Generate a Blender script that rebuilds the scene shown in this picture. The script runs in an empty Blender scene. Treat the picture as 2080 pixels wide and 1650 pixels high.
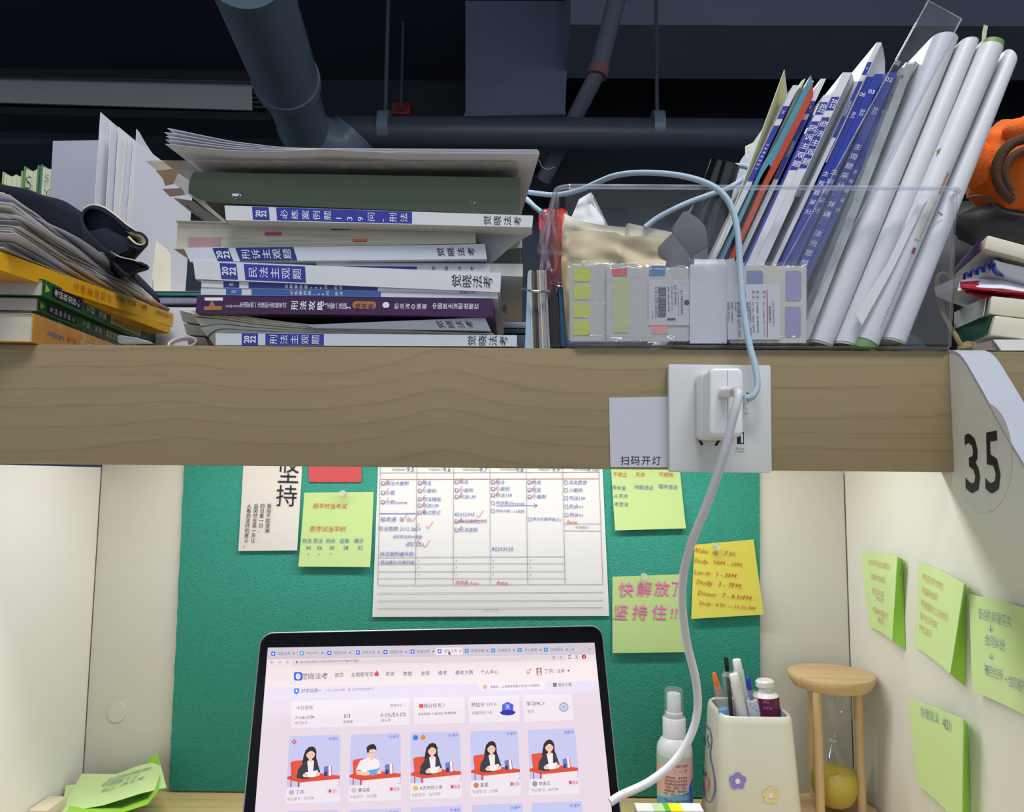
import bpy, bmesh, math, random
from mathutils import Vector as V, Matrix
from mathutils import noise as mnoise
random.seed(7)
SC = bpy.context.scene
COL = SC.collection

# ---------------------------------------------------------------- camera
FPX = 1540.0
YAW, PIT, ROL, CZ = math.radians(.512), math.radians(5.477), math.radians(.527), -.1095
CF = V((-math.sin(YAW)*math.cos(PIT), math.cos(YAW)*math.cos(PIT), math.sin(PIT)))
_r0 = V((math.cos(YAW), math.sin(YAW), 0)); _u0 = _r0.cross(CF)
CR = _r0*math.cos(ROL) + _u0*math.sin(ROL)
CU = _u0*math.cos(ROL) - _r0*math.sin(ROL)
CC = V((0, -.63, CZ))
cam = bpy.data.cameras.new('camera'); cam_ob = bpy.data.objects.new('camera', cam); COL.objects.link(cam_ob)
cam.sensor_width = 36; cam.lens = 36*FPX/2080; cam.clip_start = .02; cam.clip_end = 200
cam_ob.matrix_world = Matrix(((CR.x, CU.x, -CF.x, CC.x), (CR.y, CU.y, -CF.y, CC.y), (CR.z, CU.z, -CF.z, CC.z), (0, 0, 0, 1)))
SC.camera = cam_ob

# ---------------------------------------------------------------- light and exposure
SC.view_settings.view_transform = 'Standard'; SC.view_settings.look = 'None'
SC.view_settings.gamma = 1; SC.view_settings.use_curve_mapping = False
SC.view_settings.exposure = 0.0
SC.cycles.transparent_max_bounces = 40
W = bpy.data.worlds.new('world'); SC.world = W; W.use_nodes = True
W.node_tree.nodes['Background'].inputs[0].default_value = (.60, .68, .80, 1)
W.node_tree.nodes['Background'].inputs[1].default_value = 1.12

def area(name, loc, target, sx, sy, power, color, spread=180, roll=0):
    l = bpy.data.lights.new(name, 'AREA'); l.shape = 'RECTANGLE'; l.size = sx; l.size_y = sy
    l.energy = power; l.color = color; l.spread = math.radians(spread)
    o = bpy.data.objects.new(name, l); COL.objects.link(o); o.location = loc
    o.rotation_euler = ((V(target) - V(loc)).to_track_quat('-Z', 'Y') @ Matrix.Rotation(math.radians(roll), 3, 'Z').to_quaternion()).to_euler()
    return o
# the room's own lamps: a ceiling lamp above the aisle, a row of lamps beyond the shelf, a strip lamp under the shelf
area('ceiling_light_aisle', (.80, -5.0, 2.58), (.1, 0, -.3), 3.5, .24, 9, (.86, .93, 1), roll=3)
area('ceiling_light_front', (.30, -.85, 1.9), (.1, .05, 0), 1.3, .34, 46, (.97, .98, 1))
area('ceiling_light_beyond', (-.3, 1.7, 1.9), (-.1, .25, .1), 1.6, .4, 34, (.80, .88, 1))
area('under_shelf_light', (-.05, .075, -.026), (-.05, .085, -.5), .64, .03, 1.75, (1, .99, .98))

# ---------------------------------------------------------------- pixel rays onto real planes
def ray(u, v):
    return CF*FPX + CR*(u - 1040) + CU*(825 - v)
def P(u, v, y=0.0):
    d = ray(u, v); return CC + d*((y - CC.y)/d.y)
def PX(u, v, x):
    d = ray(u, v); return CC + d*((x - CC.x)/d.x)
def PZ(u, v, z):
    d = ray(u, v); return CC + d*((z - CC.z)/d.z)
class Pl:
    def __init__(s, p, n): s.p, s.n = V(p), V(n).normalized()
    def __call__(s, u, v):
        d = ray(u, v); return CC + d*((s.p - CC).dot(s.n)/d.dot(s.n))
def YP(y): return Pl((0, y, 0), (0, -1, 0))

# ---------------------------------------------------------------- materials
def lin(c):
    return tuple(((x/255)/12.92 if x/255 <= .04045 else ((x/255 + .055)/1.055)**2.4) for x in c)
def M(name, rgb, rough=.6, var=.05, scale=60, bump=0, bscale=None, metal=0, spec=.4, sss=0, coat=0, emit=0, alpha=1, stretch=None):
    m = bpy.data.materials.new(name); m.use_nodes = True; nt = m.node_tree; N = nt.nodes
    b = N['Principled BSDF']; c = lin(rgb)
    tc = N.new('ShaderNodeTexCoord'); src = tc.outputs['Object']
    if stretch:
        mp = N.new('ShaderNodeMapping'); mp.inputs['Scale'].default_value = stretch
        nt.links.new(src, mp.inputs[0]); src = mp.outputs[0]
    nz = N.new('ShaderNodeTexNoise'); nz.inputs['Scale'].default_value = scale; nz.inputs['Detail'].default_value = 4
    nt.links.new(src, nz.inputs['Vector'])
    mx = N.new('ShaderNodeMix'); mx.data_type = 'RGBA'
    mx.inputs[6].default_value = tuple(max(0, x*(1 - var)) for x in c) + (1,)
    mx.inputs[7].default_value = tuple(min(1, x*(1 + var)) for x in c) + (1,)
    nt.links.new(nz.outputs['Fac'], mx.inputs[0])
    if emit:
        nt.links.new(mx.outputs[2], b.inputs['Emission Color']); b.inputs['Emission Strength'].default_value = emit
        b.inputs['Base Color'].default_value = tuple(x*.07 for x in c) + (1,)
    else:
        nt.links.new(mx.outputs[2], b.inputs['Base Color'])
    b.inputs['Roughness'].default_value = rough; b.inputs['Metallic'].default_value = metal
    b.inputs['Specular IOR Level'].default_value = spec
    if coat: b.inputs['Coat Weight'].default_value = coat; b.inputs['Coat Roughness'].default_value = .08
    if alpha < 1: b.inputs['Alpha'].default_value = alpha
    if bump:
        bn = N.new('ShaderNodeTexNoise'); bn.inputs['Scale'].default_value = bscale or scale*4; bn.inputs['Detail'].default_value = 3
        nt.links.new(src, bn.inputs['Vector'])
        bp = N.new('ShaderNodeBump'); bp.inputs['Strength'].default_value = bump; bp.inputs['Distance'].default_value = .001
        nt.links.new(bn.outputs['Fac'], bp.inputs['Height']); nt.links.new(bp.outputs[0], b.inputs['Normal'])
    return m
def clear(name, tint=(246, 248, 250), haze=.04, rough=.04, gloss=.9, ior=1.48, hcol=(235, 238, 240), wav=0):
    m = bpy.data.materials.new(name); m.use_nodes = True; nt = m.node_tree; N = nt.nodes; N.clear()
    out = N.new('ShaderNodeOutputMaterial'); tr = N.new('ShaderNodeBsdfTransparent'); tr.inputs[0].default_value = lin(tint) + (1,)
    gl = N.new('ShaderNodeBsdfGlossy'); gl.inputs['Roughness'].default_value = rough; gl.inputs[0].default_value = (gloss, gloss, gloss, 1)
    df = N.new('ShaderNodeBsdfDiffuse'); df.inputs[0].default_value = lin(hcol) + (1,)
    geo = N.new('ShaderNodeNewGeometry'); f0 = ((ior - 1)/(ior + 1))**2
    dt = N.new('ShaderNodeVectorMath'); dt.operation = 'DOT_PRODUCT'; nt.links.new(geo.outputs['Normal'], dt.inputs[0]); nt.links.new(geo.outputs['Incoming'], dt.inputs[1])
    def mt(op, a, b=None):
        n = N.new('ShaderNodeMath'); n.operation = op
        for i, x in enumerate((a, b)):
            if x is None: continue
            if isinstance(x, (int, float)): n.inputs[i].default_value = x
            else: nt.links.new(x, n.inputs[i])
        return n.outputs[0]
    fr_out = mt('MINIMUM', mt('ADD', mt('MULTIPLY', mt('POWER', mt('SUBTRACT', 1.0, mt('ABSOLUTE', dt.outputs['Value'])), 5.0), 1 - f0), f0), .55)
    m1 = N.new('ShaderNodeMixShader'); m2 = N.new('ShaderNodeMixShader')
    tc = N.new('ShaderNodeTexCoord'); nz = N.new('ShaderNodeTexNoise'); nz.inputs['Scale'].default_value = 45
    nt.links.new(tc.outputs['Object'], nz.inputs['Vector'])
    mul = N.new('ShaderNodeMath'); mul.operation = 'MULTIPLY'; mul.inputs[1].default_value = haze*2
    nt.links.new(nz.outputs['Fac'], mul.inputs[0]); nt.links.new(mul.outputs[0], m1.inputs[0])
    nt.links.new(tr.outputs[0], m1.inputs[1]); nt.links.new(df.outputs[0], m1.inputs[2])
    nt.links.new(fr_out, m2.inputs[0]); nt.links.new(m1.outputs[0], m2.inputs[1]); nt.links.new(gl.outputs[0], m2.inputs[2])
    if wav:
        n2 = N.new('ShaderNodeTexNoise'); n2.inputs['Scale'].default_value = 70; n2.inputs['Detail'].default_value = 2
        nt.links.new(tc.outputs['Object'], n2.inputs['Vector'])
        bp = N.new('ShaderNodeBump'); bp.inputs['Strength'].default_value = wav; bp.inputs['Distance'].default_value = .004
        nt.links.new(n2.outputs['Fac'], bp.inputs['Height']); nt.links.new(bp.outputs[0], gl.inputs['Normal'])
    nt.links.new(m2.outputs[0], out.inputs[0]); return m
def wood(name, c0, c1, c2, fx=.5, fz=22, peaks=(), rough=.45, axis='XZ', grainvar=.1):
    """light wood: fine horizontal grain lines that bend up in cathedral peaks; object coordinates in metres"""
    m = bpy.data.materials.new(name); m.use_nodes = True; nt = m.node_tree; N = nt.nodes; L = nt.links.new
    b = N['Principled BSDF']; b.inputs['Roughness'].default_value = rough; b.inputs['Specular IOR Level'].default_value = .3
    tc = N.new('ShaderNodeTexCoord'); sp = N.new('ShaderNodeSeparateXYZ'); L(tc.outputs['Object'], sp.inputs[0])
    A, B = sp.outputs[axis[0]], sp.outputs[axis[1]]
    def mth(op, a, bb=None):
        n = N.new('ShaderNodeMath'); n.operation = op
        for i, x in enumerate((a, bb)):
            if x is None: continue
            if isinstance(x, (int, float)): n.inputs[i].default_value = x
            else: L(x, n.inputs[i])
        return n.outputs[0]
    zz = B
    for (x0, w, a) in peaks:
        q = mth('DIVIDE', mth('SUBTRACT', A, x0), w)
        g = mth('DIVIDE', a, mth('ADD', mth('MULTIPLY', q, q), 1.0))
        zz = mth('SUBTRACT', zz, g)
    cb = N.new('ShaderNodeCombineXYZ'); L(mth('MULTIPLY', A, fx), cb.inputs[0]); L(mth('MULTIPLY', zz, 4.0), cb.inputs[1])
    n1 = N.new('ShaderNodeTexNoise'); n1.inputs['Scale'].default_value = 5; n1.inputs['Detail'].default_value = 3; L(cb.outputs[0], n1.inputs['Vector'])
    ph = mth('ADD', mth('MULTIPLY', zz, fz*6.283), mth('MULTIPLY', n1.outputs['Fac'], 16.0))
    fr = mth('FRACT', mth('DIVIDE', ph, 6.283))
    cb2 = N.new('ShaderNodeCombineXYZ'); L(mth('MULTIPLY', A, 5.0), cb2.inputs[0]); L(mth('MULTIPLY', B, 260.0), cb2.inputs[1])
    n2 = N.new('ShaderNodeTexNoise'); n2.inputs['Scale'].default_value = 1.2; n2.inputs['Detail'].default_value = 5; L(cb2.outputs[0], n2.inputs['Vector'])
    rp = N.new('ShaderNodeValToRGB'); e = rp.color_ramp.elements
    e[0].position = 0; e[0].color = lin(c1) + (1,); e[1].position = 1; e[1].color = lin(c2) + (1,)
    k = e.new(.10); k.color = lin(c0) + (1,); k = e.new(.88); k.color = lin(c1) + (1,)
    L(fr, rp.inputs[0])
    mx = N.new('ShaderNodeMix'); mx.data_type = 'RGBA'; mx.blend_type = 'MULTIPLY'; mx.inputs[0].default_value = 1
    r2 = N.new('ShaderNodeValToRGB'); r2.color_ramp.elements[0].color = (1 - grainvar*2, 1 - grainvar*2, 1 - grainvar*2, 1); r2.color_ramp.elements[1].color = (1, 1, 1, 1)
    r2.color_ramp.elements[0].position = .3; r2.color_ramp.elements[1].position = .7
    L(n2.outputs['Fac'], r2.inputs[0]); L(rp.outputs[0], mx.inputs[6]); L(r2.outputs[0], mx.inputs[7]); L(mx.outputs[2], b.inputs['Base Color'])
    return m

# ---------------------------------------------------------------- objects
ORG = {}
def make(name, vs, fs, mat, parent=None, smooth=False, bevel=0, seg=2, auto=None):
    vs = [V(v) for v in vs]
    if parent is None:
        lo = V((min(v.x for v in vs), min(v.y for v in vs), min(v.z for v in vs))); hi = V((max(v.x for v in vs), max(v.y for v in vs), max(v.z for v in vs)))
        org = V(((lo.x + hi.x)/2, (lo.y + hi.y)/2, lo.z))
    else: org = ORG[parent]
    me = bpy.data.meshes.new(name); me.from_pydata([v - org for v in vs], [], fs)
    bm = bmesh.new(); bm.from_mesh(me)
    bmesh.ops.recalc_face_normals(bm, faces=bm.faces)
    if bevel:
        eds = [e for e in bm.edges if e.is_manifold and len(e.link_faces) == 2 and e.calc_face_angle(0) > .5]
        bmesh.ops.bevel(bm, geom=eds, offset=bevel, segments=seg, profile=.6, affect='EDGES', clamp_overlap=True)
    bm.to_mesh(me); bm.free()
    if smooth or bevel:
        me.polygons.foreach_set('use_smooth', [True]*len(me.polygons))
        try: me.set_sharp_from_angle(angle=math.radians(auto or 40))
        except Exception: pass
    me.materials.append(mat)
    o = bpy.data.objects.new(name, me); COL.objects.link(o)
    if parent is not None: o.parent = parent
    else: o.location = org
    ORG[o] = org
    return o
def tag(o, label=None, cat=None, group=None, kind=None):
    if label: o['label'] = label
    if cat: o['category'] = cat
    if group: o['group'] = group
    if kind: o['kind'] = kind
    return o
def thing(name, label, cat, loc, group=None):
    o = bpy.data.objects.new(name, None); o.empty_display_size = .02; COL.objects.link(o); o.location = V(loc); ORG[o] = V(loc)
    return tag(o, label, cat, group)

# ---------------------------------------------------------------- shapes (vertex lists, face lists)
HEXF = [(0, 3, 2, 1), (4, 5, 6, 7), (0, 1, 5, 4), (1, 2, 6, 5), (2, 3, 7, 6), (3, 0, 4, 7)]
def box(x0, x1, y0, y1, z0, z1):
    return [V(p) for p in ((x0, y0, z0), (x1, y0, z0), (x1, y1, z0), (x0, y1, z0), (x0, y0, z1), (x1, y0, z1), (x1, y1, z1), (x0, y1, z1))], HEXF
def join(*ms):
    vs, fs = [], []
    for (a, b) in ms:
        k = len(vs); vs += list(a); fs += [tuple(i + k for i in f) for f in b]
    return vs, fs
def prism(pts, ext):
    n = len(pts); pts = [V(p) for p in pts]; ext = V(ext)
    return pts + [p + ext for p in pts], [tuple(range(n)), tuple(range(2*n - 1, n - 1, -1))] + [(i, i + n, (i + 1) % n + n, (i + 1) % n) for i in range(n)]
def grid(fn, nu, nv, th=0, nrm=None):
    """surface fn(a,b), a,b in 0..1; th > 0 gives it a real thickness along its normals"""
    pts = [[V(fn(i/nu, j/nv)) for i in range(nu + 1)] for j in range(nv + 1)]
    vs = [p for r in pts for p in r]; w = nu + 1
    fs = [(j*w + i, j*w + i + 1, (j + 1)*w + i + 1, (j + 1)*w + i) for j in range(nv) for i in range(nu)]
    if th:
        ns = []
        for j in range(nv + 1):
            for i in range(nu + 1):
                a = pts[j][min(i + 1, nu)] - pts[j][max(i - 1, 0)]; b = pts[min(j + 1, nv)][i] - pts[max(j - 1, 0)][i]
                n = a.cross(b); ns.append(n.normalized() if n.length > 1e-12 else V((0, 0, 1)))
        k = len(vs); vs = vs + [v + n*th for v, n in zip(vs, ns)]
        fs = fs + [tuple(x + k for x in reversed(f)) for f in fs]
        rim = [i for i in range(nu)] + [j*w + nu for j in range(nv)] + [nv*w + nu - i for i in range(nu)] + [(nv - j)*w for j in range(nv)]
        for a, b in zip(rim, rim[1:] + rim[:1]): fs.append((a, a + k, b + k, b))
    return vs, fs
def spline(pts, n=8, closed=False):
    pts = [V(p) for p in pts]; out = []; m = len(pts)
    for i in range(m if closed else m - 1):
        if closed: p0, p1, p2, p3 = pts[i - 1], pts[i], pts[(i + 1) % m], pts[(i + 2) % m]
        else: p0, p1, p2, p3 = pts[max(i - 1, 0)], pts[i], pts[i + 1], pts[min(i + 2, m - 1)]
        for k in range(n):
            t = k/n
            out.append(.5*((2*p1) + (p2 - p0)*t + (2*p0 - 5*p1 + 4*p2 - p3)*t*t + (3*p1 - p0 - 3*p2 + p3)*t**3))
    if not closed: out.append(pts[-1])
    return out
def tube(path, r, seg=10, closed=False, flat=None):
    path = [V(p) for p in path]; n = len(path); vs, fs = [], []
    rr = r if callable(r) else (lambda t: r)
    prev = None
    for i, p in enumerate(path):
        if closed: t = path[(i + 1) % n] - path[i - 1]
        else: t = path[min(i + 1, n - 1)] - path[max(i - 1, 0)]
        t.normalize()
        if prev is None:
            a = t.orthogonal().normalized()
        else:
            a = prev - t*prev.dot(t)
            a = a.normalized() if a.length > 1e-6 else t.orthogonal().normalized()
        prev = a; b = t.cross(a); q = rr(i/max(1, n - 1))
        for k in range(seg):
            g = 2*math.pi*k/seg; vs.append(p + a*math.cos(g)*q + b*math.sin(g)*q)
    for i in range(n if closed else n - 1):
        for k in range(seg):
            j = (i + 1) % n; fs.append((i*seg + k, i*seg + (k + 1) % seg, j*seg + (k + 1) % seg, j*seg + k))
    if not closed:
        fs.append(tuple(range(seg))[::-1]); fs.append(tuple((n - 1)*seg + k for k in range(seg)))
    return vs, fs
def lathe(c, prof, seg=32, axis=None, cap=True):
    """prof: list of (radius, height) along axis (default +z)"""
    c = V(c); ax = V(axis or (0, 0, 1)).normalized(); a = ax.orthogonal().normalized(); b = ax.cross(a)
    if axis is None: a, b = V((1, 0, 0)), V((0, 1, 0))
    vs, fs = [], []
    for (r, h) in prof:
        for k in range(seg):
            g = 2*math.pi*k/seg; vs.append(c + ax*h + a*math.cos(g)*r + b*math.sin(g)*r)
    for i in range(len(prof) - 1):
        for k in range(seg): fs.append((i*seg + k, i*seg + (k + 1) % seg, (i + 1)*seg + (k + 1) % seg, (i + 1)*seg + k))
    if cap:
        fs.append(tuple(range(seg))[::-1]); fs.append(tuple((len(prof) - 1)*seg + k for k in range(seg)))
    return vs, fs
def blob(c, r, seg=20, ring=12, amp=0, sc=(1, 1, 1), f=3):
    c = V(c); vs, fs = [], []
    for j in range(ring + 1):
        th = math.pi*j/ring
        for i in range(seg):
            ph = 2*math.pi*i/seg; d = V((math.sin(th)*math.cos(ph), math.sin(th)*math.sin(ph), math.cos(th)))
            q = r*(1 + amp*mnoise.noise(d*f + c*9)); vs.append(c + V((d.x*sc[0], d.y*sc[1], d.z*sc[2]))*q)
    for j in range(ring):
        for i in range(seg): fs.append((j*seg + i, j*seg + (i + 1) % seg, (j + 1)*seg + (i + 1) % seg, (j + 1)*seg + i))
    return vs, fs

# ---------------------------------------------------------------- flat print: lettering and printed shapes
_GL = {}
def glyphs(body, off=0, shear=0, ls=1.0, al='LEFT'):
    k = (body, off, shear, ls, al)
    if k not in _GL:
        c = bpy.data.curves.new('t', 'FONT'); c.body = body; c.size = 1; c.resolution_u = 1 if len(body) > 6 else 2; c.offset = off; c.shear = shear; c.space_line = ls; c.align_x = al
        o = bpy.data.objects.new('t', c); me = bpy.data.meshes.new_from_object(o)
        vs = [v.co.copy() for v in me.vertices]; fs = [tuple(p.vertices) for p in me.polygons]
        bpy.data.objects.remove(o); bpy.data.curves.remove(c); bpy.data.meshes.remove(me)
        if vs:
            b = (min(v.x for v in vs), max(v.x for v in vs), min(v.y for v in vs), max(v.y for v in vs))
        else: b = (0, 1, 0, 1)
        _GL[k] = (vs, fs, b)
    return _GL[k]
class Ink:
    """collects flat printed shapes of one colour, lifted a hair off the surface they lie on"""
    def __init__(s, lift=.00025): s.vs, s.fs, s.lift = [], [], lift
    def add(s, vs, fs):
        k = len(s.vs); s.vs += vs; s.fs += [tuple(i + k for i in f) for f in fs]
    def raw(s, body, c, right, up, w=None, h=None, size=None, off=0, shear=0, ls=1.0, al='LEFT', em=False, anchor='C'):
        vs, fs, b = glyphs(body, off, shear, ls, al)
        if not vs: return
        right, up = V(right).normalized(), V(up).normalized(); n = right.cross(up)
        bw, bh = b[1] - b[0], b[3] - b[2]; cx, cy = (b[0] + b[1])/2, (b[2] + b[3])/2
        if em: bw = bh = .92; cx, cy = .5, .36
        if anchor == 'L': cx = b[0]
        if size: sx = sy = size
        else:
            sx = w/bw if w else None; sy = h/bh if h else None
            sx = sx or sy; sy = sy or sx
        s.add([V(c) + right*((v.x - cx)*sx) + up*((v.y - cy)*sy) + n*s.lift for v in vs], fs)
    def text(s, body, pl, uv, up=(0, -1), w=None, h=None, size=None, **k):
        """on plane pl, centred on pixel uv; w, h in photograph pixels along the text's own directions"""
        c = pl(*uv); e = 2.0
        upw = pl(uv[0] + up[0]*e, uv[1] + up[1]*e) - c; n = pl.n if pl.n.dot(CC - c) > 0 else -pl.n
        upw -= n*upw.dot(n); rw = upw.cross(n)
        kk = upw.length/(e*math.hypot(*up))
        s.raw(body, c, rw, upw, w and w*kk, h and h*kk, size and size*kk, **k)
    def poly(s, pl, pts, extra=0):
        n = pl.n if pl.n.dot(CC - pl.p) > 0 else -pl.n
        s.add([pl(*p) + n*(s.lift + extra) for p in pts], [tuple(range(len(pts)))])
    def rect(s, pl, u0, v0, u1, v1, extra=0): s.poly(pl, [(u0, v0), (u1, v0), (u1, v1), (u0, v1)], extra)
    def line(s, pl, a, b, w=1.0, extra=0):
        d = V((b[0] - a[0], b[1] - a[1])); q = V((-d.y, d.x)).normalized()*w/2
        s.poly(pl, [(a[0] + q.x, a[1] + q.y), (b[0] + q.x, b[1] + q.y), (b[0] - q.x, b[1] - q.y), (a[0] - q.x, a[1] - q.y)], extra)
    def disc(s, pl, u, v, r, ry=None, n=20, extra=0):
        ry = ry or r; s.poly(pl, [(u + r*math.cos(2*math.pi*i/n), v + ry*math.sin(2*math.pi*i/n)) for i in range(n)], extra)
    def stroke(s, pl, pts, w=1.0, extra=0):
        pts = [(p.x, p.y) for p in spline([V((a, b, 0)) for a, b in pts], 6)]
        for a, b in zip(pts, pts[1:]):
            if math.hypot(b[0] - a[0], b[1] - a[1]) > .05: s.line(pl, a, b, w, extra)
    def build(s, parent, mat, name='lettering', label=None):
        if not s.vs: return None
        org = ORG[parent]; me = bpy.data.meshes.new(name); me.from_pydata([v - org for v in s.vs], [], s.fs); me.materials.append(mat)
        o = bpy.data.objects.new(name, me); COL.objects.link(o); o.parent = parent; ORG[o] = org
        if label: o['label'] = label
        return o
# ---------------------------------------------------------------- common materials
WHITE = M('white_paper', (226, 225, 224), .65, .03, 40)
LAVW = M('cool_white_paper', (216, 216, 226), .6, .03, 30)
CREAM = M('cream_paper', (222, 216, 196), .7, .05, 40)
PAGES = M('page_edges', (196, 190, 172), .8, .16, 900, stretch=(.02, .02, 1))
PAGEX = M('page_edges_upright', (205, 200, 184), .8, .14, 900, stretch=(1, .02, .02))
BLACKINK = M('black_print', (22, 22, 34), .5, .02)
WHITEINK = M('white_print', (226, 226, 232), .5, .02)
BLUEBAND = M('blue_print', (44, 52, 148), .4, .04)
BLUECOV = M('blue_cover', (44, 60, 152), .32, .06)
BLUEDK = M('dark_blue_print', (28, 48, 120), .4, .04)
BLUEPEN = M('blue_pen_ink', (58, 84, 170), .5, .05)
REDPEN = M('red_pen_ink', (200, 62, 58), .5, .05)
PINKPEN = M('pink_marker_ink', (218, 96, 168), .5, .05)
GREYINK = M('grey_print', (128, 128, 130), .6, .03)
STEEL = M('polished_steel', (205, 205, 208), .16, .03, metal=1)
CLEARBOX = clear('clear_acrylic', (254, 254, 255), .010, .05, ior=1.30)
CLEARRIM = clear('clear_acrylic_rim', (246, 248, 252), .22, .06, ior=1.5, hcol=(225, 230, 240))  # pale haze puts bright edge highlights into the colour
FILM = clear('clear_film', (253, 253, 253), .03, .06, ior=1.45, wav=.6)
GLASS = clear('thin_glass', (250, 251, 251), .045, .02, ior=1.6)  # haze in the colour stands in for highlights on the bulbs
XR, XL, YB, ZD, HS = .3595, -.4635, .212, -.4444, -.1007

# ---------------------------------------------------------------- the carrel
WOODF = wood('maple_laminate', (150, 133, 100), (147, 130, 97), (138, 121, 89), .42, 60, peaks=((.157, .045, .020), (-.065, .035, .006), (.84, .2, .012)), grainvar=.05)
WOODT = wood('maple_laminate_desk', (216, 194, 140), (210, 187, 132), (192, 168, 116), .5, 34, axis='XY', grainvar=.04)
def shelf(name, label, x0, x1):
    t = thing(name, label, 'shelf', ((x0 + x1)/2, 0, HS))
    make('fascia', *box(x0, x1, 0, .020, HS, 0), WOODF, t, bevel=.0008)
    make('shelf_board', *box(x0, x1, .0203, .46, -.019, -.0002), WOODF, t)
    return t
shelf('shelf', 'pale maple shelf with deep front board, loaded with books and papers', -.80, XR - .0005)
shelf('shelf', 'neighbouring maple shelf beyond the panel numbered 35', XR + .0275, XR + .60)
PANELW = M('white_laminate', (222, 221, 212), .45, .025, 18)
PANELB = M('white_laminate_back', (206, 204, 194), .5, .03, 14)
EDGE = M('grey_edge_band', (176, 180, 190), .45, .03, 50)
# right panel with its sloping front, edge band, number sticker
prof_px = [(1921, 716), (1934, 713.5), (1948, 720), (1962, 737), (1980, 768), (2000, 803), (2028, 856), (2055, 903), (2080, 944)]
prof = [PX(u, v, XR) for u, v in prof_px]
prof[0] = V((XR, .0, -.0005))
pp = spline(prof, 4)
d = (pp[-1] - pp[-5]).normalized()
low = pp[-1] + d*((ZD + .12 - pp[-1].z)/d.z*.55)
side = [V((XR, p.y, p.z)) for p in pp] + [V((XR, low.y, low.z)), V((XR, low.y - .02, ZD - .02)), V((XR, .46, ZD - .02)), V((XR, .46, -.0005))]
wr = make('wall_right', *prism(side, (.026, 0, 0)), PANELW); tag(wr, kind='structure')
band = [V((XR, p.y, p.z)) for p in pp] + [V((XR, low.y, low.z))]
bv, bf = [], []
for i, p in enumerate(band):
    t = (band[min(i + 1, len(band) - 1)] - band[max(i - 1, 0)]).normalized(); n = V((0, t.z, -t.y)); n = n if n.y < 0 else -n
    for dx, k in ((-.0003, .0008), (.0263, .0008), (.0263, -.001), (-.0003, -.001)): bv.append(p + V((dx, 0, 0)) + n*k)
for i in range(len(band) - 1):
    for k in range(4): bf.append((i*4 + k, i*4 + (k + 1) % 4, i*4 + 4 + (k + 1) % 4, i*4 + 4 + k))
make('edge_band', bv, bf, EDGE, wr)
wpl = Pl((XR, 0, 0), (-1, 0, 0))
STK = M('sticker_film', (219, 218, 209), .3, .02, spec=.25)
sk = Ink(.0002); sk.poly(wpl, [(2000 + 57*math.cos(a) + 0, 930 + 112*math.sin(a)) for a in [math.radians(10*i) for i in range(36)]])
sk.build(wr, STK, 'number_sticker')['label'] = 'oval sticker film'
num = Ink(.0005)
def numeral(body, quad):
    vs, fs, b = glyphs(body, .012)
    tl, tr, br, bl = [PX(u, v, XR) for u, v in quad]
    out = []
    for v in vs:
        s = (v.x - b[0])/(b[1] - b[0]); t = (v.y - b[2])/(b[3] - b[2])
        out.append(bl.lerp(br, s).lerp(tl.lerp(tr, s), t) + V((-.0005, 0, 0)))
    num.add(out, fs)
numeral('3', [(1959, 880), (1985, 883), (1995, 1007), (1963, 999)])
numeral('5', [(2001, 880), (2028, 874), (2036, 1007), (2003, 1000)])
num.build(wr, M('number_black', (34, 30, 36), .45, .03), 'number')
# left and back panels
wl = make('wall_left', *box(XL - .026, XL, -.32, .46, ZD - .02, HS - .0005), M('white_laminate_left', (226, 223, 219), .45, .02, 16)); tag(wl, kind='structure')
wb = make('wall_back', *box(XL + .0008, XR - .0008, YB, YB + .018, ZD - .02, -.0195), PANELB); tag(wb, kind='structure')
c = P(237, 1447, YB)
make('hole_cap', *lathe(c, [(.0108, 0), (.0108, .0006), (.0102, .0010), (.002, .0010)], 28, (0, -1, 0)), M('hole_cap_white', (208, 206, 192), .4, .02), wb)
# thin dark joint strips in the corners
JT = M('joint_brown', (96, 78, 66), .7, .1, 200)
make('trim_1', *box(XL + .0001, XL + .0008, YB - .0006, YB, ZD, HS - .001), JT); tag(bpy.data.objects['trim_1'], kind='structure')
make('trim_2', *box(XR - .0010, XR - .0001, YB - .0006, YB, ZD, HS - .001), JT); tag(bpy.data.objects['trim_2'], kind='structure')
# desk
dk = thing('desk', 'pale maple desktop under the shelf, holding the laptop', 'desk', (-.05, 0, ZD - .025))
make('desktop', *box(XL + .0005, XR - .0005, -.42, YB - .0005, ZD - .025, ZD), WOODT, dk, bevel=.001)
# felt pin board
def feltmat():
    m = M('green_felt', (48, 142, 125), .75, .10, 300, spec=.35); nt = m.node_tree; N = nt.nodes
    tc = N.new('ShaderNodeTexCoord'); n = N.new('ShaderNodeTexNoise'); n.inputs['Scale'].default_value = 420; n.inputs['Detail'].default_value = 2; n.inputs['Distortion'].default_value = 1.4
    nt.links.new(tc.outputs['Object'], n.inputs['Vector'])
    bp = N.new('ShaderNodeBump'); bp.inputs['Strength'].default_value = .9; bp.inputs['Distance'].default_value = .0016
    nt.links.new(n.outputs['Fac'], bp.inputs['Height']); nt.links.new(bp.outputs[0], N['Principled BSDF'].inputs['Normal']); return m
YF = YB - .005
a, b2, c2, d2 = P(375, 930, YF), P(1543, 945, YF), P(1545, 1622, YF), P(343, 1605, YF)
rag = []
for i in range(41):
    p = d2.lerp(a, i/40); rag.append(p + V((random.uniform(-.0005, .0005), 0, 0)))
pbv = [c2, b2] + [rag[-1]] + rag[-2:0:-1] + [d2]
for p in pbv: p.z = max(p.z, ZD + .0006)
pb = make('pinboard', *prism(pbv, (0, .0048, 0)), feltmat()); tag(pb, 'green felt pinboard fixed to the white back wall', 'board')

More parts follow.
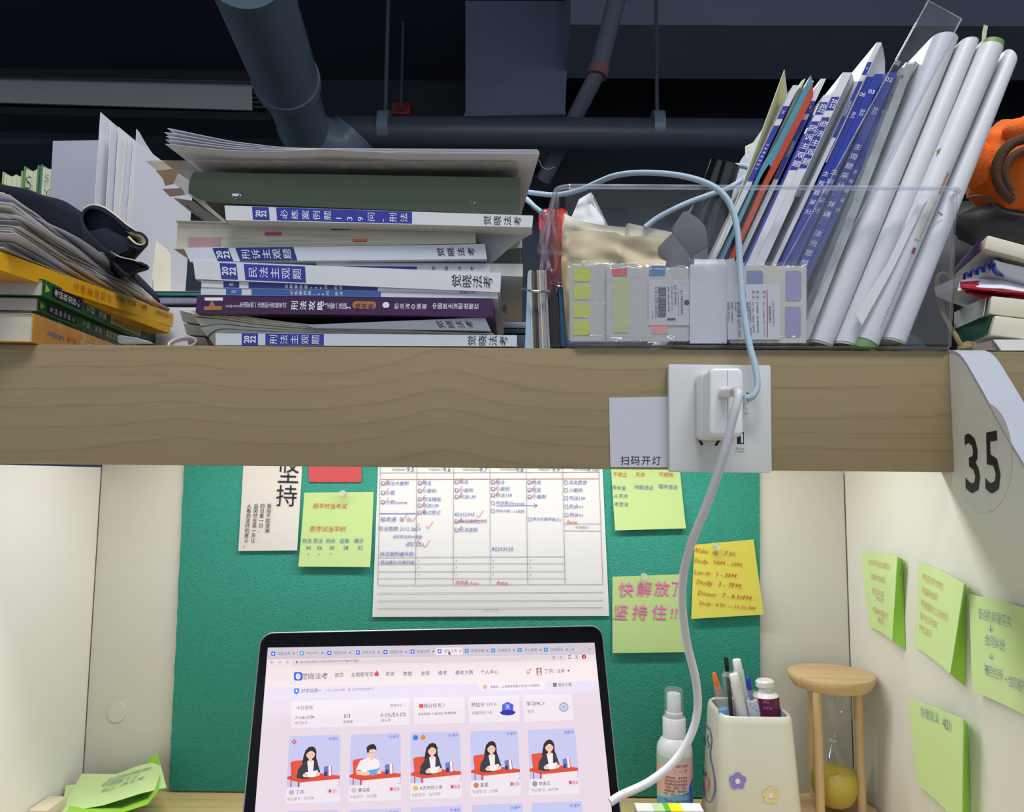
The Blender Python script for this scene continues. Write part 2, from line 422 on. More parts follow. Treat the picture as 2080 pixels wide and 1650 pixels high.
# ---------------------------------------------------------------- the room above and beyond
CEIL = M('dark_painted_ceiling', (42, 52, 68), .7, .25, 1.5)
CEIL2 = M('soffit_lit_tone', (104, 113, 130), .6, .2, 1.2)
zc = 3.3
o = make('ceiling', *box(-14, 14, -6, 7.2, zc, zc + .1), CEIL); tag(o, kind='structure')
o = make('wall_far', *box(-14, 14, 6.6, 6.75, -1.2, zc), M('grey_blue_paint', (104, 116, 132), .6, .1, 1.5)); tag(o, kind='structure')
o = make('floor', *box(-14, 14, -6, 7.2, -1.3, -1.2), M('grey_floor', (120, 116, 110), .5, .1, 3)); tag(o, kind='structure')
# a dropped beam in front of the far wall, lower edge dark
q0, q1 = P(-700, 300, 5.6), P(3000, 330, 5.6)
o = make('ceiling_beam', *box(-13.9, 13.9, 5.6, 6.0, P(700, 386, 5.6).z, zc), M('black_painted_beam', (24, 30, 42), .6, .2, 2)); tag(o, kind='structure')
# soffit added on the right; the ceiling's light there is in its colour
o = make('ceiling_soffit', *box(P(1150, 100, 4.4).x, 13.9, 3.95, 4.6, P(1400, 160, 4.6).z, zc - .001), CEIL2); tag(o, kind='structure')
t = thing('ventilation_duct', 'broad grey blue rectangular duct hanging below the dark ceiling', 'duct', P(1045, 235, 4.5))
make('duct_body', *prism([P(945, -60, 4.5), P(1162, -60, 4.5), P(1148, 232, 4.5), P(945, 235, 4.5)], (0, .9, 0)), M('duct_paint', (92, 104, 126), .5, .15, 2), t, bevel=.01)
make('flange', *prism([P(943, 230, 4.48), P(1150, 226, 4.48), P(1149, 232, 4.48), P(943, 236, 4.48)], (0, .02, 0)), M('duct_flange', (96, 106, 122), .5, .1), t)
PIPE = M('pipe_grey_paint', (104, 120, 136), .32, .15, 5, bump=.2, bscale=12)
PIPED = M('pipe_dark_paint', (66, 74, 86), .45, .15, 4)
zp = CZ + 1.85
A0, A1 = PZ(500, -60, zp), PZ(618, 262, zp)
A0 = A1 + (A0 - A1)*1.0
t = thing('drain_pipe', 'thick glossy grey pipe slanting down from the top edge', 'pipe', A1)
mid = A0.lerp(A1, .62)
make('upper_pipe', *tube([A0, mid], .150, 28), PIPE, t, smooth=True)
make('lower_pipe', *tube([mid, A1], .130, 28), PIPE, t, smooth=True)
make('coupling', *tube([mid - (A1 - A0)*.03, mid + (A1 - A0)*.012], .158, 28), PIPE, t, smooth=True)
el = [A1 + (A1 - A0).normalized()*(-.1)] + [A1 + (A1 - A0).normalized()*.05, A1 + V((.16, .15, -.02)), P(720, 270, A1.y + .15)]
make('elbow', *tube(spline(el, 6), .128, 24), PIPE, t, smooth=True)
for s in (-1, 1):
    e0 = P(500 if s < 0 else 603, 85, mid.y - .1)
    make('bracket', *box(e0.x - .02, e0.x + .02, e0.y, e0.y + .03, e0.z - .03, e0.z + .03), PIPED, t)
yh = A1.y + .15
H0, H1 = P(665, 268, yh), P(2300, 280, yh)
t = thing('sprinkler_main', 'long dark horizontal pipe crossing the ceiling behind the books', 'pipe', H0.lerp(H1, .3))
make('pipe_run', *tube([H0, H1], .086, 24), PIPED, t, smooth=True)
for u in (782, 1335):
    c = P(u, 262, yh); make('clamp', *tube([c - V((.03, 0, 0)), c + V((.03, 0, 0))], .098, 24), PIPE, t, smooth=True)
    make('hanger_rod', *tube([c, V((c.x, c.y, zc))], .011, 8), PIPED, t)
t0, t1, t2 = P(1262, -40, 3.3), P(1215, 145, 3.3), P(1104, 365, 3.7)
t = thing('branch_pipe', 'slim pinkish grey pipe slanting behind the clear plastic bin', 'pipe', t2)
make('pipe_run', *tube([t0, t1], .05, 16), M('branch_pipe_paint', (92, 96, 112), .5, .1, 5), t, smooth=True)
make('pipe_run', *tube([t1, t2], .045, 16), bpy.data.materials['branch_pipe_paint'], t, smooth=True)
make('joint_ring', *tube([t1 - (t1 - t0).normalized()*.03, t1 + (t1 - t0).normalized()*.03], .058, 16), M('branch_ring', (120, 86, 92), .5, .1), t, smooth=True)
t = thing('alarm_box', 'small dim red box on the dark ceiling pipework', 'alarm', P(815, 232, 4.7))
make('casing', *box(P(795, 220, 4.7).x, P(834, 220, 4.7).x, 4.7, 4.8, P(800, 231, 4.7).z, P(800, 208, 4.7).z), M('alarm_red', (120, 24, 26), .5, .1), t, bevel=.008)
make('support_rod', *tube([P(815, 214, 4.76), V((P(815, 214, 4.76).x, 4.76, zc))], .01, 8), PIPED, t)
make('front_plate', *box(P(802, 220, 4.7).x, P(826, 220, 4.7).x, 4.693, 4.6995, P(800, 227, 4.7).z, P(800, 213, 4.7).z), M('alarm_plate', (90, 30, 30), .5, .1), t)
c = P(1015, -22, 3.2)
t = thing('smoke_detector', 'round white ceiling dome at the very top', 'detector', c - V((0, 0, .02)))
make('dome', *lathe(c, [(.005, -.022), (.04, -.018), (.06, -.004), (.064, .02)], 28), M('detector_white', (206, 216, 226), .4, .02), t, smooth=True)
make('base', *lathe(c, [(.07, .0202), (.07, .04)], 28), bpy.data.materials['detector_white'], t)
# air conditioner slot at the left
ya = 3.7
t = thing('air_vent', 'long grey ceiling air vent with dark frame at left', 'vent', P(200, 240, ya))
FR = M('vent_black', (14, 16, 22), .5, .3, 30)
make('frame', *join(prism([P(-200, 133, ya), P(552, 152, ya), P(552, 163, ya), P(-200, 146, ya)], (0, .02, 0)),
                    prism([P(-200, 212, ya), P(552, 229, ya), P(552, 245, ya), P(-200, 226, ya)], (0, .25, 0)),
                    prism([P(541, 163, ya), P(552, 163, ya), P(552, 229, ya), P(541, 229, ya)], (0, .25, 0))), FR, t)
def fl(a, b):
    u = -200 + a*712; v0 = 144 + (u/520)*15; v1 = 208 + (u/520)*16
    bul = math.sin(b*1.5)*.06
    return P(u, v0 + (v1 - v0)*b, ya + .10 - bul)
make('flap', *grid(fl, 10, 8, .012), M('vent_flap', (150, 150, 152), .5, .05, 4), t, smooth=True)
for k in range(6):
    v = 168 + k*9.5
    make('slat', *prism([P(512, v, ya + .05), P(541, v, ya + .05), P(541, v + 3, ya + .05), P(512, v + 3, ya + .05)], (0, .1, 0)), M('vent_slat', (60, 62, 68), .5, .1) if k == 0 else bpy.data.materials['vent_slat'], t)
make('back_plate', *box(P(-200, 180, ya + .2).x, P(545, 180, ya + .2).x, ya + .2, ya + .22, P(0, 235, ya + .2).z, P(0, 140, ya + .2).z), FR, t)
# ledge of another duct behind the left pile
t = thing('cable_tray', 'dark grey cable tray low behind the left pile', 'tray', P(120, 320, 4.9))
make('tray_floor', *prism([P(-300, 282, 4.9), P(330, 282, 4.9), P(330, 292, 4.9), P(-300, 292, 4.9)], (0, .5, 0)), M('tray_paint', (58, 70, 84), .5, .3, 8), t)
make('tray_side', *prism([P(-300, 250, 4.9), P(560, 252, 4.9), P(560, 262, 4.9), P(-300, 262, 4.9)], (0, .05, 0)), bpy.data.materials['tray_paint'], t)
# ---------------------------------------------------------------- bound volumes seen by the spine
def bil(q, s, t):
    ha, hb, tb, ta = q
    return ha.lerp(ta, s).lerp(hb.lerp(tb, s), t)
def hexa(q, s0, s1, t0, t1, y0, y1):
    vs = []
    for y in (y0, y1):
        for s, t in ((s0, t0), (s1, t0), (s1, t1), (s0, t1)): vs.append(bil(q, s, t) + V((0, y, 0)))
    return vs, HEXF
class Spine:
    """book with its spine toward the aisle. quad pixels: head-a, head-b, tail-b, tail-a (a = left or lower edge of the spine, b = right or upper)"""
    def __init__(s, name, label, quad, y0, depth, cover, pages=None, cat='book', group=None, ct=.0004, tight=False, inset=.0015, cut=0):
        s.y0 = y0; s.q = [P(u, v, y0) for u, v in quad]; s.quad = quad
        s.pl = YP(y0); c = bil(s.q, .5, 0); zlow = min(p.z for p in s.q)
        s.t = thing(name, label, cat, V((c.x, y0 + depth/2, zlow)), group)
        W_ = ((s.q[1] - s.q[0]).length + (s.q[2] - s.q[3]).length)/2; L_ = (s.q[3] - s.q[0]).length
        a = min(.3, ct/W_); k = inset/L_
        s.W, s.L = W_, L_
        make('cover', *join(hexa(s.q, 0, 1, 0, 1, 0, .0005), hexa(s.q, 0, 1, 0, a, .00055, depth), hexa(s.q, 0, 1, 1 - a, 1, .00055, depth)), cover, s.t)
        make('page_block', *hexa(s.q, k, 1 - k, a*1.2, 1 - a*1.2, .0009, depth - .002), pages or PAGES, s.t)
        s.inks = {}
    def ink(s, mat, lift=.0002):
        k = (mat.name, lift)
        if k not in s.inks: s.inks[k] = (Ink(lift), mat)
        return s.inks[k][0]
    def band(s, mat, s0, s1, t0=.0, t1=1.0, lift=.0001, both=False):
        i = s.ink(mat, lift); i.add([bil(s.q, a, b) + V((0, -lift, 0)) for a, b in ((s0, t0), (s1, t0), (s1, t1), (s0, t1))], [(0, 1, 2, 3)])
    def across(s, up):
        """print runs half way between square to the spine and along its cut ends"""
        h = (s.q[1] - s.q[0]).normalized(); o = (h - up*h.dot(up)).normalized()
        return (h + o).normalized()
    def S(s, uv):
        """position along the spine of a pixel"""
        p = P(uv[0], uv[1], s.y0); a = (s.q[0] + s.q[1])/2; b = (s.q[3] + s.q[2])/2; d = b - a
        return (p - a).dot(d)/d.dot(d)
    def chars(s, body, s0, s1, h, mat, t=.5, lift=.0003, off=.0, wf=1.0, rot=False):
        """one character after another from s0 to s1; each character upright toward the head; h = size as a share of the thickness"""
        n = len(body); i = s.ink(mat, lift)
        up = ((s.q[0] + s.q[1]) - (s.q[3] + s.q[2])).normalized(); ri = s.across(up)
        if rot: up, ri = ri, -up
        for k, ch in enumerate(body):
            if ch == ' ': continue
            i.raw(ch, bil(s.q, s0 + (s1 - s0)*(k + .5)/n, t), ri, up, h*s.W*wf*.95, h*s.W*.74, em=True, off=off)
    def mark(s, body, sc, h, mat, t=.5, lift=.0003, off=.01, rot=False, **k):
        i = s.ink(mat, lift); up = ((s.q[0] + s.q[1]) - (s.q[3] + s.q[2])).normalized(); ri = s.across(up)
        if rot: up, ri = ri, -up
        i.raw(body, bil(s.q, sc, t), ri, up, None, h*s.W, off=off, **k)
    def done(s):
        for (i, m) in s.inks.values(): i.build(s.t, m, 'lettering' if i.lift > .00015 else 'colour_band')
        return s.t
GLOSSW = M('coated_white_cover', (208, 208, 212), .38, .03, 25)
GLOSSW2 = M('coated_white_cover_cool', (198, 203, 212), .38, .03, 25)
JX = '觉晓法考'
# a  bottom volume
b = Spine('paperback', 'white paperback at the bottom of the stack, blue title reading 刑法主观题', [(438, 701.5), (438, 677), (1050, 681), (1050, 704)], .002, .185, GLOSSW2)
b.band(BLUEBAND, b.S((491, 690)), b.S((524, 690)), 0, 1); b.mark('20\n22', b.S((507.5, 690)), 1.0, WHITEINK, ls=.86, off=.03)
b.band(BLUEBAND, b.S((539, 690)), b.S((658, 690)), .02, .98); b.chars('刑法主观题', b.S((545, 690)), b.S((652, 690)), .86, WHITEINK)
b.chars(JX, b.S((948, 690)), b.S((1034, 692)), .92, BLACKINK); b.done()
# b  curled booklets whose left ends ride up
def curl(name, label, top, bot, y0, depth, mat, lines=5):
    t_ = spline([P(u, v, y0) for u, v in top], 5); b_ = spline([P(u, v, y0) for u, v in bot], 5)
    c = (b_[0] + b_[-1])/2
    t = thing(name, label, 'booklet', V((c.x, y0 + depth/2, min(p.z for p in b_))))
    n = len(t_)
    for k in range(lines):
        a0, a1 = k/lines, (k + .86)/lines
        lo = [b_[i].lerp(t_[i], a0) for i in range(n)]; hi = [b_[i].lerp(t_[i], a1) for i in range(n)]
        off = V((random.uniform(-.0015, .0015), random.uniform(0, .0015), 0))
        make('leaf_bundle', *prism([p + off for p in lo] + [p + off for p in reversed(hi)], (0, depth, 0)), mat, t)
    return t
CREAMP = M('yellowed_pages', (196, 190, 168), .75, .12, 900, stretch=(.02, .02, 1))
curl('curled_booklet', 'cream booklet with curled left end under the white wedge shaped paperback',
     [(384, 629), (450, 634.5), (520, 645.5), (620, 657.5), (760, 668), (900, 674), (1000, 677)],
     [(390, 641), (450, 646.5), (520, 657), (620, 666), (760, 673), (900, 677), (1000, 679)], .006, .18, CREAMP, 4)
curl('curled_booklet', 'grey white bent booklet directly above the bottom paperback, thick at left',
     [(391, 642.5), (450, 648), (520, 658.5), (620, 667.5), (760, 674.2), (900, 678), (990, 679.4)],
     [(437, 703), (450, 677.5), (520, 677.3), (620, 678), (760, 678.8), (900, 680), (990, 680.6)], .009, .18, M('grey_pages', (190, 188, 176), .75, .10, 900, stretch=(.02, .02, 1)), 3)
curl('loose_booklet', 'pale booklet end sticking out behind the curled pages at left of the stack',
     [(362, 626), (376, 630), (392, 634)], [(384, 705), (402, 706), (425, 706)], .055, .12, M('dull_pages', (172, 168, 156), .75, .10, 900, stretch=(.02, .02, 1)), 3)
# c  wedge
b = Spine('paperback', 'white paperback wedged at a slant below the purple volume', [(640, 666.5), (620, 660), (985, 645), (997, 672)], .003, .15, GLOSSW2)
b.chars(JX, b.S((885, 659)), b.S((964, 657)), .72, BLACKINK, wf=1.1, off=.005); b.done()
# d  purple
PUR = M('purple_cover', (58, 20, 70), .35, .06, 30)
b = Spine('textbook', 'thick dark purple law textbook with white and gold spine lettering', [(397, 636), (400, 601), (1000, 607.5), (1003, 643)], -.004, .18, PUR)
GOLD = M('gold_print', (168, 112, 62), .45, .05)
L_ = b.ink(WHITEINK); G_ = b.ink(GOLD, .00021)
pl = b.pl
L_.rect(pl, 416, 604.5, 453, 611); G_.poly(pl, [(414, 623.5), (425, 622), (431, 609.5), (437, 622), (451, 622), (450.5, 629.5), (414, 630.5)])
b.chars('2022年国家统一法律职业资格考试', b.S((458, 618)), b.S((582, 620)), .27, WHITEINK, t=.50, wf=1.25)
b.chars('刑法攻略', b.S((590, 620)), b.S((660, 620)), .50, WHITEINK, t=.50, off=.015, wf=1.1); b.chars('【主客一体版】', b.S((657, 620)), b.S((712, 620)), .32, WHITEINK, t=.50, wf=1.2)
pill = [(720 + 8*math.sin(a) + (33 if i > 9 else 0)*0, 0) for i, a in enumerate([0])]
cap = [(723 + 7*math.cos(math.radians(a)), 620 + 8*math.sin(math.radians(a))) for a in range(90, 271, 20)] + [(757 + 7*math.cos(math.radians(a)), 620.5 + 8*math.sin(math.radians(a))) for a in range(-90, 91, 20)]
G_.poly(pl, cap); b.chars('精讲卷', b.S((721, 620)), b.S((760, 620)), .40, PUR, t=.47, lift=.0004)
L_.disc(pl, 784, 620, 7, 6.2); b.chars('1', b.S((778, 620)), b.S((790, 620)), .4, PUR, t=.5, lift=.0004)
b.chars('柏浪涛◎编著', b.S((800, 620)), b.S((868, 621)), .34, WHITEINK, t=.52); b.chars('中国民主法制出版社', b.S((878, 621)), b.S((973, 621)), .34, WHITEINK, t=.56, off=.01); b.done()
# e  two thin case books
for (nm, q, mt, txt, a0, a1, u20, ub0, ub1, c0, c1) in (
    ('lower', [(408, 599), (408, 584.5), (1012, 598.3), (1012, 606.5)], M('mid_blue_print', (50, 92, 166), .4, .05), '必练案例题139问·民法', 588, 698, 475, 511, 774, 0, 0),
    ('upper', [(409, 583.8), (409, 569.5), (1011, 589.5), (1011, 597.6)], BLUEDK, '必练案例题139问·刑诉', 577, 698, 470, 505, 768, 934, 967)):
    b = Spine('case_booklet', 'thin grey blue case booklet, %s of the pair above the purple volume' % nm, q, .001 if nm == 'lower' else .0005, .18, GLOSSW, group=None)
    vv = (q[0][1] + q[1][1])/2
    b.band(mt, b.S((u20 - 16, vv)), b.S((u20 + 16, vv)), .05, .95); b.mark('20\n22', b.S((u20, vv)), .75, WHITEINK, ls=.86)
    b.band(mt, b.S((ub0, vv)), b.S((ub1, vv)), .05, .95); b.chars(txt, b.S((a0, vv)), b.S((a1, vv)), .74, WHITEINK, wf=1.1, off=.004)
    if c0: b.chars(JX, b.S((c0, vv + 17)), b.S((c1, vv + 17)), .85, BLACKINK)
    b.done()
# f
b = Spine('paperback', 'white paperback tilting down to the right, blue title reading 民法主观题', [(397, 567), (392, 529), (1018, 555), (1016, 594)], -.001, .185, GLOSSW)
vv = 549
b.band(BLUEBAND, b.S((448, vv)), b.S((482, vv)), .06, .92); b.mark('20\n22', b.S((465, vv)), .72, WHITEINK, ls=.9, off=.03)
b.band(BLUEBAND, b.S((497, vv)), b.S((621, vv + 4)), .06, .92); b.chars('民法主观题', b.S((503, vv)), b.S((615, vv + 4)), .60, WHITEINK)
b.chars(JX, b.S((917, 571)), b.S((1002, 574)), .66, BLACKINK, wf=1.06); b.done()
# g
b = Spine('paperback', 'wide pale volume jutting out right of the stack with a barcode on its underside', [(650, 549), (640, 533), (1062, 536), (1062, 562)], .010, .19, M('ivory_cover', (210, 210, 204), .45, .03, 25))
bc = b.ink(GREYINK, .0002)
zb = P(1050, 562, .010).z - .0006
for k in range(9):
    x0 = P(1003 + k*2.2, 620, .1).x
    a_ = PZ(1009 + k*2.1, 622, zb); c_ = PZ(1009 + k*2.1, 636, zb)
    bc.add([V((a_.x, a_.y, zb)), V((a_.x + .0006 + .0004*(k % 3), a_.y, zb)), V((a_.x + .0006 + .0004*(k % 3), c_.y, zb)), V((a_.x, c_.y, zb))], [(0, 1, 2, 3)])
b.done()
b = Spine('case_booklet', 'thin booklet nearly hidden between the 刑诉 and 民法 paperbacks', [(700, 556), (700, 537.5), (995, 539.5), (996, 556)], .006, .17, M('dim_white_cover', (178, 182, 188), .45, .03))
b.band(BLUEDK, b.S((700, 543)), b.S((847, 543)), 0, .82); b.chars(JX, b.S((868, 547)), b.S((972, 547)), .52, BLACKINK, t=.6); b.done()
# h
b = Spine('paperback', 'white paperback under the tabbed volume, dark blue title reading 刑诉主观题', [(386, 532), (374, 505), (985, 496), (989, 526)], .002, .185, GLOSSW2)
b.band(BLUEDK, b.S((437, 516)), b.S((469, 516)), 0, 1); b.mark('20\n22', b.S((453, 516)), .86, WHITEINK, ls=.88, off=.03)
b.band(BLUEDK, b.S((483, 515)), b.S((600, 514)), 0, 1); b.chars('刑诉主观题', b.S((489, 515)), b.S((594, 514)), .72, WHITEINK)
b.chars(JX, b.S((885, 509)), b.S((968, 508)), .62, BLACKINK, t=.50, off=.006); b.done()
# i  fore edge with tabs
q = [(358, 507), (361, 450.5), (966, 469), (966, 496)]
b = Spine('tabbed_volume', 'thick cream volume with its page edges out and coloured index tabs', q, .010, .18, PAGES)
make('bottom_cover', *hexa(b.q, -.004, 1.0, -.02, .02, -.003, .18), M('ivory_cover_dull', (196, 194, 184), .5, .04), b.t)
make('top_cover', *hexa(b.q, -.003, 1.0, .975, 1.01, -.003, .18), bpy.data.materials['ivory_cover_dull'], b.t)
for nm, col, u0, v0, u1, v1 in (('pink', (176, 138, 142), 383, 482, 446, 504), ('magenta', (196, 62, 140), 538, 471, 571, 477), ('orange', (214, 104, 48), 716, 485, 744, 490), ('dark', (70, 68, 62), 672, 463, 712, 466)):
    tb = make('index_tab', *prism([P(u0, v0, .0085), P(u1, v0, .0085), P(u1, v1, .0085), P(u0, v1, .0085)], (0, .004, 0)), M(nm + '_tab', col, .6, .05), b.t); tb['label'] = nm + ' index tab'
lv = Ink(.0004)
for k in range(26):
    t_ = random.uniform(.05, .95); s0 = random.uniform(0, .75); s1 = s0 + random.uniform(.06, .25)
    lv.add([bil(b.q, s0, t_) + V((0, -.0004, 0)), bil(b.q, s1, t_) + V((0, -.0004, 0)), bil(b.q, s1, t_ + .006) + V((0, -.0004, 0)), bil(b.q, s0, t_ + .006) + V((0, -.0004, 0))], [(0, 1, 2, 3)])
lv.build(b.t, M('page_dark_lines', (158, 152, 134), .8, .05), 'leaf_lines')  # thin darker lines along the page edges
b.done()
# j
b = Spine('paperback', 'white paperback under the green binder, blue title reading 必练案例题139问刑法', [(459, 447), (456, 417.5), (1083, 438), (1081, 462)], -.008, .0195, GLOSSW)
make('rear_leaves', *hexa(b.q, .002, .80, .06, .94, .0198, .185), PAGES, b.t)
b.band(BLUEBAND, b.S((513, 434)), b.S((547, 434)), .06, .98); b.mark('20\n22', b.S((530, 434)), .80, WHITEINK, ls=.86, off=.03)
b.band(BLUEBAND, b.S((562, 434)), b.S((837, 441)), .06, .98); b.chars('必练案例题139问-刑法', b.S((566, 434)), b.S((832, 441)), .72, WHITEINK)
b.chars(JX, b.S((980, 446)), b.S((1062, 449)), .74, BLACKINK); b.done()
# k  drooping sheet and green card at the right end
PT = [(965, 469), (1000, 470), (1040, 471), (1082, 471)]; PB = [(986, 536), (994, 537), (1010, 526), (1046, 492)]
def dr(a, b_):
    i = a*3; k = min(2, int(i)); f = i - k
    u0, v0 = PT[k][0] + (PT[k + 1][0] - PT[k][0])*f, PT[k][1] + (PT[k + 1][1] - PT[k][1])*f
    u1, v1 = PB[k][0] + (PB[k + 1][0] - PB[k][0])*f, PB[k][1] + (PB[k + 1][1] - PB[k][1])*f
    return P(u0 + (u1 - u0)*b_ + 6*math.sin(3*b_)*a, v0 + (v1 - v0)*b_, .030 + .03*b_ - .02*a*b_)
o = make('loose_sheet', *grid(dr, 12, 10, .0002), LAVW, smooth=True); tag(o, 'white sheet drooping to a point at the right end of the stack', 'paper')
o = make('index_card', *prism([P(1030, 472, .075), P(1060, 476, .075), P(1061, 503, .075), P(1030, 506, .075)], (0, .0006, 0)), M('pale_green_card', (188, 202, 188), .6, .04)); tag(o, 'small pale green card behind the drooping sheet', 'card')
# l  green ring binder
GRN = M('green_leatherette', (92, 106, 88), .5, .06, 80, bump=.25, bscale=900, spec=.3)
yb = .004
zt = [P(388, 353, yb), P(1057, 364.5, yb)]; zl = [P(392, 410, yb), P(1057, 437, yb)]
t = thing('ring_binder', 'dark green leatherette ring binder with two steel rivets', 'binder', V((P(720, 430, yb).x, .12, P(720, 430, yb).z)))
# spine wraps round at the lower edge
def bn(a, b_):
    top = zt[0].lerp(zt[1], a); bot = zl[0].lerp(zl[1], a); h = top.z - bot.z; x = top.x + (bot.x - top.x)*b_
    if a < .08:
        k = 1 - a/.08; bot = bot + V((0, 0, .008*k*k)); h = top.z - bot.z
    ang = b_*math.pi
    yy = yb - .0035*math.sin(ang)
    return V((x, yy, bot.z + h*b_))
make('spine', *grid(bn, 30, 10, .002), GRN, t, smooth=True)
make('top_board', *hexa([zl[0], zt[0], zt[1], zl[1]], 0, 1, .955, 1.0, .0022, .225), GRN, t)
make('bottom_board', *hexa([zl[0], zt[0], zt[1], zl[1]], .035, 1, .012, .05, .0025, .225), GRN, t)
make('filler_paper', *hexa([zl[0], zt[0], zt[1], zl[1]], .03, .985, .10, .90, .006, .215), WHITE, t)
make('end_lining', *hexa([zl[0], zt[0], zt[1], zl[1]], 1.0, 1.003, .02, .97, -.001, .20), M('binder_lining', (200, 150, 120), .6, .05), t)
for u, v in ((481, 395.5), (963, 406)):
    c = P(u, v, yb - .0036)
    make('rivet', *lathe(c, [(.0042, 0), (.0041, .0008), (.0034, .0013), (.0029, .0010), (.0012, .0012), (.0002, .0013)], 24, (0, -1, 0)), STEEL, t, smooth=True)
st = Ink(.0003)
for k in range(9): st.rect(YP(yb), 1051, 371 + k*7.4, 1052.2, 373.4 + k*7.4)
st.build(t, M('binder_stitch', (48, 58, 46), .6, .05), 'stitching')
# m  plastic sleeve lying on the binder, sheet print visible from below
zm = P(700, 350, .004).z + .0035
def flat(pts, z): return [PZ(u, v, z) for u, v in pts]
sl = thing('plastic_sleeve', 'clear plastic sleeve with printed card lying on the green binder', 'sleeve', PZ(700, 345, zm))
e0 = PZ(295, 327, zm)
sv = [V((e0.x, e0.y, zm)), V((P(1050, 345, e0.y).x, e0.y + .0, zm)), V((.0, .25, zm)), V((e0.x + .01, .25, zm))]
make('film', *prism(sv, (0, 0, .0006)), clear('sleeve_film', (246, 246, 246), .28, .12, ior=1.3, hcol=(222, 220, 218)), sl)
for nm, col, pts in (('tan', (208, 190, 160), [(316, 347), (352, 343), (362, 352), (352, 374), (336, 378), (330, 362)]), ('rose', (206, 180, 178), [(330, 384), (368, 382), (378, 396), (345, 400)]),
                     ('grey', (150, 158, 162), [(352, 402), (392, 408), (430, 436), (452, 452), (420, 452), (384, 428)]), ('teal', (142, 182, 184), [(376, 414), (400, 432), (430, 450), (455, 460), (452, 466), (412, 446), (382, 424)])):
    pp_ = [PZ(u, v, zm - .0003) for u, v in pts]
    make('printed_shape', *prism(pp_, (0, 0, .0001)), M('print_' + nm, col, .5, .08), sl)
# n  white sheets on top
yn = -.022
z_r = P(1094, 328, yn).z
tips = [(340, 260.5), (334, 269), (337, 277), (336, 284), (335, 293)]
edge = [(340, 0), (400, 13), (470, 27), (560, 38), (700, 45), (900, 55), (1090, 65)]
xs = [P(u, 300, yn).x for u, _ in edge]
top_z = [P(u, 260.5 + dv, yn).z for u, dv in edge]
def interp(x, X, Z):
    if x <= X[0]: return Z[0]
    for i in range(len(X) - 1):
        if x <= X[i + 1]:
            f = (x - X[i])/(X[i + 1] - X[i]); f2 = f
            return Z[i] + (Z[i + 1] - Z[i])*f2
    return Z[-1]
flatz = zm + .0025
for k, (tu, tv) in enumerate(tips):
    xl = P(tu, tv, yn).x; xr = P(1093 + k*.7 - (2 if k == 0 else 0), 326, yn).x; drop = (P(tu, tv, yn).z - top_z[0])
    def sh(a, b_, k=k, xl=xl, xr=xr, drop=drop):
        x = xl + (xr - xl)*a; yy = yn + b_*.205
        zf = interp(x, xs, top_z) + drop*max(0, 1 - a*2.4)**1.0
        base = flatz + (4 - k)*.0009
        zf = max(base, zf - (0 if a < .6 else 0))
        z = base + (zf - base)*(1 - b_)**1.3
        rot = (b_*.205)*.10
        return V((x + b_*.035*(1 - a) - rot*a, yy, z))
    o = make('paper_sheet', *grid(sh, 30, 8, .00025), LAVW, smooth=True)
    tag(o, ['topmost white sheet on the green binder, its left tip curled highest', 'second white sheet from the top above the green binder', 'middle sheet of the five curled ones above the binder', 'fourth curled white sheet down above the green binder', 'lowest curled white sheet, its underside showing above the binder'][k], 'paper', 'white sheets curling on top of the stack')
ln = spline([P(1093, 325, yn), P(1098, 331, yn), P(1100, 338, yn), P(1112, 344, yn), P(1126, 340, yn)], 5)
o = make('thread', *tube(ln, .00022, 6), M('thread_grey', (150, 150, 140), .8)); tag(o, 'fine loose grey thread at the corner of the top sheets', 'thread')
# ---------------------------------------------------------------- clear bin
ybf, ybk = -.006, .185
bn_ = thing('storage_bin', 'long clear acrylic bin on the shelf packed with books and sticky tabs', 'bin', (.2, .09, 0))
TLp, TRp = P(1131, 377, ybf), P(1957, 386, ybf); BLp, BRp = P(1151, 704, ybf), P(1949, 708, ybf)
zt_, zb_ = (TLp.z + TRp.z)/2, .0022
xl0, xl1 = BLp.x, TLp.x; xr0, xr1 = BRp.x, TRp.x
def ring_loop(z, inset, f):
    """rounded rectangle at height share f"""
    x0 = xl0 + (xl1 - xl0)*f + inset; x1 = xr0 + (xr1 - xr0)*f - inset; y0 = ybf + inset + (1 - f)*.0; y1 = ybk - inset - (1 - f)*.012; r = .012 - inset
    x0b = x0 - .010*f
    pts = []
    for cx, cy, a0 in ((x0 + r, y0 + r, 180), (x1 - r, y0 + r, 270), (x1 - r, y1 - r, 0), (x0b + r, y1 - r, 90)):
        for k in range(7):
            a = math.radians(a0 + 15*k); pts.append(V((cx + r*math.cos(a), cy + r*math.sin(a), z)))
    return pts
def loft(loops, close_bottom=False):
    vs, fs = [], []; n = len(loops[0])
    for l in loops: vs += l
    for j in range(len(loops) - 1):
        for k in range(n): fs.append((j*n + k, j*n + (k + 1) % n, (j + 1)*n + (k + 1) % n, (j + 1)*n + k))
    if close_bottom: fs.append(tuple(range(n))[::-1])
    return vs, fs
TH = .0022
make('walls', *loft([ring_loop(zb_ + .003, TH, .01), ring_loop(zt_, TH, 1), ring_loop(zt_, 0, 1), ring_loop(zb_ + .003, .001, .01), ring_loop(zb_, .004, 0)]), CLEARBOX, bn_, smooth=True)
make('floor_panel', *prism(ring_loop(zb_, .0045, 0), (0, 0, .0012)), CLEARBOX, bn_)
make('rim', *tube(ring_loop(zt_, -.0006, 1), .0022, 8, closed=True), CLEARRIM, bn_, smooth=True)
make('base', *tube(ring_loop(.0017, .0042, 0), .0014, 8, closed=True), clear('acrylic_base', (200, 200, 204), .35, .1, hcol=(120, 116, 112)), bn_, smooth=True)
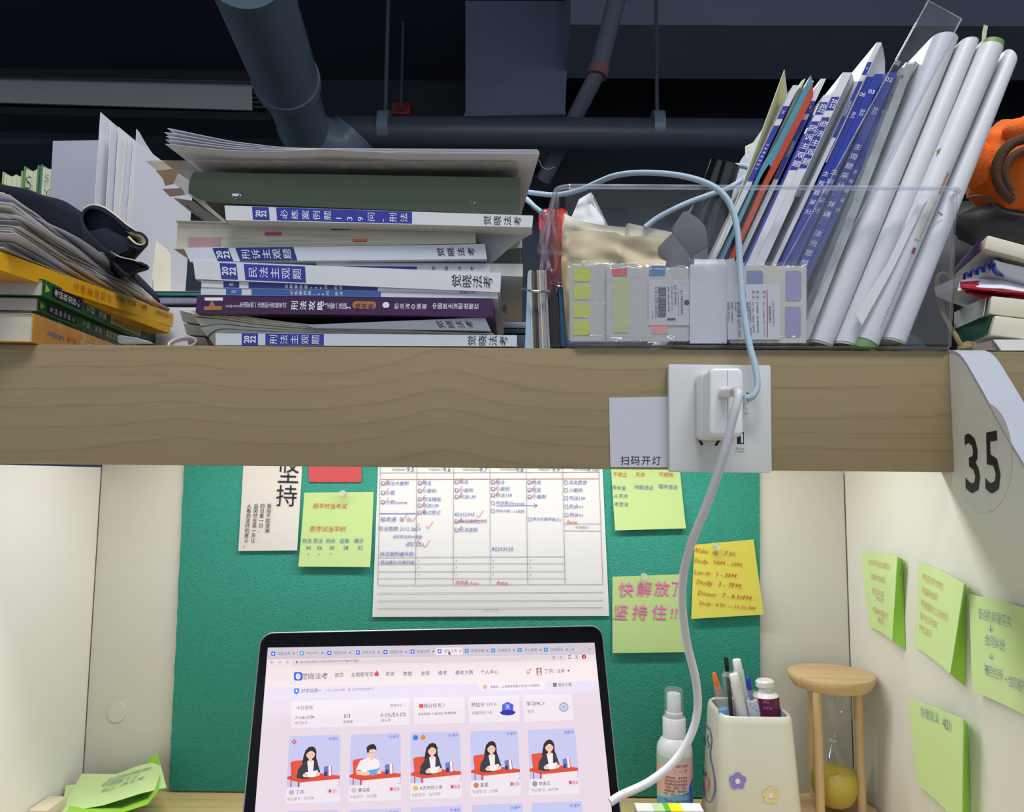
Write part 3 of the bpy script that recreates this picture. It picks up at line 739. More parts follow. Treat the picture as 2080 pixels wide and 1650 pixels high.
# handle cut in the left side
hx = xl1 - .0004
hp = spline([V((hx - .0035, .055, .128)), V((hx - .0075, .062, .140)), V((hx - .008, .10, .140)), V((hx - .009, .135, .140)), V((hx - .0065, .142, .128)), V((hx - .009, .13, .100)), V((hx - .007, .066, .100))], 5, closed=True)
make('handle_rim', *tube(hp, .0018, 8, closed=True), CLEARRIM, bn_, smooth=True)

# ---------------------------------------------------------------- leaning books, front to the aisle
def lean(u_top, v_top, w, v_bot, sl=-.452, tilt=.0):
    """quad for a spine whose left edge starts at (u_top, v_top), w pixels wide, leaning along slope sl"""
    u_b = u_top + sl*(v_top - v_bot)*-1
    return [(u_top, v_top), (u_top + w, v_top + w*tilt), (u_b + w, v_bot), (u_b, v_bot)]
def LB(name, label, u, v, w, y0, cover, cat='book', vb=690, sl=-.452, depth=.16, pages=None, **k):
    return Spine(name, label, lean(u, v, w, vb, sl), y0 + .005, depth, cover, pages, cat, **k)
# grid paper card, cream folder
o = make('grid_card', *prism([P(1514, 297, .13), P(1552, 279, .13), P(1552, 745, .13), P(1516, 745, .13)], (0, .001, 0)), CREAM); tag(o, 'cream grid paper card standing behind the leaning books', 'card')
gi = Ink(.0002)
for k in range(7): gi.line(YP(.1298), (1516, 301 + k*9), (1550, 289 + k*9), .7)
for k in range(4): gi.line(YP(.1298), (1520 + k*9, 297 - k*4), (1520 + k*9, 380), .7)
gi.build(o, M('faint_grid', (190, 186, 172), .7), 'grid_lines')
LEMON = M('pale_lemon_paper', (222, 218, 178), .6, .05, 30)
def fold(a, b_):
    tl, tr, br, bl = (1594, 142), (1601, 205), (1430, 692), (1392, 692)
    u = (tl[0] + (bl[0] - tl[0])*b_)*(1 - a) + (tr[0] + (br[0] - tr[0])*b_)*a; v = (tl[1] + (bl[1] - tl[1])*b_)*(1 - a) + (tr[1] + (br[1] - tr[1])*b_)*a
    return P(u + 7*math.sin(3.1*a)*math.sin(3*b_), v, .020 + .10*a)
o = make('paper_folder', *grid(fold, 8, 16, .0006), LEMON, smooth=True); tag(o, 'pale lemon paper folder, leftmost leaning item in the bin', 'folder')
# white book with blue label
WB = M('white_spine', (206, 207, 212), .4, .03, 25)
b = LB('paperback', 'thin white leaning paperback with narrow blue bands beside the lemon folder', 1611, 173, 12, .016, WB, sl=-.478)
b.band(BLUEBAND, b.S((1596, 215)), b.S((1583, 241)), 0, 1); b.mark('20\n22', b.S((1590, 228)), .62, WHITEINK, ls=.9)
b.band(BLUEBAND, b.S((1575, 254)), b.S((1520, 367)), .0, 1); b.chars('必练案例题采分', b.S((1560, 290)), b.S((1530, 345)), .55, WHITEINK); b.done()
TRG = clear('grey_film_sleeve', (176, 190, 182), .20, .12, hcol=(150, 165, 158))
b = Spine('film_sleeve', 'greenish translucent sleeve beside the thin white paperback', lean(1624, 178, 9, 690, -.474), .022, .15, TRG, CREAM, 'sleeve')
for k, (u, v) in enumerate(((1630, 162), (1634, 160))):
    o = make('paper_leaf', *prism([P(u, v, .03), P(u + 2.2, v, .03), P(u + 2.2 - .46*530, v + 530, .03), P(u - .46*530, v + 530, .03)], (0, .13, 0)), LEMON)
    tag(o, ['thin cream leaf fanned out before the turquoise folder', 'thin cream leaf touching the turquoise folder'][k], 'paper')
def plate(name, label, cat, pts, y0, dep, mat, **k):
    o = make(name, *prism([P(u, v, y0) for u, v in pts], (0, dep, 0)), mat, **k); return tag(o, label, cat)
TURQ = M('turquoise_plastic', (76, 138, 158), .35, .05, 40)
plate('plastic_folder', 'turquoise plastic folder leaning between cream leaves and orange folder', 'folder',
      [(1647, 153), (1651, 168), (1634, 205), (1592, 287), (1566, 340), (1562, 333), (1545, 360), (1396, 692), (1388, 692), (1545, 345), (1550, 333), (1580, 285), (1600, 245)], .014, .13, TURQ)
b = LB('exercise_book', 'yellowed exercise book leaning behind the orange red folder', 1648, 164, 5, .018, LEMON, sl=-.455, vb=690)
ORNG = M('orange_red_cover', (176, 62, 34), .45, .10, 20)
plate('report_cover', 'orange red cover leaning next to the turquoise folder', 'folder', [(1651, 169), (1652, 196), (1590, 320), (1562, 372), (1416, 695), (1406, 695), (1550, 372), (1600, 272)], .012, .14, ORNG)
b = LB('paperback', 'white leaning paperback with thin blue band right of the orange cover', 1667, 160, 11, .014, WB, sl=-.468)
b.band(BLUEBAND, b.S((1651, 205)), b.S((1638, 231)), 0, 1); b.mark('20\n22', b.S((1645, 218)), .6, WHITEINK, ls=.9)
b.band(BLUEBAND, b.S((1633, 243)), b.S((1572, 362)), .05, .95); b.chars('必练案例题采分', b.S((1612, 286)), b.S((1597, 318)), .55, WHITEINK); b.done()
b = LB('paperback', 'dark blue leaning volume titled 合商强化案例 between white paperbacks', 1660, 212, 21, .012, BLUECOV, sl=-.46)
b.band(GLOSSW, 0, b.S((1655, 231)), 0, 1); b.mark('20\n22', b.S((1652, 243)), .62, WHITEINK, ls=.9)
b.band(GLOSSW, b.S((1642, 257)), b.S((1636, 269)), 0, 1); b.chars('合商强化案例', b.S((1626, 296)), b.S((1600, 354)), .62, WHITEINK, wf=1.05, off=.01); b.chars('刑案', b.S((1588, 390)), b.S((1560, 460)), .55, WHITEINK); b.done()
b = LB('paperback', 'white leaning paperback with blue title reading 民诉主观题', 1673, 193, 17, .010, GLOSSW, sl=-.455)
b.band(BLUEBAND, b.S((1674, 207)), b.S((1663, 233)), 0, 1); b.mark('20\n22', b.S((1669, 220)), 1.15, WHITEINK, ls=.9, off=.02)
b.band(BLUEBAND, b.S((1658, 247)), b.S((1613, 346)), 0, 1); b.chars('民诉主观题', b.S((1655, 252)), b.S((1615, 343)), 1.12, WHITEINK, wf=.84, off=.005); b.done()
b = LB('paperback', 'tallest white leaning paperback with blue title reading 商法主观题', 1712, 147, 19, .004, GLOSSW, sl=-.458)
b.band(BLUEBAND, b.S((1699, 197)), b.S((1687, 225)), 0, 1); b.mark('20\n22', b.S((1693, 211)), 1.05, WHITEINK, ls=.9, off=.02)
b.band(BLUEBAND, b.S((1681, 239)), b.S((1634, 343)), 0, 1); b.chars('商法主观题', b.S((1680, 244)), b.S((1637, 340)), 1.08, WHITEINK, wf=.84, off=.005)
def cv(a, b_):
    tl, tr, br, bl = (1730, 147), (1740, 180), (1640, 400), (1612, 400)
    u = (tl[0] + (bl[0] - tl[0])*b_)*(1 - a) + (tr[0] + (br[0] - tr[0])*b_)*a; v = (tl[1] + (bl[1] - tl[1])*b_)*(1 - a) + (tr[1] + (br[1] - tr[1])*b_)*a
    return P(u, v, .0045 + .05*a)
make('open_cover', *grid(cv, 6, 8, .0004), GLOSSW, b.t, smooth=True); b.done()
b = LB('paperback', 'white leaning paperback with blue bands whose front cover stands open', 1781, 86, 9, .010, WB, sl=-.472)
b.band(BLUEBAND, b.S((1768, 127)), b.S((1756, 153)), 0, 1); b.mark('20\n22', b.S((1762, 140)), .6, WHITEINK, ls=.9)
b.band(BLUEBAND, b.S((1750, 166)), b.S((1695, 280)), .05, .95); b.chars('必练案例题采分', b.S((1732, 206)), b.S((1717, 238)), .62, WHITEINK)
def cv2(a, b_):
    tl, tr, br, bl = (1791, 87), (1796, 158), (1700, 330), (1678, 330)
    u = (tl[0] + (bl[0] - tl[0])*b_)*(1 - a) + (tr[0] + (br[0] - tr[0])*b_)*a + 4*math.sin(3*a); v = (tl[1] + (bl[1] - tl[1])*b_)*(1 - a) + (tr[1] + (br[1] - tr[1])*b_)*a
    return P(u, v, .0105 + .06*a)
make('open_cover', *grid(cv2, 6, 8, .0004), GLOSSW, b.t, smooth=True)
hw = Ink(.0004); hw.text('丁月', YP(.03), (1777, 135), up=(.4, -1), h=14, shear=.3, off=-.01)
b.done()
for (lab, u, v, w, y0, n1, body, cz) in (
    ('dark blue leaning volume numbered 06', 1760, 156, 17, .009, '06', '主观题采分', .0),
    ('dark blue leaning volume numbered 03 left of the clear ruler', 1778, 150, 18, .006, '03', '主观题采分', .0),
    ('dark blue leaning volume behind the clear ruler, large white 主观题采分', 1803, 146, 20, .010, '02', '主观题采分·背诵·法治思想', .0),
    ('narrow dark blue leaning volume right of the clear ruler', 1823, 149, 13, .014, '', '主观题采分', .0)):
    b = LB('workbook', lab, u, v, w, y0, BLUECOV, sl=-.462)
    if n1: b.mark(n1, .070 if n1 != '02' else .03, .55, WHITEINK)
    b.mark('20\n22', .15, .80 if w > 14 else .6, WHITEINK, ls=.9, off=.01)
    s0_ = .27 if n1 == '02' else .36; b.chars(body, s0_, s0_ + .036*len(body), .90, WHITEINK, wf=.85, off=.006); b.done()
# clear ruler
ry = .006
rl = [(1886, 1), (1953, 38), (1868, 175), (1650, 610), (1556, 610), (1700, 330), (1820, 120)]
RUL = clear('clear_ruler_plastic', (250, 251, 253), .03, .08, ior=1.16)
rq = [P(1886, 1, .006), P(1953, 38, .006), P(1615, 690, .006), P(1508, 690, .006)]
o = make('ruler', *prism(rq, (0, .0018, 0)), RUL); tag(o, 'transparent plastic ruler sticking up highest out of the bin', 'ruler')
rp = YP(.0059); tk = Ink(.0002)
L0, L1 = V((1886, 1, 0)), V((1508, 690, 0))
dirv = (L1 - L0).normalized(); per = V((.88, .49, 0))
for k in range(0, 150):
    s = .16 + k*.0041
    if s > .98: break
    p = L0 + (L1 - L0)*s + per*1.5; ln_ = 17 if k % 10 == 0 else (12 if k % 5 == 0 else 8)
    tk.line(rp, (p.x, p.y), (p.x + per.x*ln_, p.y + per.y*ln_), .7)
for k, s in enumerate([.205, .26, .315, .37, .425, .48, .535, .59, .645, .70]):
    p = L0 + (L1 - L0)*s + per*27
    tk.text(str(8 + k), rp, (p.x, p.y), up=(-.48, .88), h=7)
tk.build(o, M('ruler_print', (40, 44, 70), .5), 'tick_marks')
tw = Ink(.0002); tw.text('|||||||', rp, (1823, 128), up=(-.45, 1), h=10, w=9); tw.build(o, WHITEINK, 'maker_mark')
rq2 = [V((1886, 1, 0)), V((1953, 38, 0)), V((1615, 690, 0)), V((1508, 690, 0))]
make('edge_strip', *tube([P(p.x, p.y, .0069) for p in rq2], .0007, 6, closed=True), CLEARRIM, o)
# film sleeve with cream paper, loose cream sheets
b = Spine('film_sleeve', 'milky plastic sleeve leaning between blue volumes and white rolls', lean(1841, 126, 19, 690, -.385), .006, .12, clear('milky_sleeve', (225, 226, 222), .35, .1), WHITE, 'sleeve')
def cv3(a, b_):
    return P(1860 + 22*a - .42*(130 + 40*a)*b_, 124 + 22*a + 90*b_, .0065 + .05*a + .01*b_)
make('flap', *grid(cv3, 5, 5, .0004), WHITE, b.t, smooth=True)
for k, (u, w, y) in enumerate(((1883, 7, .010), (1891, 7, .012), (1899, 7, .015))):
    b = LB('paper_bundle', ['first cream paper bundle leaning right of the milky sleeve', 'middle cream paper bundle leaning right of the milky sleeve', 'cream paper bundle leaning against the white document cover'][k], u, 120 - k, w, y, CREAM, 'paper', vb=694, sl=-.412, pages=CREAMP, depth=.14)
# ---------------------------------------------------------------- white round-backed covers
ROLLW = M('white_soft_cover', (210, 211, 214), .42, .02, 20)
RGREEN = M('leaf_green_lining', (112, 148, 78), .5, .06, 30); RPALE = M('pale_green_lining', (176, 190, 158), .5, .06, 30)
def roll(name, label, quad, y0, depth, lining, rim, cover=ROLLW, cat='booklet'):
    q = [P(u, v, y0) for u, v in quad]; c = bil(q, 1, .5)
    t = thing(name, label, cat, V((c.x, y0 + .05, min(p.z for p in q))))
    Wd = (q[1] - q[0]).length/2
    def sect(k, inner):
        """k over the U: left leg, half circle, right leg -> (t, y)"""
        r = 1 - inner
        if k < .3: return .5 - .5*r, Wd + (depth - Wd)*(1 - k/.3)
        if k > .7: return .5 + .5*r, Wd + (depth - Wd)*((k - .7)/.3)
        a = math.pi*(k - .3)/.4
        return .5 - .5*r*math.cos(a), Wd*(1 - r*math.sin(a))
    def f(inner, s0, s1):
        def g(a, b_):
            tt, yy = sect(a, inner); return bil(q, s0 + (s1 - s0)*b_, tt) + V((0, yy, 0))
        return g
    o1 = grid(f(0, 0, 1), 34, 2); i1 = grid(f(.05, 0, 1), 34, 2)
    n = len(o1[0]); vs = o1[0] + i1[0]; fs = list(o1[1]) + [tuple(x + n for x in reversed(fc)) for fc in i1[1]]
    w = 35
    for j in (0, 2):
        for i in range(34):
            a, b_ = j*w + i, j*w + i + 1; fs.append((a, b_, b_ + n, a + n))
    for i in (0, 34):
        for j in range(2): a, b_ = j*w + i, (j + 1)*w + i; fs.append((a, b_, b_ + n, a + n))
    make('cover', vs, fs, cover, t, smooth=True)
    v2, f2 = grid(f(.06, -rim, 1 + rim*1.6), 34, 2, .0006)
    make('lining', v2, f2, lining, t, smooth=True)
    make('leaves', *join(hexa(q, .006, .994, .12, .30, Wd, depth*.96), hexa(q, .006, .994, .33, .52, Wd*1.05, depth*.95), hexa(q, .006, .994, .55, .88, Wd, depth*.96)), CREAM, t)
    return t, q
roll('document_cover', 'white round backed booklet, leftmost and widest of the four in the bin', [(1905, 62), (1958, 70), (1700, 702), (1650, 686)], .0085, .10, RPALE, .004)
r2 = roll('document_cover', 'white round backed booklet, second of four, beside the widest one', [(1961, 74), (1996, 78), (1748, 700), (1704, 690)], .008, .10, RPALE, .004)
r3, q3 = roll('document_cover', 'white round backed booklet with green rim and small printed labels', [(2004, 78), (2049, 92), (1793, 702), (1744, 680)], .004, .10, RGREEN, .017)
roll('document_cover', 'white round backed booklet, rightmost of four, against the orange plush', [(2051, 94), (2073, 122), (1848, 696), (1798, 682)], .012, .10, RPALE, .004)
o = make('page_marker', *grid(lambda a, b_: P(1999 + 8*a - 4*b_ - 2*math.sin(3*b_), 50 + 45*b_ + 3*a, .03), 2, 6, .0004), RPALE, smooth=True); tag(o, 'green strip sticking up between the round backed booklets', 'marker')
o = make('loose_sheet', *prism([P(u, v, .0015) for u, v in ((1872, 396), (1886, 396), (1815, 545), (1751, 661), (1737, 637), (1800, 540))], (0, .0005, 0)), WHITE); tag(o, 'white sheet corner between the second and green rimmed booklets', 'paper')
# labels printed on the green-rimmed cover, following its round back
pq = Pl(bil(q3, .5, .5) + V((0, -.0006, 0)), (0, -1, 0))
i1, i2, i3, i4, i5 = Ink(), Ink(), Ink(), Ink(), Ink()
def along(s, t): return (2027 - 258*s + (t - .5)*47, 85 + 606*s + (t - .5)*12)
def slab(ink, s0, s1, t0, t1, lift=0):
    for k in range(6):
        ta, tb = t0 + (t1 - t0)*k/6, t0 + (t1 - t0)*(k + 1)/6; ink.poly(pq, [along(s0, ta), along(s1, ta), along(s1, tb), along(s0, tb)], lift)
def wrap_round(ink):
    ax = (q3[3] - q3[0]).normalized(); cr = (q3[1] - q3[0]); cr -= ax*cr.dot(ax); R_ = cr.length/2; cr.normalize()
    for v in ink.vs:
        x = max(-.97, min(.97, ((v - q3[0]).dot(cr) - R_)/R_)); v.y += R_*(1 - math.sqrt(1 - x*x))
    return ink
slab(i1, .43, .50, .72, .98); slab(i2, .52, .66, .50, .86); slab(i4, .685, .705, .62, .88)
for k, ch in enumerate('每一次努力都会有所收获'): i5.text(ch, pq, along(.535 + .011*k, .74), up=(.42, -.9), h=5)
for k, ch in enumerate('坚持读书'): i3.text(ch, pq, along(.445 + .012*k, .85), up=(.42, -.9), h=5.5)
for k, ch in enumerate('时光不负有心人，星光不问赶路人，未来可期，加油'): i5.text(ch, pq, along(.715 + .0108*k, .70), up=(.42, -.9), h=5)
for k, ch in enumerate('愿你的努力终有回报愿你走过的路都有光'): i5.text(ch, pq, along(.72 + .0108*k, .84), up=(.42, -.9), h=4)
for k_ in (i1, i2, i3, i4, i5): wrap_round(k_)
i1.build(r3, M('label_orange', (204, 142, 96), .5, .05), 'label'); i2.build(r3, M('label_cream', (206, 202, 184), .5, .04), 'label'); i4.build(r3, M('label_red', (150, 50, 52), .5, .04), 'label')
i3.build(r3, WHITEINK); i5.build(r3, GREYINK)
lg = Ink(.0003); lg.poly(YP(.0075), [(1902, 306), (1913, 300), (1911, 308), (1903, 315)]); lg.build(r2[0], RGREEN, 'leaf_print')
# ---------------------------------------------------------------- packs against the front wall
FT = .0012   # just inside the front wall: y from ybf+TH
y1 = ybf + .006
def pouch(name, label, cat, u0, v0, u1, v1, y, film=True):
    t = thing(name, label, cat, P((u0 + u1)/2, v1, y)); return t
LIME = M('lime_tab', (186, 196, 50), .55, .06, 60); LIMEP = M('pale_lime_tab', (176, 184, 126), .55, .06, 60)
CARDG = M('index_backing_grey', (178, 178, 174), .5, .03, 30); CARDC = M('index_backing_cream', (196, 192, 178), .5, .03, 30)
def rrect(u0, v0, u1, v1, r, corners='1111', n=5):
    out = []
    for k, (cx, cy, a0) in enumerate(((u1 - r, v0 + r, -90), (u1 - r, v1 - r, 0), (u0 + r, v1 - r, 90), (u0 + r, v0 + r, 180))):
        if corners[k] == '1': out += [(cx + r*math.cos(math.radians(a0 + 90*i/n)), cy + r*math.sin(math.radians(a0 + 90*i/n))) for i in range(n + 1)]
        else: out.append(((u1, v0), (u1, v1), (u0, v1), (u0, v0))[k])
    return out
def wavy(u0, v0, u1, v1, y, amp=.0020):
    def f(a, b_):
        e = .5 + .5*math.cos(b_*math.pi*2) if b_ < .25 or b_ > .9 else .12
        p = P(u0 + (u1 - u0)*a, v0 + (v1 - v0)*b_, y)
        bend = .0042*max(0, 1 - b_/.10)**2
        return p + V((0, amp*e*(mnoise.noise(V((a*9, b_*14, u0*.1))) - .4) + bend + .0011*max(0, 1 - b_/.22)*mnoise.noise(V((a*16, b_*30, v0*.1))), 0))
    return f
def tabpack(name, label, u0, v0, u1, v1, y, backing, shapes, cat='sticky tabs'):
    t = thing(name, label, cat, P((u0 + u1)/2, v1, y) + V((0, .001, 0)))
    make('backing_card', *prism([P(a, b, y) for a, b in rrect(u0 + 3, v0 + 10, u1 - 3, v1 - 4, 4)], (0, .0012, 0)), backing, t)
    for (nm, mat, pts) in shapes: make(nm, *prism([P(a, b, y - .0004) for a, b in pts], (0, .0003, 0)), mat, t)
    make('film_pouch', *grid(wavy(u0, v0, u1, v1, y - .0012), 64, 64), FILM, t, smooth=True)
    return t
SLATE = M('slate_blue_tab', (118, 128, 162), .5, .05, 50); PURP = M('lilac_tab', (146, 136, 182), .5, .05, 50)
tabpack('tab_pack', 'pack with four lime green square tabs at left of the bin front', 1154, 527, 1300, 698, y1 + .0045, CARDG,
        [('lime_tab', LIME, rrect(1165, v, 1199, v + 29, 3)) for v in (543, 579.5, 616, 652)])
tabpack('tab_pack', 'pack with blue and red tabs and a barcode card, centre of the bin front', 1229, 533, 1404, 697, y1 + .0022, CARDG,
        [('pale_lime_tab', LIMEP, rrect(1246, 567, 1278, 676, 4)), ('red_tab', M('red_tab', (196, 84, 78), .5, .05), rrect(1243, 544, 1274, 561, 6, '0010')), ('blue_tab', M('blue_tab', (62, 118, 160), .5, .05), rrect(1319, 540, 1351, 560, 6, '0001')), ('pink_tab', M('salmon_tab', (214, 142, 134), .5, .05), rrect(1322, 658, 1356, 678, 7, '0011'))])
tg = bpy.data.objects['tab_pack.001']
bcard = make('barcode_card', *prism([P(a, b, y1 + .0014) for a, b in ((1317, 568), (1402, 568), (1402, 661), (1317, 661))], (0, .0003, 0)), M('barcode_card_lilac', (190, 184, 190), .5, .03), tg)
bi = Ink(.0001); bp_ = YP(y1 + .0013)
v = 583
for k in range(30):
    h_ = .8 + 1.6*((k*7) % 5)/4; bi.rect(bp_, 1337 if 0 < k < 29 else 1334, v, 1353, v + h_); v += h_ + .9 + .5*((k*3) % 3)
    if v > 644: break
bi.text('6 941738 286802', bp_, (1333, 614), up=(1, 0), w=62); bi.text('规格  30张+30张+30张', bp_, (1358, 608), up=(1, 0), w=52); bi.text('执行标准 QB/T 1437-2014', bp_, (1365, 606), up=(1, 0), w=50)
bi.text('品名  索引便利贴', bp_, (1372, 600), up=(1, 0), w=42); bi.text('此贴可重复粘贴使用', bp_, (1385, 614), up=(1, 0), w=50); bi.line(bp_, (1378, 590), (1378, 642), .7)
bi.rect(bp_, 1355, 646, 1372, 651); bi.disc(bp_, 1395, 615, 5.4); bi.text('Made in China', bp_, (1326, 640), up=(1, 0), w=18)
bi.build(bcard, BLACKINK)
t = tabpack('tab_pack', 'cream pack of lilac and slate blue rounded tabs at right', 1479, 530, 1641, 701, y1 + .0038, CARDC,
        [('slate_tab', SLATE, rrect(1517, 550, 1550, 578, 6, '1000')), ('lilac_tab', PURP, rrect(1596, 550, 1628, 611, 7, '1100')), ('lilac_tab', PURP, rrect(1595, 623, 1627, 685, 7, '1100'))])
# lens tissue card and sachet
ys = y1 + .0004
t = thing('tissue_sachet', 'white translucent sachet with a printed instruction panel for lens cleaning', 'sachet', P(1440, 698, ys))
make('front_film', *grid(wavy(1401, 524, 1476, 698, ys, .0008), 14, 20, .0004), M('milky_sachet', (186, 190, 194), .4, .05, 25), t, smooth=True)
make('print_panel', *prism([P(a, b, ys + .0008) for a, b in ((1474, 528), (1492, 524), (1494, 578), (1586, 577), (1585, 690), (1478, 690))], (0, .0006, 0)), M('panel_pale', (194, 196, 200), .5, .03, 25), t)
make('seal_mark', *prism([P(a, b, ys - .0003) for a, b in ((1457, 695), (1469, 695), (1469, 699), (1457, 699))], (0, .0002, 0)), M('seal_dark', (100, 100, 106), .5), t)
make('seal_mark', *prism([P(a, b, ys - .0003) for a, b in ((1400, 525), (1410, 525), (1410, 537), (1400, 537))], (0, .0002, 0)), bpy.data.materials['seal_dark'], t)
ti, tr_ = Ink(.0002), Ink(.0002); tp = YP(ys + .0007)
def down(body, u, v0, v1): ti.text(body, tp, (u, (v0 + v1)/2), up=(1, 0), w=(v1 - v0))
down('Lens Cleaning Tissue', 1571, 613, 663); down('眼镜擦拭湿巾', 1564, 622, 656)
for (u, hd, bd, v1) in ((1552, '成  分：', '异丙醇、十二烷基硫酸钠、活性剂、乙二醇、无纺布', 684), (1539, '用  法：', '用于眼镜镜片、镜头等的擦拭清洁。', 678), (1530, '特  点：', '去污、除尘、不留痕迹、快速干燥', 676), (1524, '', '本产品使用精选材料，一次性使用', 684), (1513, '注意事项：', '本品为外用品请勿入口、避免接触', 684)):
    if hd: down(hd, u, 590, 609)
    down(bd, u, 613, v1)
for (u, bd, v1) in ((1518, '使用后请勿放回。', 668), (1494, '打开后立即使用。', 632), (1487, '请放置于儿童接触不到', 656), (1480, '保质期三年见封口', 653), (1501, '执行标准 Q/YT 1031', 684)): down(bd, u, 613, v1)
ti.build(t, BLACKINK); tr_.line(tp, (1558, 589), (1559, 685), 1.8); tr_.build(t, M('red_rule', (170, 60, 80), .5), 'red_rule')
# ---------------------------------------------------------------- crumpled paper bag, tissue, grey cloth, black case
def patch(rows, ys_, amp=0, f=12):
    """surface through rows of pixel points, one row per depth in ys_"""
    nr, nc = len(rows), len(rows[0])
    def g(a, b_):
        x = a*(nc - 1); i = min(nc - 2, int(x)); fx = x - i; y = b_*(nr - 1); j = min(nr - 2, int(y)); fy = y - j
        def L2(k): return [rows[k][i][m] + (rows[k][i + 1][m] - rows[k][i][m])*fx for m in (0, 1)]
        p, q = L2(j), L2(j + 1); yy = ys_[j] + (ys_[j + 1] - ys_[j])*fy
        nz = amp*mnoise.noise(V((a*f, b_*f, nr*3.1))) if amp else 0
        return P(p[0] + (q[0] - p[0])*fy, p[1] + (q[1] - p[1])*fy, yy + nz)
    return g
BAG = M('manila_paper', (208, 190, 150), .5, .06, 25)
t = thing('paper_bag', 'crumpled cream paper bag inside the bin behind the lime tabs', 'bag', P(1240, 695, .02))
make('front_face', *grid(patch([[(1142, 484), (1160, 470), (1200, 468), (1250, 472), (1268, 480), (1310, 480), (1362, 487)], [(1140, 540), (1160, 545), (1200, 545), (1250, 545), (1270, 545), (1310, 545), (1352, 540)], [(1152, 690), (1170, 694), (1200, 694), (1250, 694), (1270, 694), (1310, 694), (1345, 694)]], [.014, .011, .010], .007, 5), 40, 24, .0005), BAG, t, smooth=True)
make('back_face', *grid(patch([[(1141, 462), (1146, 433), (1175, 448), (1220, 457), (1270, 462), (1275, 453), (1366, 472)], [(1142, 560), (1160, 560), (1200, 560), (1250, 560), (1270, 560), (1310, 560), (1352, 560)]], [.034, .030], .006, 4), 36, 14, .0005), M('manila_inside', (214, 206, 184), .55, .05, 25), t, smooth=True)
t = thing('tissue', 'crumpled white tissue poking up at left inside the bin', 'tissue', P(1195, 470, .055))
make('left_fold', *grid(patch([[(1176, 405), (1199, 391), (1203, 400)], [(1155, 455), (1190, 460), (1232, 462)]], [.055, .050], .003, 3), 14, 12, .0003), WHITE, t, smooth=True)
make('right_fold', *grid(patch([[(1196, 395), (1201, 391), (1206, 400)], [(1196, 462), (1215, 462), (1236, 461)]], [.052, .058], .003, 3), 14, 12, .0003), WHITE, t, smooth=True)
GRY = M('grey_soft_plastic', (92, 93, 96), .6, .06, 60)
t = thing('folding_stand', 'dark grey folded plastic stand leaning at the middle of the bin', 'stand', P(1390, 540, .02))
make('upper_panel', *prism([P(u, v, .016) for u, v in ((1366, 462), (1388, 430), (1396, 428), (1418, 443), (1434, 460), (1440, 500), (1404, 522), (1368, 476))], (0, .006, 0)), GRY, t, bevel=.0012)
make('lower_panel', *prism([P(u, v, .010) for u, v in ((1336, 502), (1366, 472), (1405, 522), (1404, 692), (1362, 692), (1350, 527), (1338, 514))], (0, .005, 0)), GRY, t, bevel=.0012)
make('side_panel', *prism([P(u, v, .012) for u, v in ((1406, 520), (1438, 502), (1442, 692), (1408, 692))], (0, .006, 0)), GRY, t, bevel=.001)
BLK = M('glossy_black', (16, 17, 20), .16, .1, 20, spec=.6)
t = thing('spectacle_case', 'glossy black folded case leaning diagonally inside the bin', 'case', P(1420, 560, .05))
def cap_(u0, v0, u1, v1, y, r, sx=.6):
    a, b_ = P(u0, v0, y), P(u1, v1, y + .01); return tube(spline([a, a.lerp(b_, .02), a.lerp(b_, .06), a.lerp(b_, .5), b_], 4), lambda k: r*(1 - .45*max(0, 1 - k*9)**2), 16)
make('left_shell', *cap_(1462, 331, 1400, 500, .045, .0095), BLK, t, smooth=True)
make('right_shell', *cap_(1480, 335, 1428, 520, .043, .0105), BLK, t, smooth=True)
make('lower_body', *prism([P(u, v, .05) for u, v in ((1440, 372), (1490, 352), (1493, 380), (1478, 440), (1440, 690), (1392, 690), (1384, 500), (1368, 470), (1405, 420))], (0, .012, 0)), M('black_case_cloth', (34, 36, 38), .5, .2, 40), t, bevel=.003)
# ---------------------------------------------------------------- left pile: books lying with their spines to the right
def side_book(name, label, cat, corner, z0, z1, back, w, cover, pages, tailcap=True, ct=.0005):
    """corner = (x, y) of the near end of the spine, back = (x, y) of its far end; the book lies to the left of its spine"""
    a, b_ = V((corner[0], corner[1], 0)), V((back[0], back[1], 0)); d = (b_ - a).normalized(); L_ = (b_ - a).length; n = V((-d.y, d.x, 0))
    zs = (lambda s: z0[0] + (z0[1] - z0[0])*s) if isinstance(z0, tuple) else (lambda s: z0)
    hs = z1 - (z0[0] if isinstance(z0, tuple) else z0)
    t = thing(name, label, cat, (a + b_)/2 + n*w/2 + V((0, 0, zs(.5))))
    def hx(s0, s1, q0, q1, h0, h1):
        vs = []
        for hh in (h0, h1):
            for s, q in ((s0, q0), (s1, q0), (s1, q1), (s0, q1)): vs.append(a + d*(L_*s) + n*(w*q) + V((0, 0, zs(s) + hs*hh)))
        return vs, HEXF
    k = ct/hs; e = .0006/w; r = .0012/L_
    make('cover', *join(hx(0, 1, 0, e, 0, 1), hx(0, 1, e*1.05, 1, 0, k), hx(0, 1, e*1.05, 1, 1 - k, 1)), cover, t)
    make('page_block', *hx(r, 1 - r, e*1.2, .99, k*1.2, 1 - k*1.2), pages, t)
    # frame of the spine for lettering: position along, height share
    def sp(s, h): return a + d*(L_*s) - n*.0003 + V((0, 0, zs(s) + hs*h))
    return t, sp, d, hs, L_
def spine_text(ink, sp, d, body, s0, s1, hc, hh):
    """running along the spine, read from the near end; characters upright toward the far end's left (turned a quarter)"""
    n = len(body)
    for k, ch in enumerate(body):
        if ch == ' ': continue
        ink.raw(ch, sp(s0 + (s1 - s0)*(k + .5)/n, hc), V((0, 0, 1)), -V(d), hh, hh, em=True)
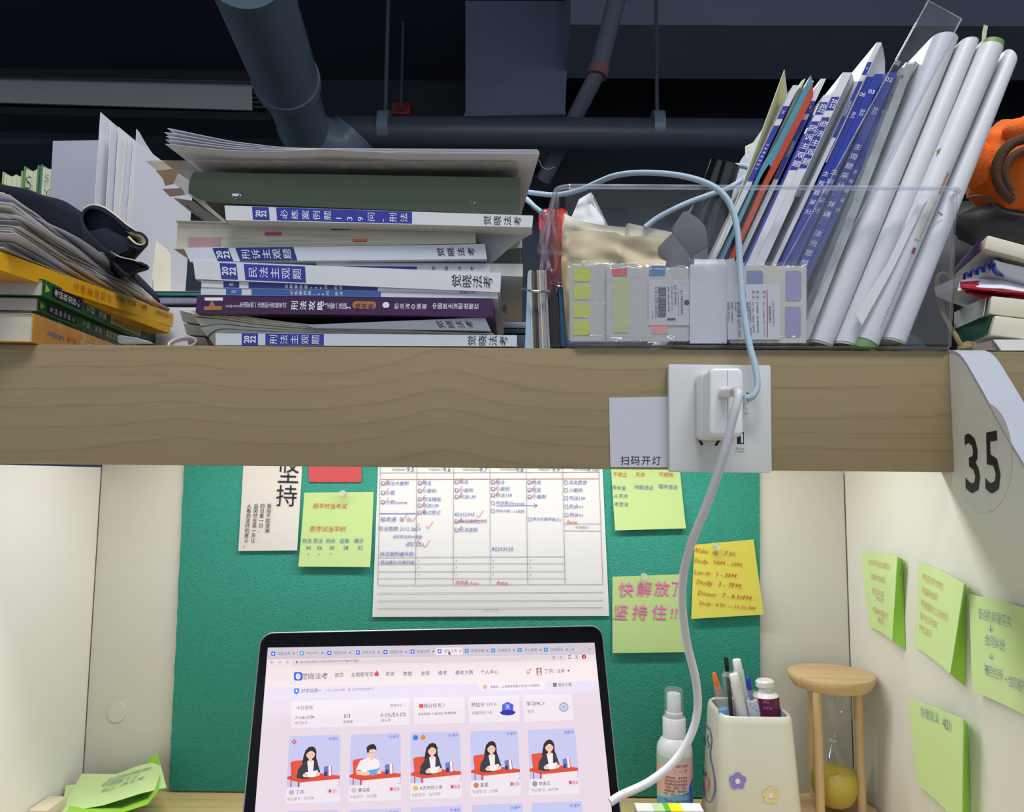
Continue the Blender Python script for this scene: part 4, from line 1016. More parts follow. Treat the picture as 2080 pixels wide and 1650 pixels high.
ORB = M('orange_yellow_cover', (206, 148, 52), .3, .06, 30); GRC = M('green_cover', (34, 92, 52), .35, .08, 30); YEL = M('yellow_cover', (226, 170, 28), .4, .05, 30)
PG = M('grey_page_edge', (188, 184, 178), .75, .12, 900, stretch=(.02, .02, 1))
def at(u, v, z): return PZ(u, v, z)
c0 = P(95, 690, .012)
t, sp, d, hs, L_ = side_book('wrapped_book', 'thick orange book in shrink wrap at the bottom of the left pile', 'book', (c0.x, -.008), .0005, P(95, 637, -.008).z, (c0.x - .016, .215), .19, ORB, PAGES)
i1, i2, i3 = Ink(.0003), Ink(.0003), Ink(.0003)
spine_text(i1, sp, d, '2022', .10, .22, .6, .009); spine_text(i2, sp, d, '考点', .24, .33, .55, .008); spine_text(i3, sp, d, '必背金题大全', .34, .66, .5, .009); spine_text(i3, sp, d, '法律出版社', .68, .9, .5, .007)
i1.build(t, M('cover_blue_ink', (70, 96, 168), .5)); i2.build(t, M('cover_red_ink', (196, 84, 48), .5)); i3.build(t, WHITEINK)
w_ = bpy.data.objects['wrapped_book']
sf = [sp(0, -.02), sp(1, -.02), sp(1, 1.04), sp(0, 1.04)]
make('shrink_film', *join(grid(lambda a, b_: sp(a, -.01 + b_*1.06) + V((.0012 + .0006*mnoise.noise(V((a*14, b_*6, 1))), 0, 0)), 20, 6),
                          grid(lambda a, b_: V((c0.x - a*.185, -.0100 + .0008*mnoise.noise(V((a*12, b_*7, 4))), .0008 + b_*(P(95, 637, -.008).z + .0005))), 20, 6)), FILM, t, smooth=True)
xg = P(88, 567, 0.006).x; ztop = P(88, 567, .006).z; zmid = P(80, 599, .006).z; zlow = P(75, 622, .006).z
for k, (lab, xa, ya_, z0, z1) in enumerate((('lower of the two green test books in the left pile', xg - .006, .010, zlow - .0035, zmid - .0015), ('upper of the two green test books in the left pile', xg, .006, zmid - .0008, ztop))):
    t, sp, d, hs, L_ = side_book('green_book', lab, 'book', (xa, ya_), (z0, z0 - .004), z1, (xa - .014, ya_ + .245), .18, GRC, PG)
    g1, g2, g3, g4 = Ink(.0003), Ink(.0003), Ink(.0003), Ink(.0004)
    g1.add([sp(.06, .2), sp(.26, .2), sp(.26, .85), sp(.06, .85)], [(0, 1, 2, 3)]); spine_text(g4, sp, d, '考研政治核心', .07, .25, .52, hs*.46)
    spine_text(g4, sp, d, '习题 答案', .30, .46, .52, hs*.50)
    g2.add([sp(.50, .25), sp(.78, .25), sp(.78, .8), sp(.50, .8)], [(0, 1, 2, 3)]); spine_text(g3, sp, d, '高教版社会科学丛书', .51, .77, .52, hs*.38)
    g1.build(t, BLACKINK, 'label'); g2.build(t, M('label_pale_yellow', (206, 204, 150), .5), 'label') if k == 0 else g2.build(t, bpy.data.materials['label_pale_yellow'], 'label'); g3.build(t, BLACKINK); g4.build(t, WHITEINK)
    yb2 = Ink(.0003); yb2.add([sp(.015, .25), sp(.045, .5), sp(.015, .8)], [(0, 1, 2)]); yb2.build(t, M('lime_mark', (150, 200, 60), .5) if k == 0 else bpy.data.materials['lime_mark'], 'emblem')
# yellow books on top, sloping down to the back
xa = P(0, 520, -.045).x
zA, zB = P(-20, 500, -.05).z, P(352, 640, .225).z
t, sp, d, hs, L_ = side_book('yellow_book', 'thick yellow book sloping over the green test books', 'book', (P(-22, 520, -.05).x, -.05), (P(-20, 541, -.05).z, P(348, 664, .225).z), P(-20, 503, -.05).z, (P(352, 650, .225).x, .225), .17, YEL, CREAMP)
y1i, y2i = Ink(.0003), Ink(.0003)
spine_text(y1i, sp, d, '法律基础知识', .36, .58, .5, .008); spine_text(y2i, sp, d, '主观题 大归纳 一本通', .60, .80, .72, .006); spine_text(y2i, sp, d, '法律考试中心', .86, .98, .68, .0055)
y1i.build(t, M('cover_red_ink_faint', (196, 110, 40), .5)); y2i.build(t, M('cover_brown_ink', (110, 84, 40), .5))
t, sp, d, hs, L_ = side_book('yellow_book', 'thin yellow book just under the thick yellow one, corner jutting right', 'book', (P(150, 590, .06).x, .06), (P(150, 606, .06).z, P(345, 678, .215).z), P(150, 590, .06).z, (P(345, 668, .215).x + .001, .215), .15, YEL, CREAMP)
# heap of loose white sheets above the yellow book
N_ = 24
zt0, zt1 = P(0, 388, -.02).z, P(0, 510, -.03).z
for k in range(N_):
    f = k/(N_ - 1); rr = random.Random(50 + k)
    y0 = -.035 + rr.uniform(-.006, .02)*(1 if 0 < k < N_ - 1 else .3); yl = .25 + rr.uniform(-.02, .02)
    zn = zt0 + (zt1 - zt0)*f; zf_ = P(325, 612 + 22*f, .225).z
    xr_n = P(-10 + 40*(1 - abs(f - .5)) + rr.uniform(-6, 9), 440, y0).x; xr_f = P(328 - 26*rr.random(), 620, .225).x
    ph = rr.random()*9; sag = .010*(1 - f)
    def sh(a, b_, zn=zn, zf_=zf_, xr_n=xr_n, xr_f=xr_f, y0=y0, yl=yl, ph=ph, f=f, k=k, sag=sag):
        y = y0 + (yl - y0)*b_; x = (xr_n + (xr_f - xr_n)*b_) - .16*(1 - a)
        z = zn + (zf_ - zn)*(b_**(.80)) - .006*math.sin(3.14*b_)*(f) + sag*math.sin(3.14*b_)*.6
        e = max(0, a - .55)/.45; z -= .008*e*e*(.3 + .7*(1 - f))*(.4 + .6*math.sin(ph + b_*5)**2)
        z += .0022*mnoise.noise(V((a*4 + ph, b_*5, k)))
        z += .006*max(0, .25 - b_)*4*max(0, a - .5)*(1 if k == 10 else 0)
        return V((x + .004*math.sin(b_*7 + ph)*a, y, z))
    o = make('paper_sheet', *grid(sh, 12, 14, .0003), [LAVW, CREAM, WHITE, LAVW, WHITE, LAVW][k % 6], smooth=True)
    ords = 'second third fourth fifth sixth seventh eighth ninth tenth eleventh twelfth'.split()
    tag(o, {0: 'topmost sheet of the sagging white paper heap at far left', 10: 'sheet halfway down the paper heap with its front corner turned up', N_ - 1: 'lowest sheet of the paper heap, lying on the yellow book'}.get(k, ('%s sheet from the top of the sagging white paper heap' % ords[k - 1]) if k < 12 else ('%s sheet from the bottom of the white paper heap' % ords[N_ - 2 - k])), 'paper', 'loose sheets heaped on the yellow book')
# navy pouch with cream lining
NAVY = M('navy_canvas', (26, 28, 44), .85, .12, 400, bump=.3, bscale=900); LINING = M('cream_lining', (214, 206, 182), .8, .06, 200)
t = thing('canvas_pouch', 'navy canvas pouch with cream lining slumped over the paper heap', 'pouch', P(180, 520, .12))
yv = .10
body = [P(-60, 352, yv + .06), P(0, 372, yv + .05), P(60, 385, yv + .04), P(110, 402, yv + .03), P(165, 430, yv + .02), P(215, 458, yv + .02), P(235, 490, yv + .03)]
def bodyf(a, b_):
    sp_ = spline(body, 6); x = a*(len(sp_) - 1); i = min(len(sp_) - 2, int(x)); p = sp_[i].lerp(sp_[i + 1], x - i)
    return p + V((-.004*b_, -.012*math.sin(b_*3.1) + .11*b_*b_, -.040*b_ + .004*mnoise.noise(V((a*6, b_*4, 2)))))
make('body', *grid(bodyf, 36, 12, .002), NAVY, t, smooth=True)
def ribbon(px, y0, dep, th0, th1, skew=(-.075, .020)):
    c_ = spline([P(u, v, y0) for u, v in px], 6); n = len(c_)
    def f(a, b_):
        x = a*(n - 1); i = min(n - 2, int(x)); p = c_[i].lerp(c_[i + 1], x - i); tg_ = (c_[min(i + 1, n - 1)] - c_[max(i - 1, 0)]).normalized(); nn = V((-tg_.z, 0, tg_.x))
        return p + nn*(th0 + (th1 - th0)*.0) + V((skew[0]*b_, dep*b_, skew[1]*b_))
    return grid(f, n - 1, 6, th1 - th0)
loop = [(236, 522), (205, 498), (178, 470), (167, 448), (171, 430), (186, 421), (208, 426), (232, 441), (256, 461), (272, 471), (288, 475), (298, 486), (296, 499), (283, 504), (262, 498)]
make('rolled_flap', *ribbon(loop, yv, .12, -.0012, .0012), NAVY, t, smooth=True)
make('lining', *ribbon([(170, 424), (187, 416.5), (210, 421), (234, 437), (258, 457), (274, 467)], yv - .0006, .12, -.0003, .0012), LINING, t, smooth=True)
make('lining_fold', *ribbon([(256, 462), (272, 474), (288, 479), (294, 488), (290, 496), (277, 494), (262, 480)], yv + .001, .10, -.0004, .0010), LINING, t, smooth=True)
make('inner_fill', *prism([P(u, v, yv + .012) for u, v in ((175, 432), (200, 428), (230, 446), (258, 468), (262, 500), (238, 520), (205, 495), (178, 465))], (-.062, .10, .018)), NAVY, t)
make('front_panel', *prism([P(u, v, yv + .004) for u, v in ((180, 470), (215, 462), (262, 486), (284, 503), (266, 508), (244, 516), (236, 522), (206, 498))], (-.031, .05, .009)), NAVY, t, bevel=.001)
make('lower_flap', *ribbon([(222, 512), (240, 521), (262, 527), (284, 534), (299, 541), (297, 547), (280, 548), (262, 558), (244, 546), (228, 528)], yv + .004, .10, -.001, .0012), NAVY, t, smooth=True)
make('lining_edge', *ribbon([(222, 510), (244, 522), (266, 527), (282, 532)], yv + .0025, .08, -.0003, .0006), LINING, t, smooth=True)
make('flap_fill', *prism([P(u, v, yv + .010) for u, v in ((226, 516), (246, 526), (268, 532), (292, 543), (276, 547), (262, 556), (244, 545))], (-.05, .08, .014)), NAVY, t)
# upright books behind
for k, (u0, u1, v0, cov, txt, lab_) in enumerate(((5, 46, 352, M('pale_green_cover', (150, 186, 120), .5), '', 'leftmost upright book behind the pouch, plain cream page edges'), (49, 79, 341, M('leaf_green_cover', (96, 140, 78), .5), 'S\nT', 'upright green covered book with S and T pencilled on its page edges'), (83, 117, 337, M('teal_cover', (74, 118, 128), .5), 'S\nY\nT', 'upright teal covered book with S Y T written on its page edges'))):
    yq = .30; a, b_ = P(u0, v0, yq), P(u1, v0 - 2, yq)
    t = thing('upright_book', lab_, 'book', V(((a.x + b_.x)/2, yq + .06, 0)))
    w2 = .0016
    make('cover', *join(box(a.x, a.x + w2, yq, yq + .14, .0005, a.z + .002), box(b_.x - w2, b_.x, yq, yq + .14, .0005, b_.z + .002)), cov, t)
    n_ = 5 if k else 7
    for j in range(n_):
        xa_, xb_ = a.x + w2 + (b_.x - a.x - 2*w2)*j/n_, a.x + w2 + (b_.x - a.x - 2*w2)*(j + .88)/n_
        make('leaf_bundle', *box(xa_, xb_, yq + .002 + .001*(j % 2), yq + .138, .001, a.z - .001 - .0012*((j*3) % 4)), M('cream_green_pages', (206, 208, 178), .7, .08, 200) if (k, j) == (0, 0) else bpy.data.materials['cream_green_pages'], t)
    if txt:
        hi = Ink(.0012); hi.raw(txt, V(((a.x + b_.x)/2, yq, a.z - .036)), V((1, 0, 0)), V((0, 0, 1)), None, .048, ls=1.3, off=-.02); hi.build(t, BLACKINK)
# upright white sheets
def standing(name, label, plan, z0, z1, mat, cut=None, bend=.0):
    c_ = spline([V((x, y, 0)) for x, y in plan], 6); n = len(c_)
    def f(a, b_):
        x = a*(n - 1); i = min(n - 2, int(x)); p = c_[i].lerp(c_[i + 1], x - i)
        top = z1 if not cut else z1 + cut(a)
        return V((p.x + bend*b_*b_, p.y, z0 + (top - z0)*b_))
    o = make(name, *grid(f, n - 1, 8, .0004), mat, smooth=True); return tag(o, label, 'paper')
GREYP = M('shaded_grey_paper', (168, 170, 184), .6, .03, 30)  # paper facing away from the lamps; its shade is put into this grey
standing('shaded_sheet', 'upright sheet, its shade painted grey lilac, right of the upright books', [(P(112, 300, .265).x, .265), (P(212, 300, .262).x, .262)], .0005, P(150, 287, .265).z, GREYP, bend=-.003)
hS = P(203, 228, .17).z
standing('upright_sheet', 'tall white sheet standing at the back of the upright paper bundle', [(P(203, 240, .17).x, .17), (P(213, 240, .20).x + .012, .22), (P(280, 262, .26).x + .004, .30), (P(352, 335, .34).x, .36)], .0005, hS, LAVW)
for k, (u, yq, dz, mt) in enumerate(((222, .172, -.012, WHITE), (226, .174, -.012, LAVW), (238, .180, -.012, WHITE), (248, .19, -.018, WHITE), (256, .195, -.020, LAVW), (263, .20, -.018, WHITE), (270, .205, -.020, LAVW))):
    xq = P(u, 300, yq).x
    standing('upright_sheet', ['first', 'second', 'third', 'fourth', 'fifth', 'sixth', 'rightmost'][k] + ' of the white sheets standing edge on left of the stack', [(xq, yq), (xq + .001*k, yq + .05), (xq + .004 + .0016*k, yq + .12)], .0005, hS + dz, mt, bend=.002*(k > 2) + .002*(k > 4))
def ct_(a): return -.022*max(0, a - .15)
standing('upright_sheet', 'broad bright white sheet facing right, beside the edge-on bundle', [(P(277, 262, .21).x, .21), (P(300, 262, .25).x + .002, .262), (P(350, 330, .33).x + .006, .36)], .0005, P(277, 262, .21).z, LAVW, ct_)
# cream card with notched edge
t = thing('divider_card', 'cream index divider card with a notch and rounded shoulder', 'card', P(300, 600, .235))
cp = [(258, 470), (264, 450), (290, 470), (338, 506), (346, 520), (346, 590), (344, 640), (318, 640), (306, 605), (312, 590), (310, 570), (304, 562), (303, 548), (300, 570), (302, 640), (240, 640)]
make('card_sheet', *prism([P(u, v, .232 + (u - 258)*.0004) for u, v in cp], (.0006, 0, 0)), CREAM, t)
hw = Ink(.0006); hw.text('9月', YP(.20), (228, 478), up=(.1, -1), h=12, off=-.012); hw.build(t, GREYINK)
# things lying behind the stack
yb_ = .235
def slab(name, label, cat, u0, v0, u1, v1, y, mat, dep=.12, bev=.001):
    a, b_ = P(u0, v0, y), P(u1, v1, y); o = make(name, *box(a.x, b_.x, y, y + dep, b_.z, a.z), mat, bevel=bev); return tag(o, label, cat)
slab('flat_folder', 'teal folder edge lying between the left pile and the stack', 'folder', 318, 594, 640, 602.5, yb_, M('teal_folder', (58, 136, 136), .4, .05))
slab('cream_leaf', 'cream leaf on top of the teal folder behind the stack', 'paper', 300, 591.5, 640, 593.5, yb_, CREAM, bev=0)
slab('lilac_notebook', 'lilac grey notebook lying under the teal folder', 'notebook', 290, 603, 560, 618, yb_ + .002, M('lilac_grey', (150, 154, 178), .5, .05))
a, b_ = P(285, 620, yb_), P(420, 700, yb_)
o = make('paper_ream', *box(a.x, b_.x, yb_ + .003, yb_ + .13, .0005, a.z), LAVW, bevel=.006); tag(o, 'white paper ream behind the curled booklets', 'paper')
slab('lilac_folder', 'rounded lilac folder spine low behind the right end of the stack', 'folder', 985, 653, 1075, 667, yb_ - .02, M('lilac_folder', (152, 148, 172), .4, .05), .14, .003)
slab('teal_notebook', 'dark teal notebook edge under the rounded lilac folder', 'notebook', 985, 668, 1075, 678, yb_ - .02, M('dark_teal', (30, 62, 74), .4, .05), .14)
slab('grey_box', 'dim grey box at the very bottom behind the stack', 'box', 980, 680, 1075, 722, yb_ - .02, M('dim_grey_card', (92, 90, 104), .6, .08), .14)
# small clear clip and coiled white lead
t = thing('plastic_clip', 'small clear plastic clip on the shelf edge beside the wrapped book', 'clip', P(275, 697, .012))
make('jaw', *prism([P(u, v, .010) for u, v in ((238, 683), (244, 680), (300, 692), (308, 697), (240, 697))], (0, .006, 0)), clear('clip_plastic', (232, 234, 232), .2, .12), t, bevel=.0006)
make('spring_arm', *tube([P(242, 682, .008), P(275, 687, .008), P(306, 696, .008)], .0006, 6), CLEARRIM, t, smooth=True)
t = thing('earphone_lead', 'coiled white lead lying on the shelf left of the stack', 'cable', P(370, 698, .03))
for k in range(4):
    c = P(371, 694, .030 + .004*k)
    make('coil', *tube([c + V((.0115*math.cos(a) + .004*math.sin(a)*.5, .006*math.sin(a), .0062*math.sin(a) - .001 - .0008*k)) for a in [math.radians(15*i) for i in range(24)]], .0009, 6, closed=True), WHITE, t, smooth=True)
# ---------------------------------------------------------------- ring-bound cards between stack and bin
t = thing('flash_cards', 'ring bound block of small cards standing between stack and bin', 'cards', V((P(1092, 708, .002).x, .03, .0005)))
cols = [('card_pale_blue', (150, 184, 208)), ('card_white', (206, 202, 192)), ('card_sand', (178, 168, 146)), ('card_umber', (84, 72, 66)), ('card_umber_dark', (58, 50, 48)), ('card_grey', (170, 168, 160)), ('card_grey_pale', (186, 184, 178)), ('card_grey_mid', (150, 150, 146)), ('card_grey_light', (178, 178, 172)), ('card_grey_edge', (140, 140, 136))]
tu = [1071.5, 1075, 1078, 1081, 1086, 1090, 1094, 1097.5, 1101, 1105, 1109.5]; bu = [1066, 1079.5, 1083, 1085.5, 1090, 1096, 1101, 1105, 1108.5, 1113, 1118]
tv = [556, 549, 549, 550, 550, 549, 549, 549, 549, 549, 549]
for k, (nm, col) in enumerate(cols):
    yy = .003 + .001*(k % 3); pts = [(tu[k] + .2, tv[k]), (tu[k + 1] - .2, tv[k + 1] if k else 549), (bu[k + 1] - .2, 708), (bu[k] + .2, 708)]
    o = make('card', *prism([P(u, v, yy) for u, v in pts], (0, .05, 0)), M(nm, col, .6, .08, 40, stretch=(1, 1, .05)), t)
c = P(1087, 583, -.001)
def ringp(c, rx, ry, tilt, n=40): return [c + V((rx*math.cos(a), ry*math.sin(a), tilt*math.sin(a) + .0012*math.cos(a)*-1)) for a in [2*math.pi*i/n for i in range(n)]]
make('binder_ring', *tube(ringp(c + V((0, .010, 0)), .0130, .013, .0045), .0010, 8, closed=True), STEEL, t, smooth=True)
cj = c + V((.001, -.0031, -.0047)); make('ring_hinge', *tube([cj - V((.002, 0, 0)), cj + V((.002, 0, 0))], .0014, 10), STEEL, t, smooth=True)
t = thing('flash_cards', 'dark and blue ring bound cards squeezed against the bin side', 'cards', V((P(1130, 708, .03).x, .05, .0005)))
for nm, col, pts in (('card_black', (38, 40, 42), [(1124, 579), (1128, 582), (1138, 706), (1119, 706), (1113, 610)]), ('card_maroon', (74, 48, 50), [(1129, 604), (1133, 600), (1141, 704), (1139, 704)]), ('card_blue', (42, 104, 150), [(1134, 583), (1143, 580), (1150, 704), (1141, 704)])):
    make('card', *prism([P(u, v, .020) for u, v in pts], (0, .05, 0)), M(nm, col, .5, .06), t)
make('binder_ring', *tube(ringp(P(1136, 579, .028), .007, .010, .004), .0008, 8, closed=True), STEEL, t, smooth=True)
# red bag behind the bin's left end
RED = M('red_nylon', (196, 30, 34), .5, .08, 20, bump=.2, bscale=60)
t = thing('red_bag', 'bright red bag glimpsed through the left end of the bin', 'bag', P(1120, 560, .225))
make('body', *grid(patch([[(1094, 437), (1105, 424), (1125, 425), (1143, 423), (1153, 430)], [(1096, 470), (1105, 470), (1125, 470), (1145, 470), (1155, 470)], [(1104, 545), (1110, 548), (1125, 552), (1140, 552), (1150, 552)], [(1100, 735), (1110, 735), (1125, 735), (1140, 735), (1150, 735)]], [.225, .215, .222, .225], .004), 16, 20, .002), RED, t, smooth=True)
make('white_tag', *prism([P(u, v, .212) for u, v in ((1112, 530), (1117, 533), (1113, 550), (1107, 548))], (0, .0006, 0)), WHITE, t)
# ---------------------------------------------------------------- right end: plush, bag, books
PLO = M('orange_plush', (222, 104, 30), .95, .18, 160, bump=.8, bscale=500); PLB = M('brown_plush', (82, 58, 44), .95, .15, 160, bump=.8, bscale=500)
yp = .085
t = thing('plush_toy', 'fuzzy orange plush toy with curved brown bands at the right edge', 'plush', P(2080, 430, yp))
pc = P(2092, 345, yp + .03)
make('body', *blob(pc, .0585, 60, 40, .10, (1.05, .8, .92), 4), PLO, t, smooth=True)
make('snout', *blob(P(1978, 330, yp + .02), .017, 24, 14, .12, (1.0, .9, 1.5)), PLO, t, smooth=True)
make('ear', *blob(P(2092, 268, yp), .020, 24, 14, .1, (1.3, .7, .7)), PLO, t, smooth=True)
bd = spline([P(2100, 278, yp - .019), P(2058, 290, yp - .018), P(2032, 318, yp - .016), P(2024, 352, yp - .015), P(2034, 384, yp - .015), P(2058, 408, yp - .014)], 6)
make('outer_band', *tube(bd, .0050, 10), PLB, t, smooth=True)
bd = spline([P(2100, 300, yp - .021), P(2064, 312, yp - .021), P(2044, 338, yp - .020), P(2042, 362, yp - .019), P(2056, 390, yp - .018)], 6)
make('inner_band', *tube(bd, .0036, 10), PLB, t, smooth=True)
t = thing('shoulder_bag', 'black shoulder bag slumped beneath the orange plush', 'bag', P(2040, 520, .12))
DKB = M('black_nylon', (20, 22, 26), .6, .2, 30, bump=.3, bscale=90)
make('body', *blob(P(1985, 565, .30), .086, 40, 26, .12, (1.30, .70, 1.12)), DKB, t, smooth=True)
make('top_flap', *blob(P(2050, 455, .19), .042, 36, 22, .12, (1.3, .7, .72)), DKB, t, smooth=True)
make('pocket', *blob(P(2030, 462, .115), .034, 28, 16, .15, (1.3, .5, .7)), M('dark_olive_nylon', (44, 46, 46), .6, .3, 25, bump=.3, bscale=90), t, smooth=True)
make('piping', *tube(spline([P(1962, 402, .095), P(1990, 398, .092), P(2012, 410, .092), P(2035, 428, .09), P(2080, 438, .09)], 6), .0012, 8), M('bag_piping', (70, 72, 76), .5), t, smooth=True)
# right-hand books: spines to the left, tails toward us; camera sees left faces
def rbook(name, label, cat, tl, bl, fl_, fr, y0, dep, cover, pages, tilt=0, zspan=None):
    """tl, bl: pixel of page block's near top-left and bottom-left corners; fl_: pixels of the spine's far top and bottom; the book runs right, out of frame"""
    a, b_ = P(*tl, y0), P(*bl, y0)
    t = thing(name, label, cat, V((a.x + .06, y0 + dep/2, b_.z)))
    sl = P(*fr, y0).z - a.z; dx = P(*fr, y0).x - a.x; L2 = .14; s = sl/dx*L2
    f0, f1 = P(*fl_[0], y0 + .12), P(*fl_[1], y0 + .12)
    # page block: near face a-b to the right, spine face going back
    vs = [b_, b_ + V((L2, 0, s)), f1 + V((L2, 0, s)), f1, a, a + V((L2, 0, s)), f0 + V((L2, 0, s)), f0]
    make('page_block', vs, HEXF, pages, t, bevel=.002)
    e = V((-.0012, .006, 0))
    make('cover', [b_ + e - V((0, 0, .0006)), b_ + e + V((.0008, 0, 0)), f1 + V((.0004, 0, 0)), f1 - V((.001, 0, .0006)), a + e + V((0, 0, .0006)), a + e + V((.0008, 0, 0)), f0 + V((.0004, 0, 0)), f0 + V((-.001, 0, .0006))], HEXF, cover, t)
    return t, a, b_
IVP = M('ivory_pages', (214, 208, 186), .7, .08, 700, stretch=(.02, .02, 1))
t, a, b_ = rbook('novel', 'thick ivory paged book with purple spine, top of the right pile', 'book', (2006, 477), (1998, 505), [(1945, 540), (1930, 565)], (2080, 497), .030, .16, M('purple_spine', (74, 36, 90), .4, .06), IVP)
t = thing('spiral_notebook', 'white spiral notebook with blue coil in the right pile', 'notebook', P(2040, 565, .05))
yq = .04
make('pages', *prism([P(u, v, yq) for u, v in ((2020, 528), (2040, 534), (2120, 552), (2120, 582), (2060, 562), (2026, 548))], (0, .10, 0)), WHITE, t)
make('cover_sheet', *grid(patch([[(1950, 570), (1990, 548), (2022, 526), (2032, 530)], [(1945, 590), (1990, 584), (2040, 586), (2120, 600)]], [.10, .034]), 14, 8, .0008), LAVW, t, smooth=True)
BLC = M('blue_coil', (40, 58, 150), .3, .05)
for k in range(6):
    u, v = 1962 + k*13.5, 557 - k*5.6; w2 = 5 + k*.5
    make('coil', *tube(spline([P(u - w2*.6, v + 9 + k, .050), P(u - w2*.3, v - 1, .044), P(u + w2*.6, v - 2 - k*.3, .046), P(u + w2, v + 5, .056)], 4), .0013, 7), BLC, t, smooth=True)
make('coil', *tube(spline([P(2030, 532, .046), P(2018, 540, .040), P(2022, 555, .040), P(2042, 561, .05)], 5), .0014, 8), BLC, t, smooth=True)
t = thing('red_cloth', 'folded crimson cloth wedged in the middle of the right pile', 'cloth', P(2020, 606, .04))
make('upper_fold', *grid(patch([[(1950, 572), (1990, 570), (2030, 574), (2120, 592)], [(1955, 584), (1990, 588), (2030, 592), (2120, 600)], [(1960, 586), (1990, 592), (2030, 598), (2120, 602)]], [.06, .030, .05], .002), 20, 12, .002), M('crimson_cloth', (164, 22, 42), .8, .1, 60, bump=.3, bscale=400), t, smooth=True)
make('lower_fold', *grid(patch([[(1955, 583), (1990, 588), (2030, 594), (2120, 598)], [(1965, 592), (2000, 604), (2030, 604), (2120, 596)]], [.045, .036], .002), 16, 8, .002), bpy.data.materials['crimson_cloth'], t, smooth=True)
t, a, b_ = rbook('paperback_white', 'white spined book with ivory pages above the green one at right', 'book', (2014, 601), (2008, 638), [(1940, 636), (1940, 668)], (2080, 608), .030, .16, M('white_spine_dull', (200, 200, 192), .45, .04), IVP)
ri = Ink(.002)
t, a, b_ = rbook('green_hardback', 'dark green spined book with ivory pages in the right pile', 'book', (2022, 641), (2010, 680), [(1945, 660), (1945, 708)], (2080, 648), .026, .16, M('bottle_green', (26, 92, 66), .4, .06), IVP)
o = make('paper_stack', *prism([P(u, v, .02) for u, v in ((2018, 690), (2034, 712), (2130, 712), (2130, 690))], (0, .14, 0)), WHITE); tag(o, 'white paper stack at the bottom of the right pile', 'paper')
o = make('grey_folder', *prism([P(u, v, .022) for u, v in ((1985, 698), (2018, 692), (2032, 712), (1975, 712))], (0, .12, 0)), M('taupe_card', (128, 116, 112), .6, .06)); tag(o, 'taupe folder under the green spined book at right', 'folder')
TW = M('jute_twine', (134, 116, 78), .9, .2, 300, bump=.8, bscale=900)
t = thing('twine', 'loop of rough jute twine behind the bin corner', 'rope', P(1950, 706, .06))
tw = spline([P(1990, 706, .03), P(1968, 698, .03), P(1952, 700, .028), P(1938, 676, .05), P(1918, 640, .20), P(1905, 600, .20), P(1904, 566, .20), P(1916, 556, .20), P(1936, 570, .20), P(1952, 602, .20), P(1960, 650, .20), P(1966, 700, .16)], 6)
make('strand', *tube(tw, .0022, 8), TW, t, smooth=True)
make('knot', *blob(P(1962, 706, .026), .0042, 14, 10, .3, (1.6, 1, .8), 5), TW, t, smooth=True)
# ---------------------------------------------------------------- charging lead over the bin rim, socket, charger
LEAD = M('pale_blue_braid', (176, 196, 212), .6, .10, 900, bump=.5, bscale=1500)
sk_ = thing('socket_plate', 'square white wall socket plate with usb ports on the wooden fascia', 'socket', P(1463, 960, -.006))
PLW = M('socket_white', (204, 205, 204), .35, .02, 30)
sq = rrect(1359, 741, 1567, 960, 5)
make('plate', *prism([P(u, v, -.0085) for u, v in [(a + (b - 850)*.010, b + (a - 1463)*.010) for a, b in sq]], (0, .0080, 0)), PLW, sk_, bevel=.0008, seg=2)
pf = YP(-.0086)
pi_, pk = Ink(.0001), Ink(.0001)
slots = M('slot_dark', (14, 14, 16), .6)
pi_.poly(pf, [(1417, 893), (1421, 890), (1429, 903), (1424.5, 906)]); pi_.poly(pf, [(1460, 891), (1464, 894), (1455.5, 907), (1451, 904.5)])
pi_.rect(pf, 1497, 878, 1511, 902); pi_.rect(pf, 1516, 798, 1520, 818); pi_.build(sk_, slots, 'slots', 'dark socket openings')
us = Ink(.0002); us.rect(pf, 1505, 881, 1509, 900); us.build(sk_, STEEL, 'usb_tongue')
pk.text('5V', pf, (1499, 912), h=5); pk.line(pf, (1504, 911), (1511, 911.1), .7); pk.line(pf, (1504, 913.5), (1511, 913.6), .7); pk.text('3100MA', pf, (1503, 918), h=3.6, w=19)
pk.text('-C', pf, (1516, 831), h=3.4); pk.text('2W', pf, (1516, 840), h=3.4); pk.text('ED\nOI', pf, (1489, 894), h=7); pk.build(sk_, GREYINK)
t = thing('charger', 'white two part power adapter plugged into the socket plate', 'charger', P(1460, 890, -.035))
CHW = M('charger_white', (226, 226, 226), .22, .02, 30, coat=.3)
ch = [P(u, v, -.0520) for u, v in rrect(1441, 747, 1511, 888, 13, n=7)]
cc = sum(ch, V((0, 0, 0)))/len(ch)
make('rear_body', *prism([V((p.x + (.0011 if p.x > cc.x else -.0011), -.030, p.z + (.0008 if p.z > cc.z else -.0008))) for p in ch], (0, .0210, 0)), CHW, t, bevel=.0012, auto=50)
make('front_body', *prism(ch, (0, .0425, 0)), CHW, t, bevel=.0035, seg=4, auto=60)
sm = Ink(.0001); sm.line(YP(-.0522), (1478, 752), (1479, 884), .8); sm.build(t, M('seam_grey', (140, 140, 144), .5), 'seam')
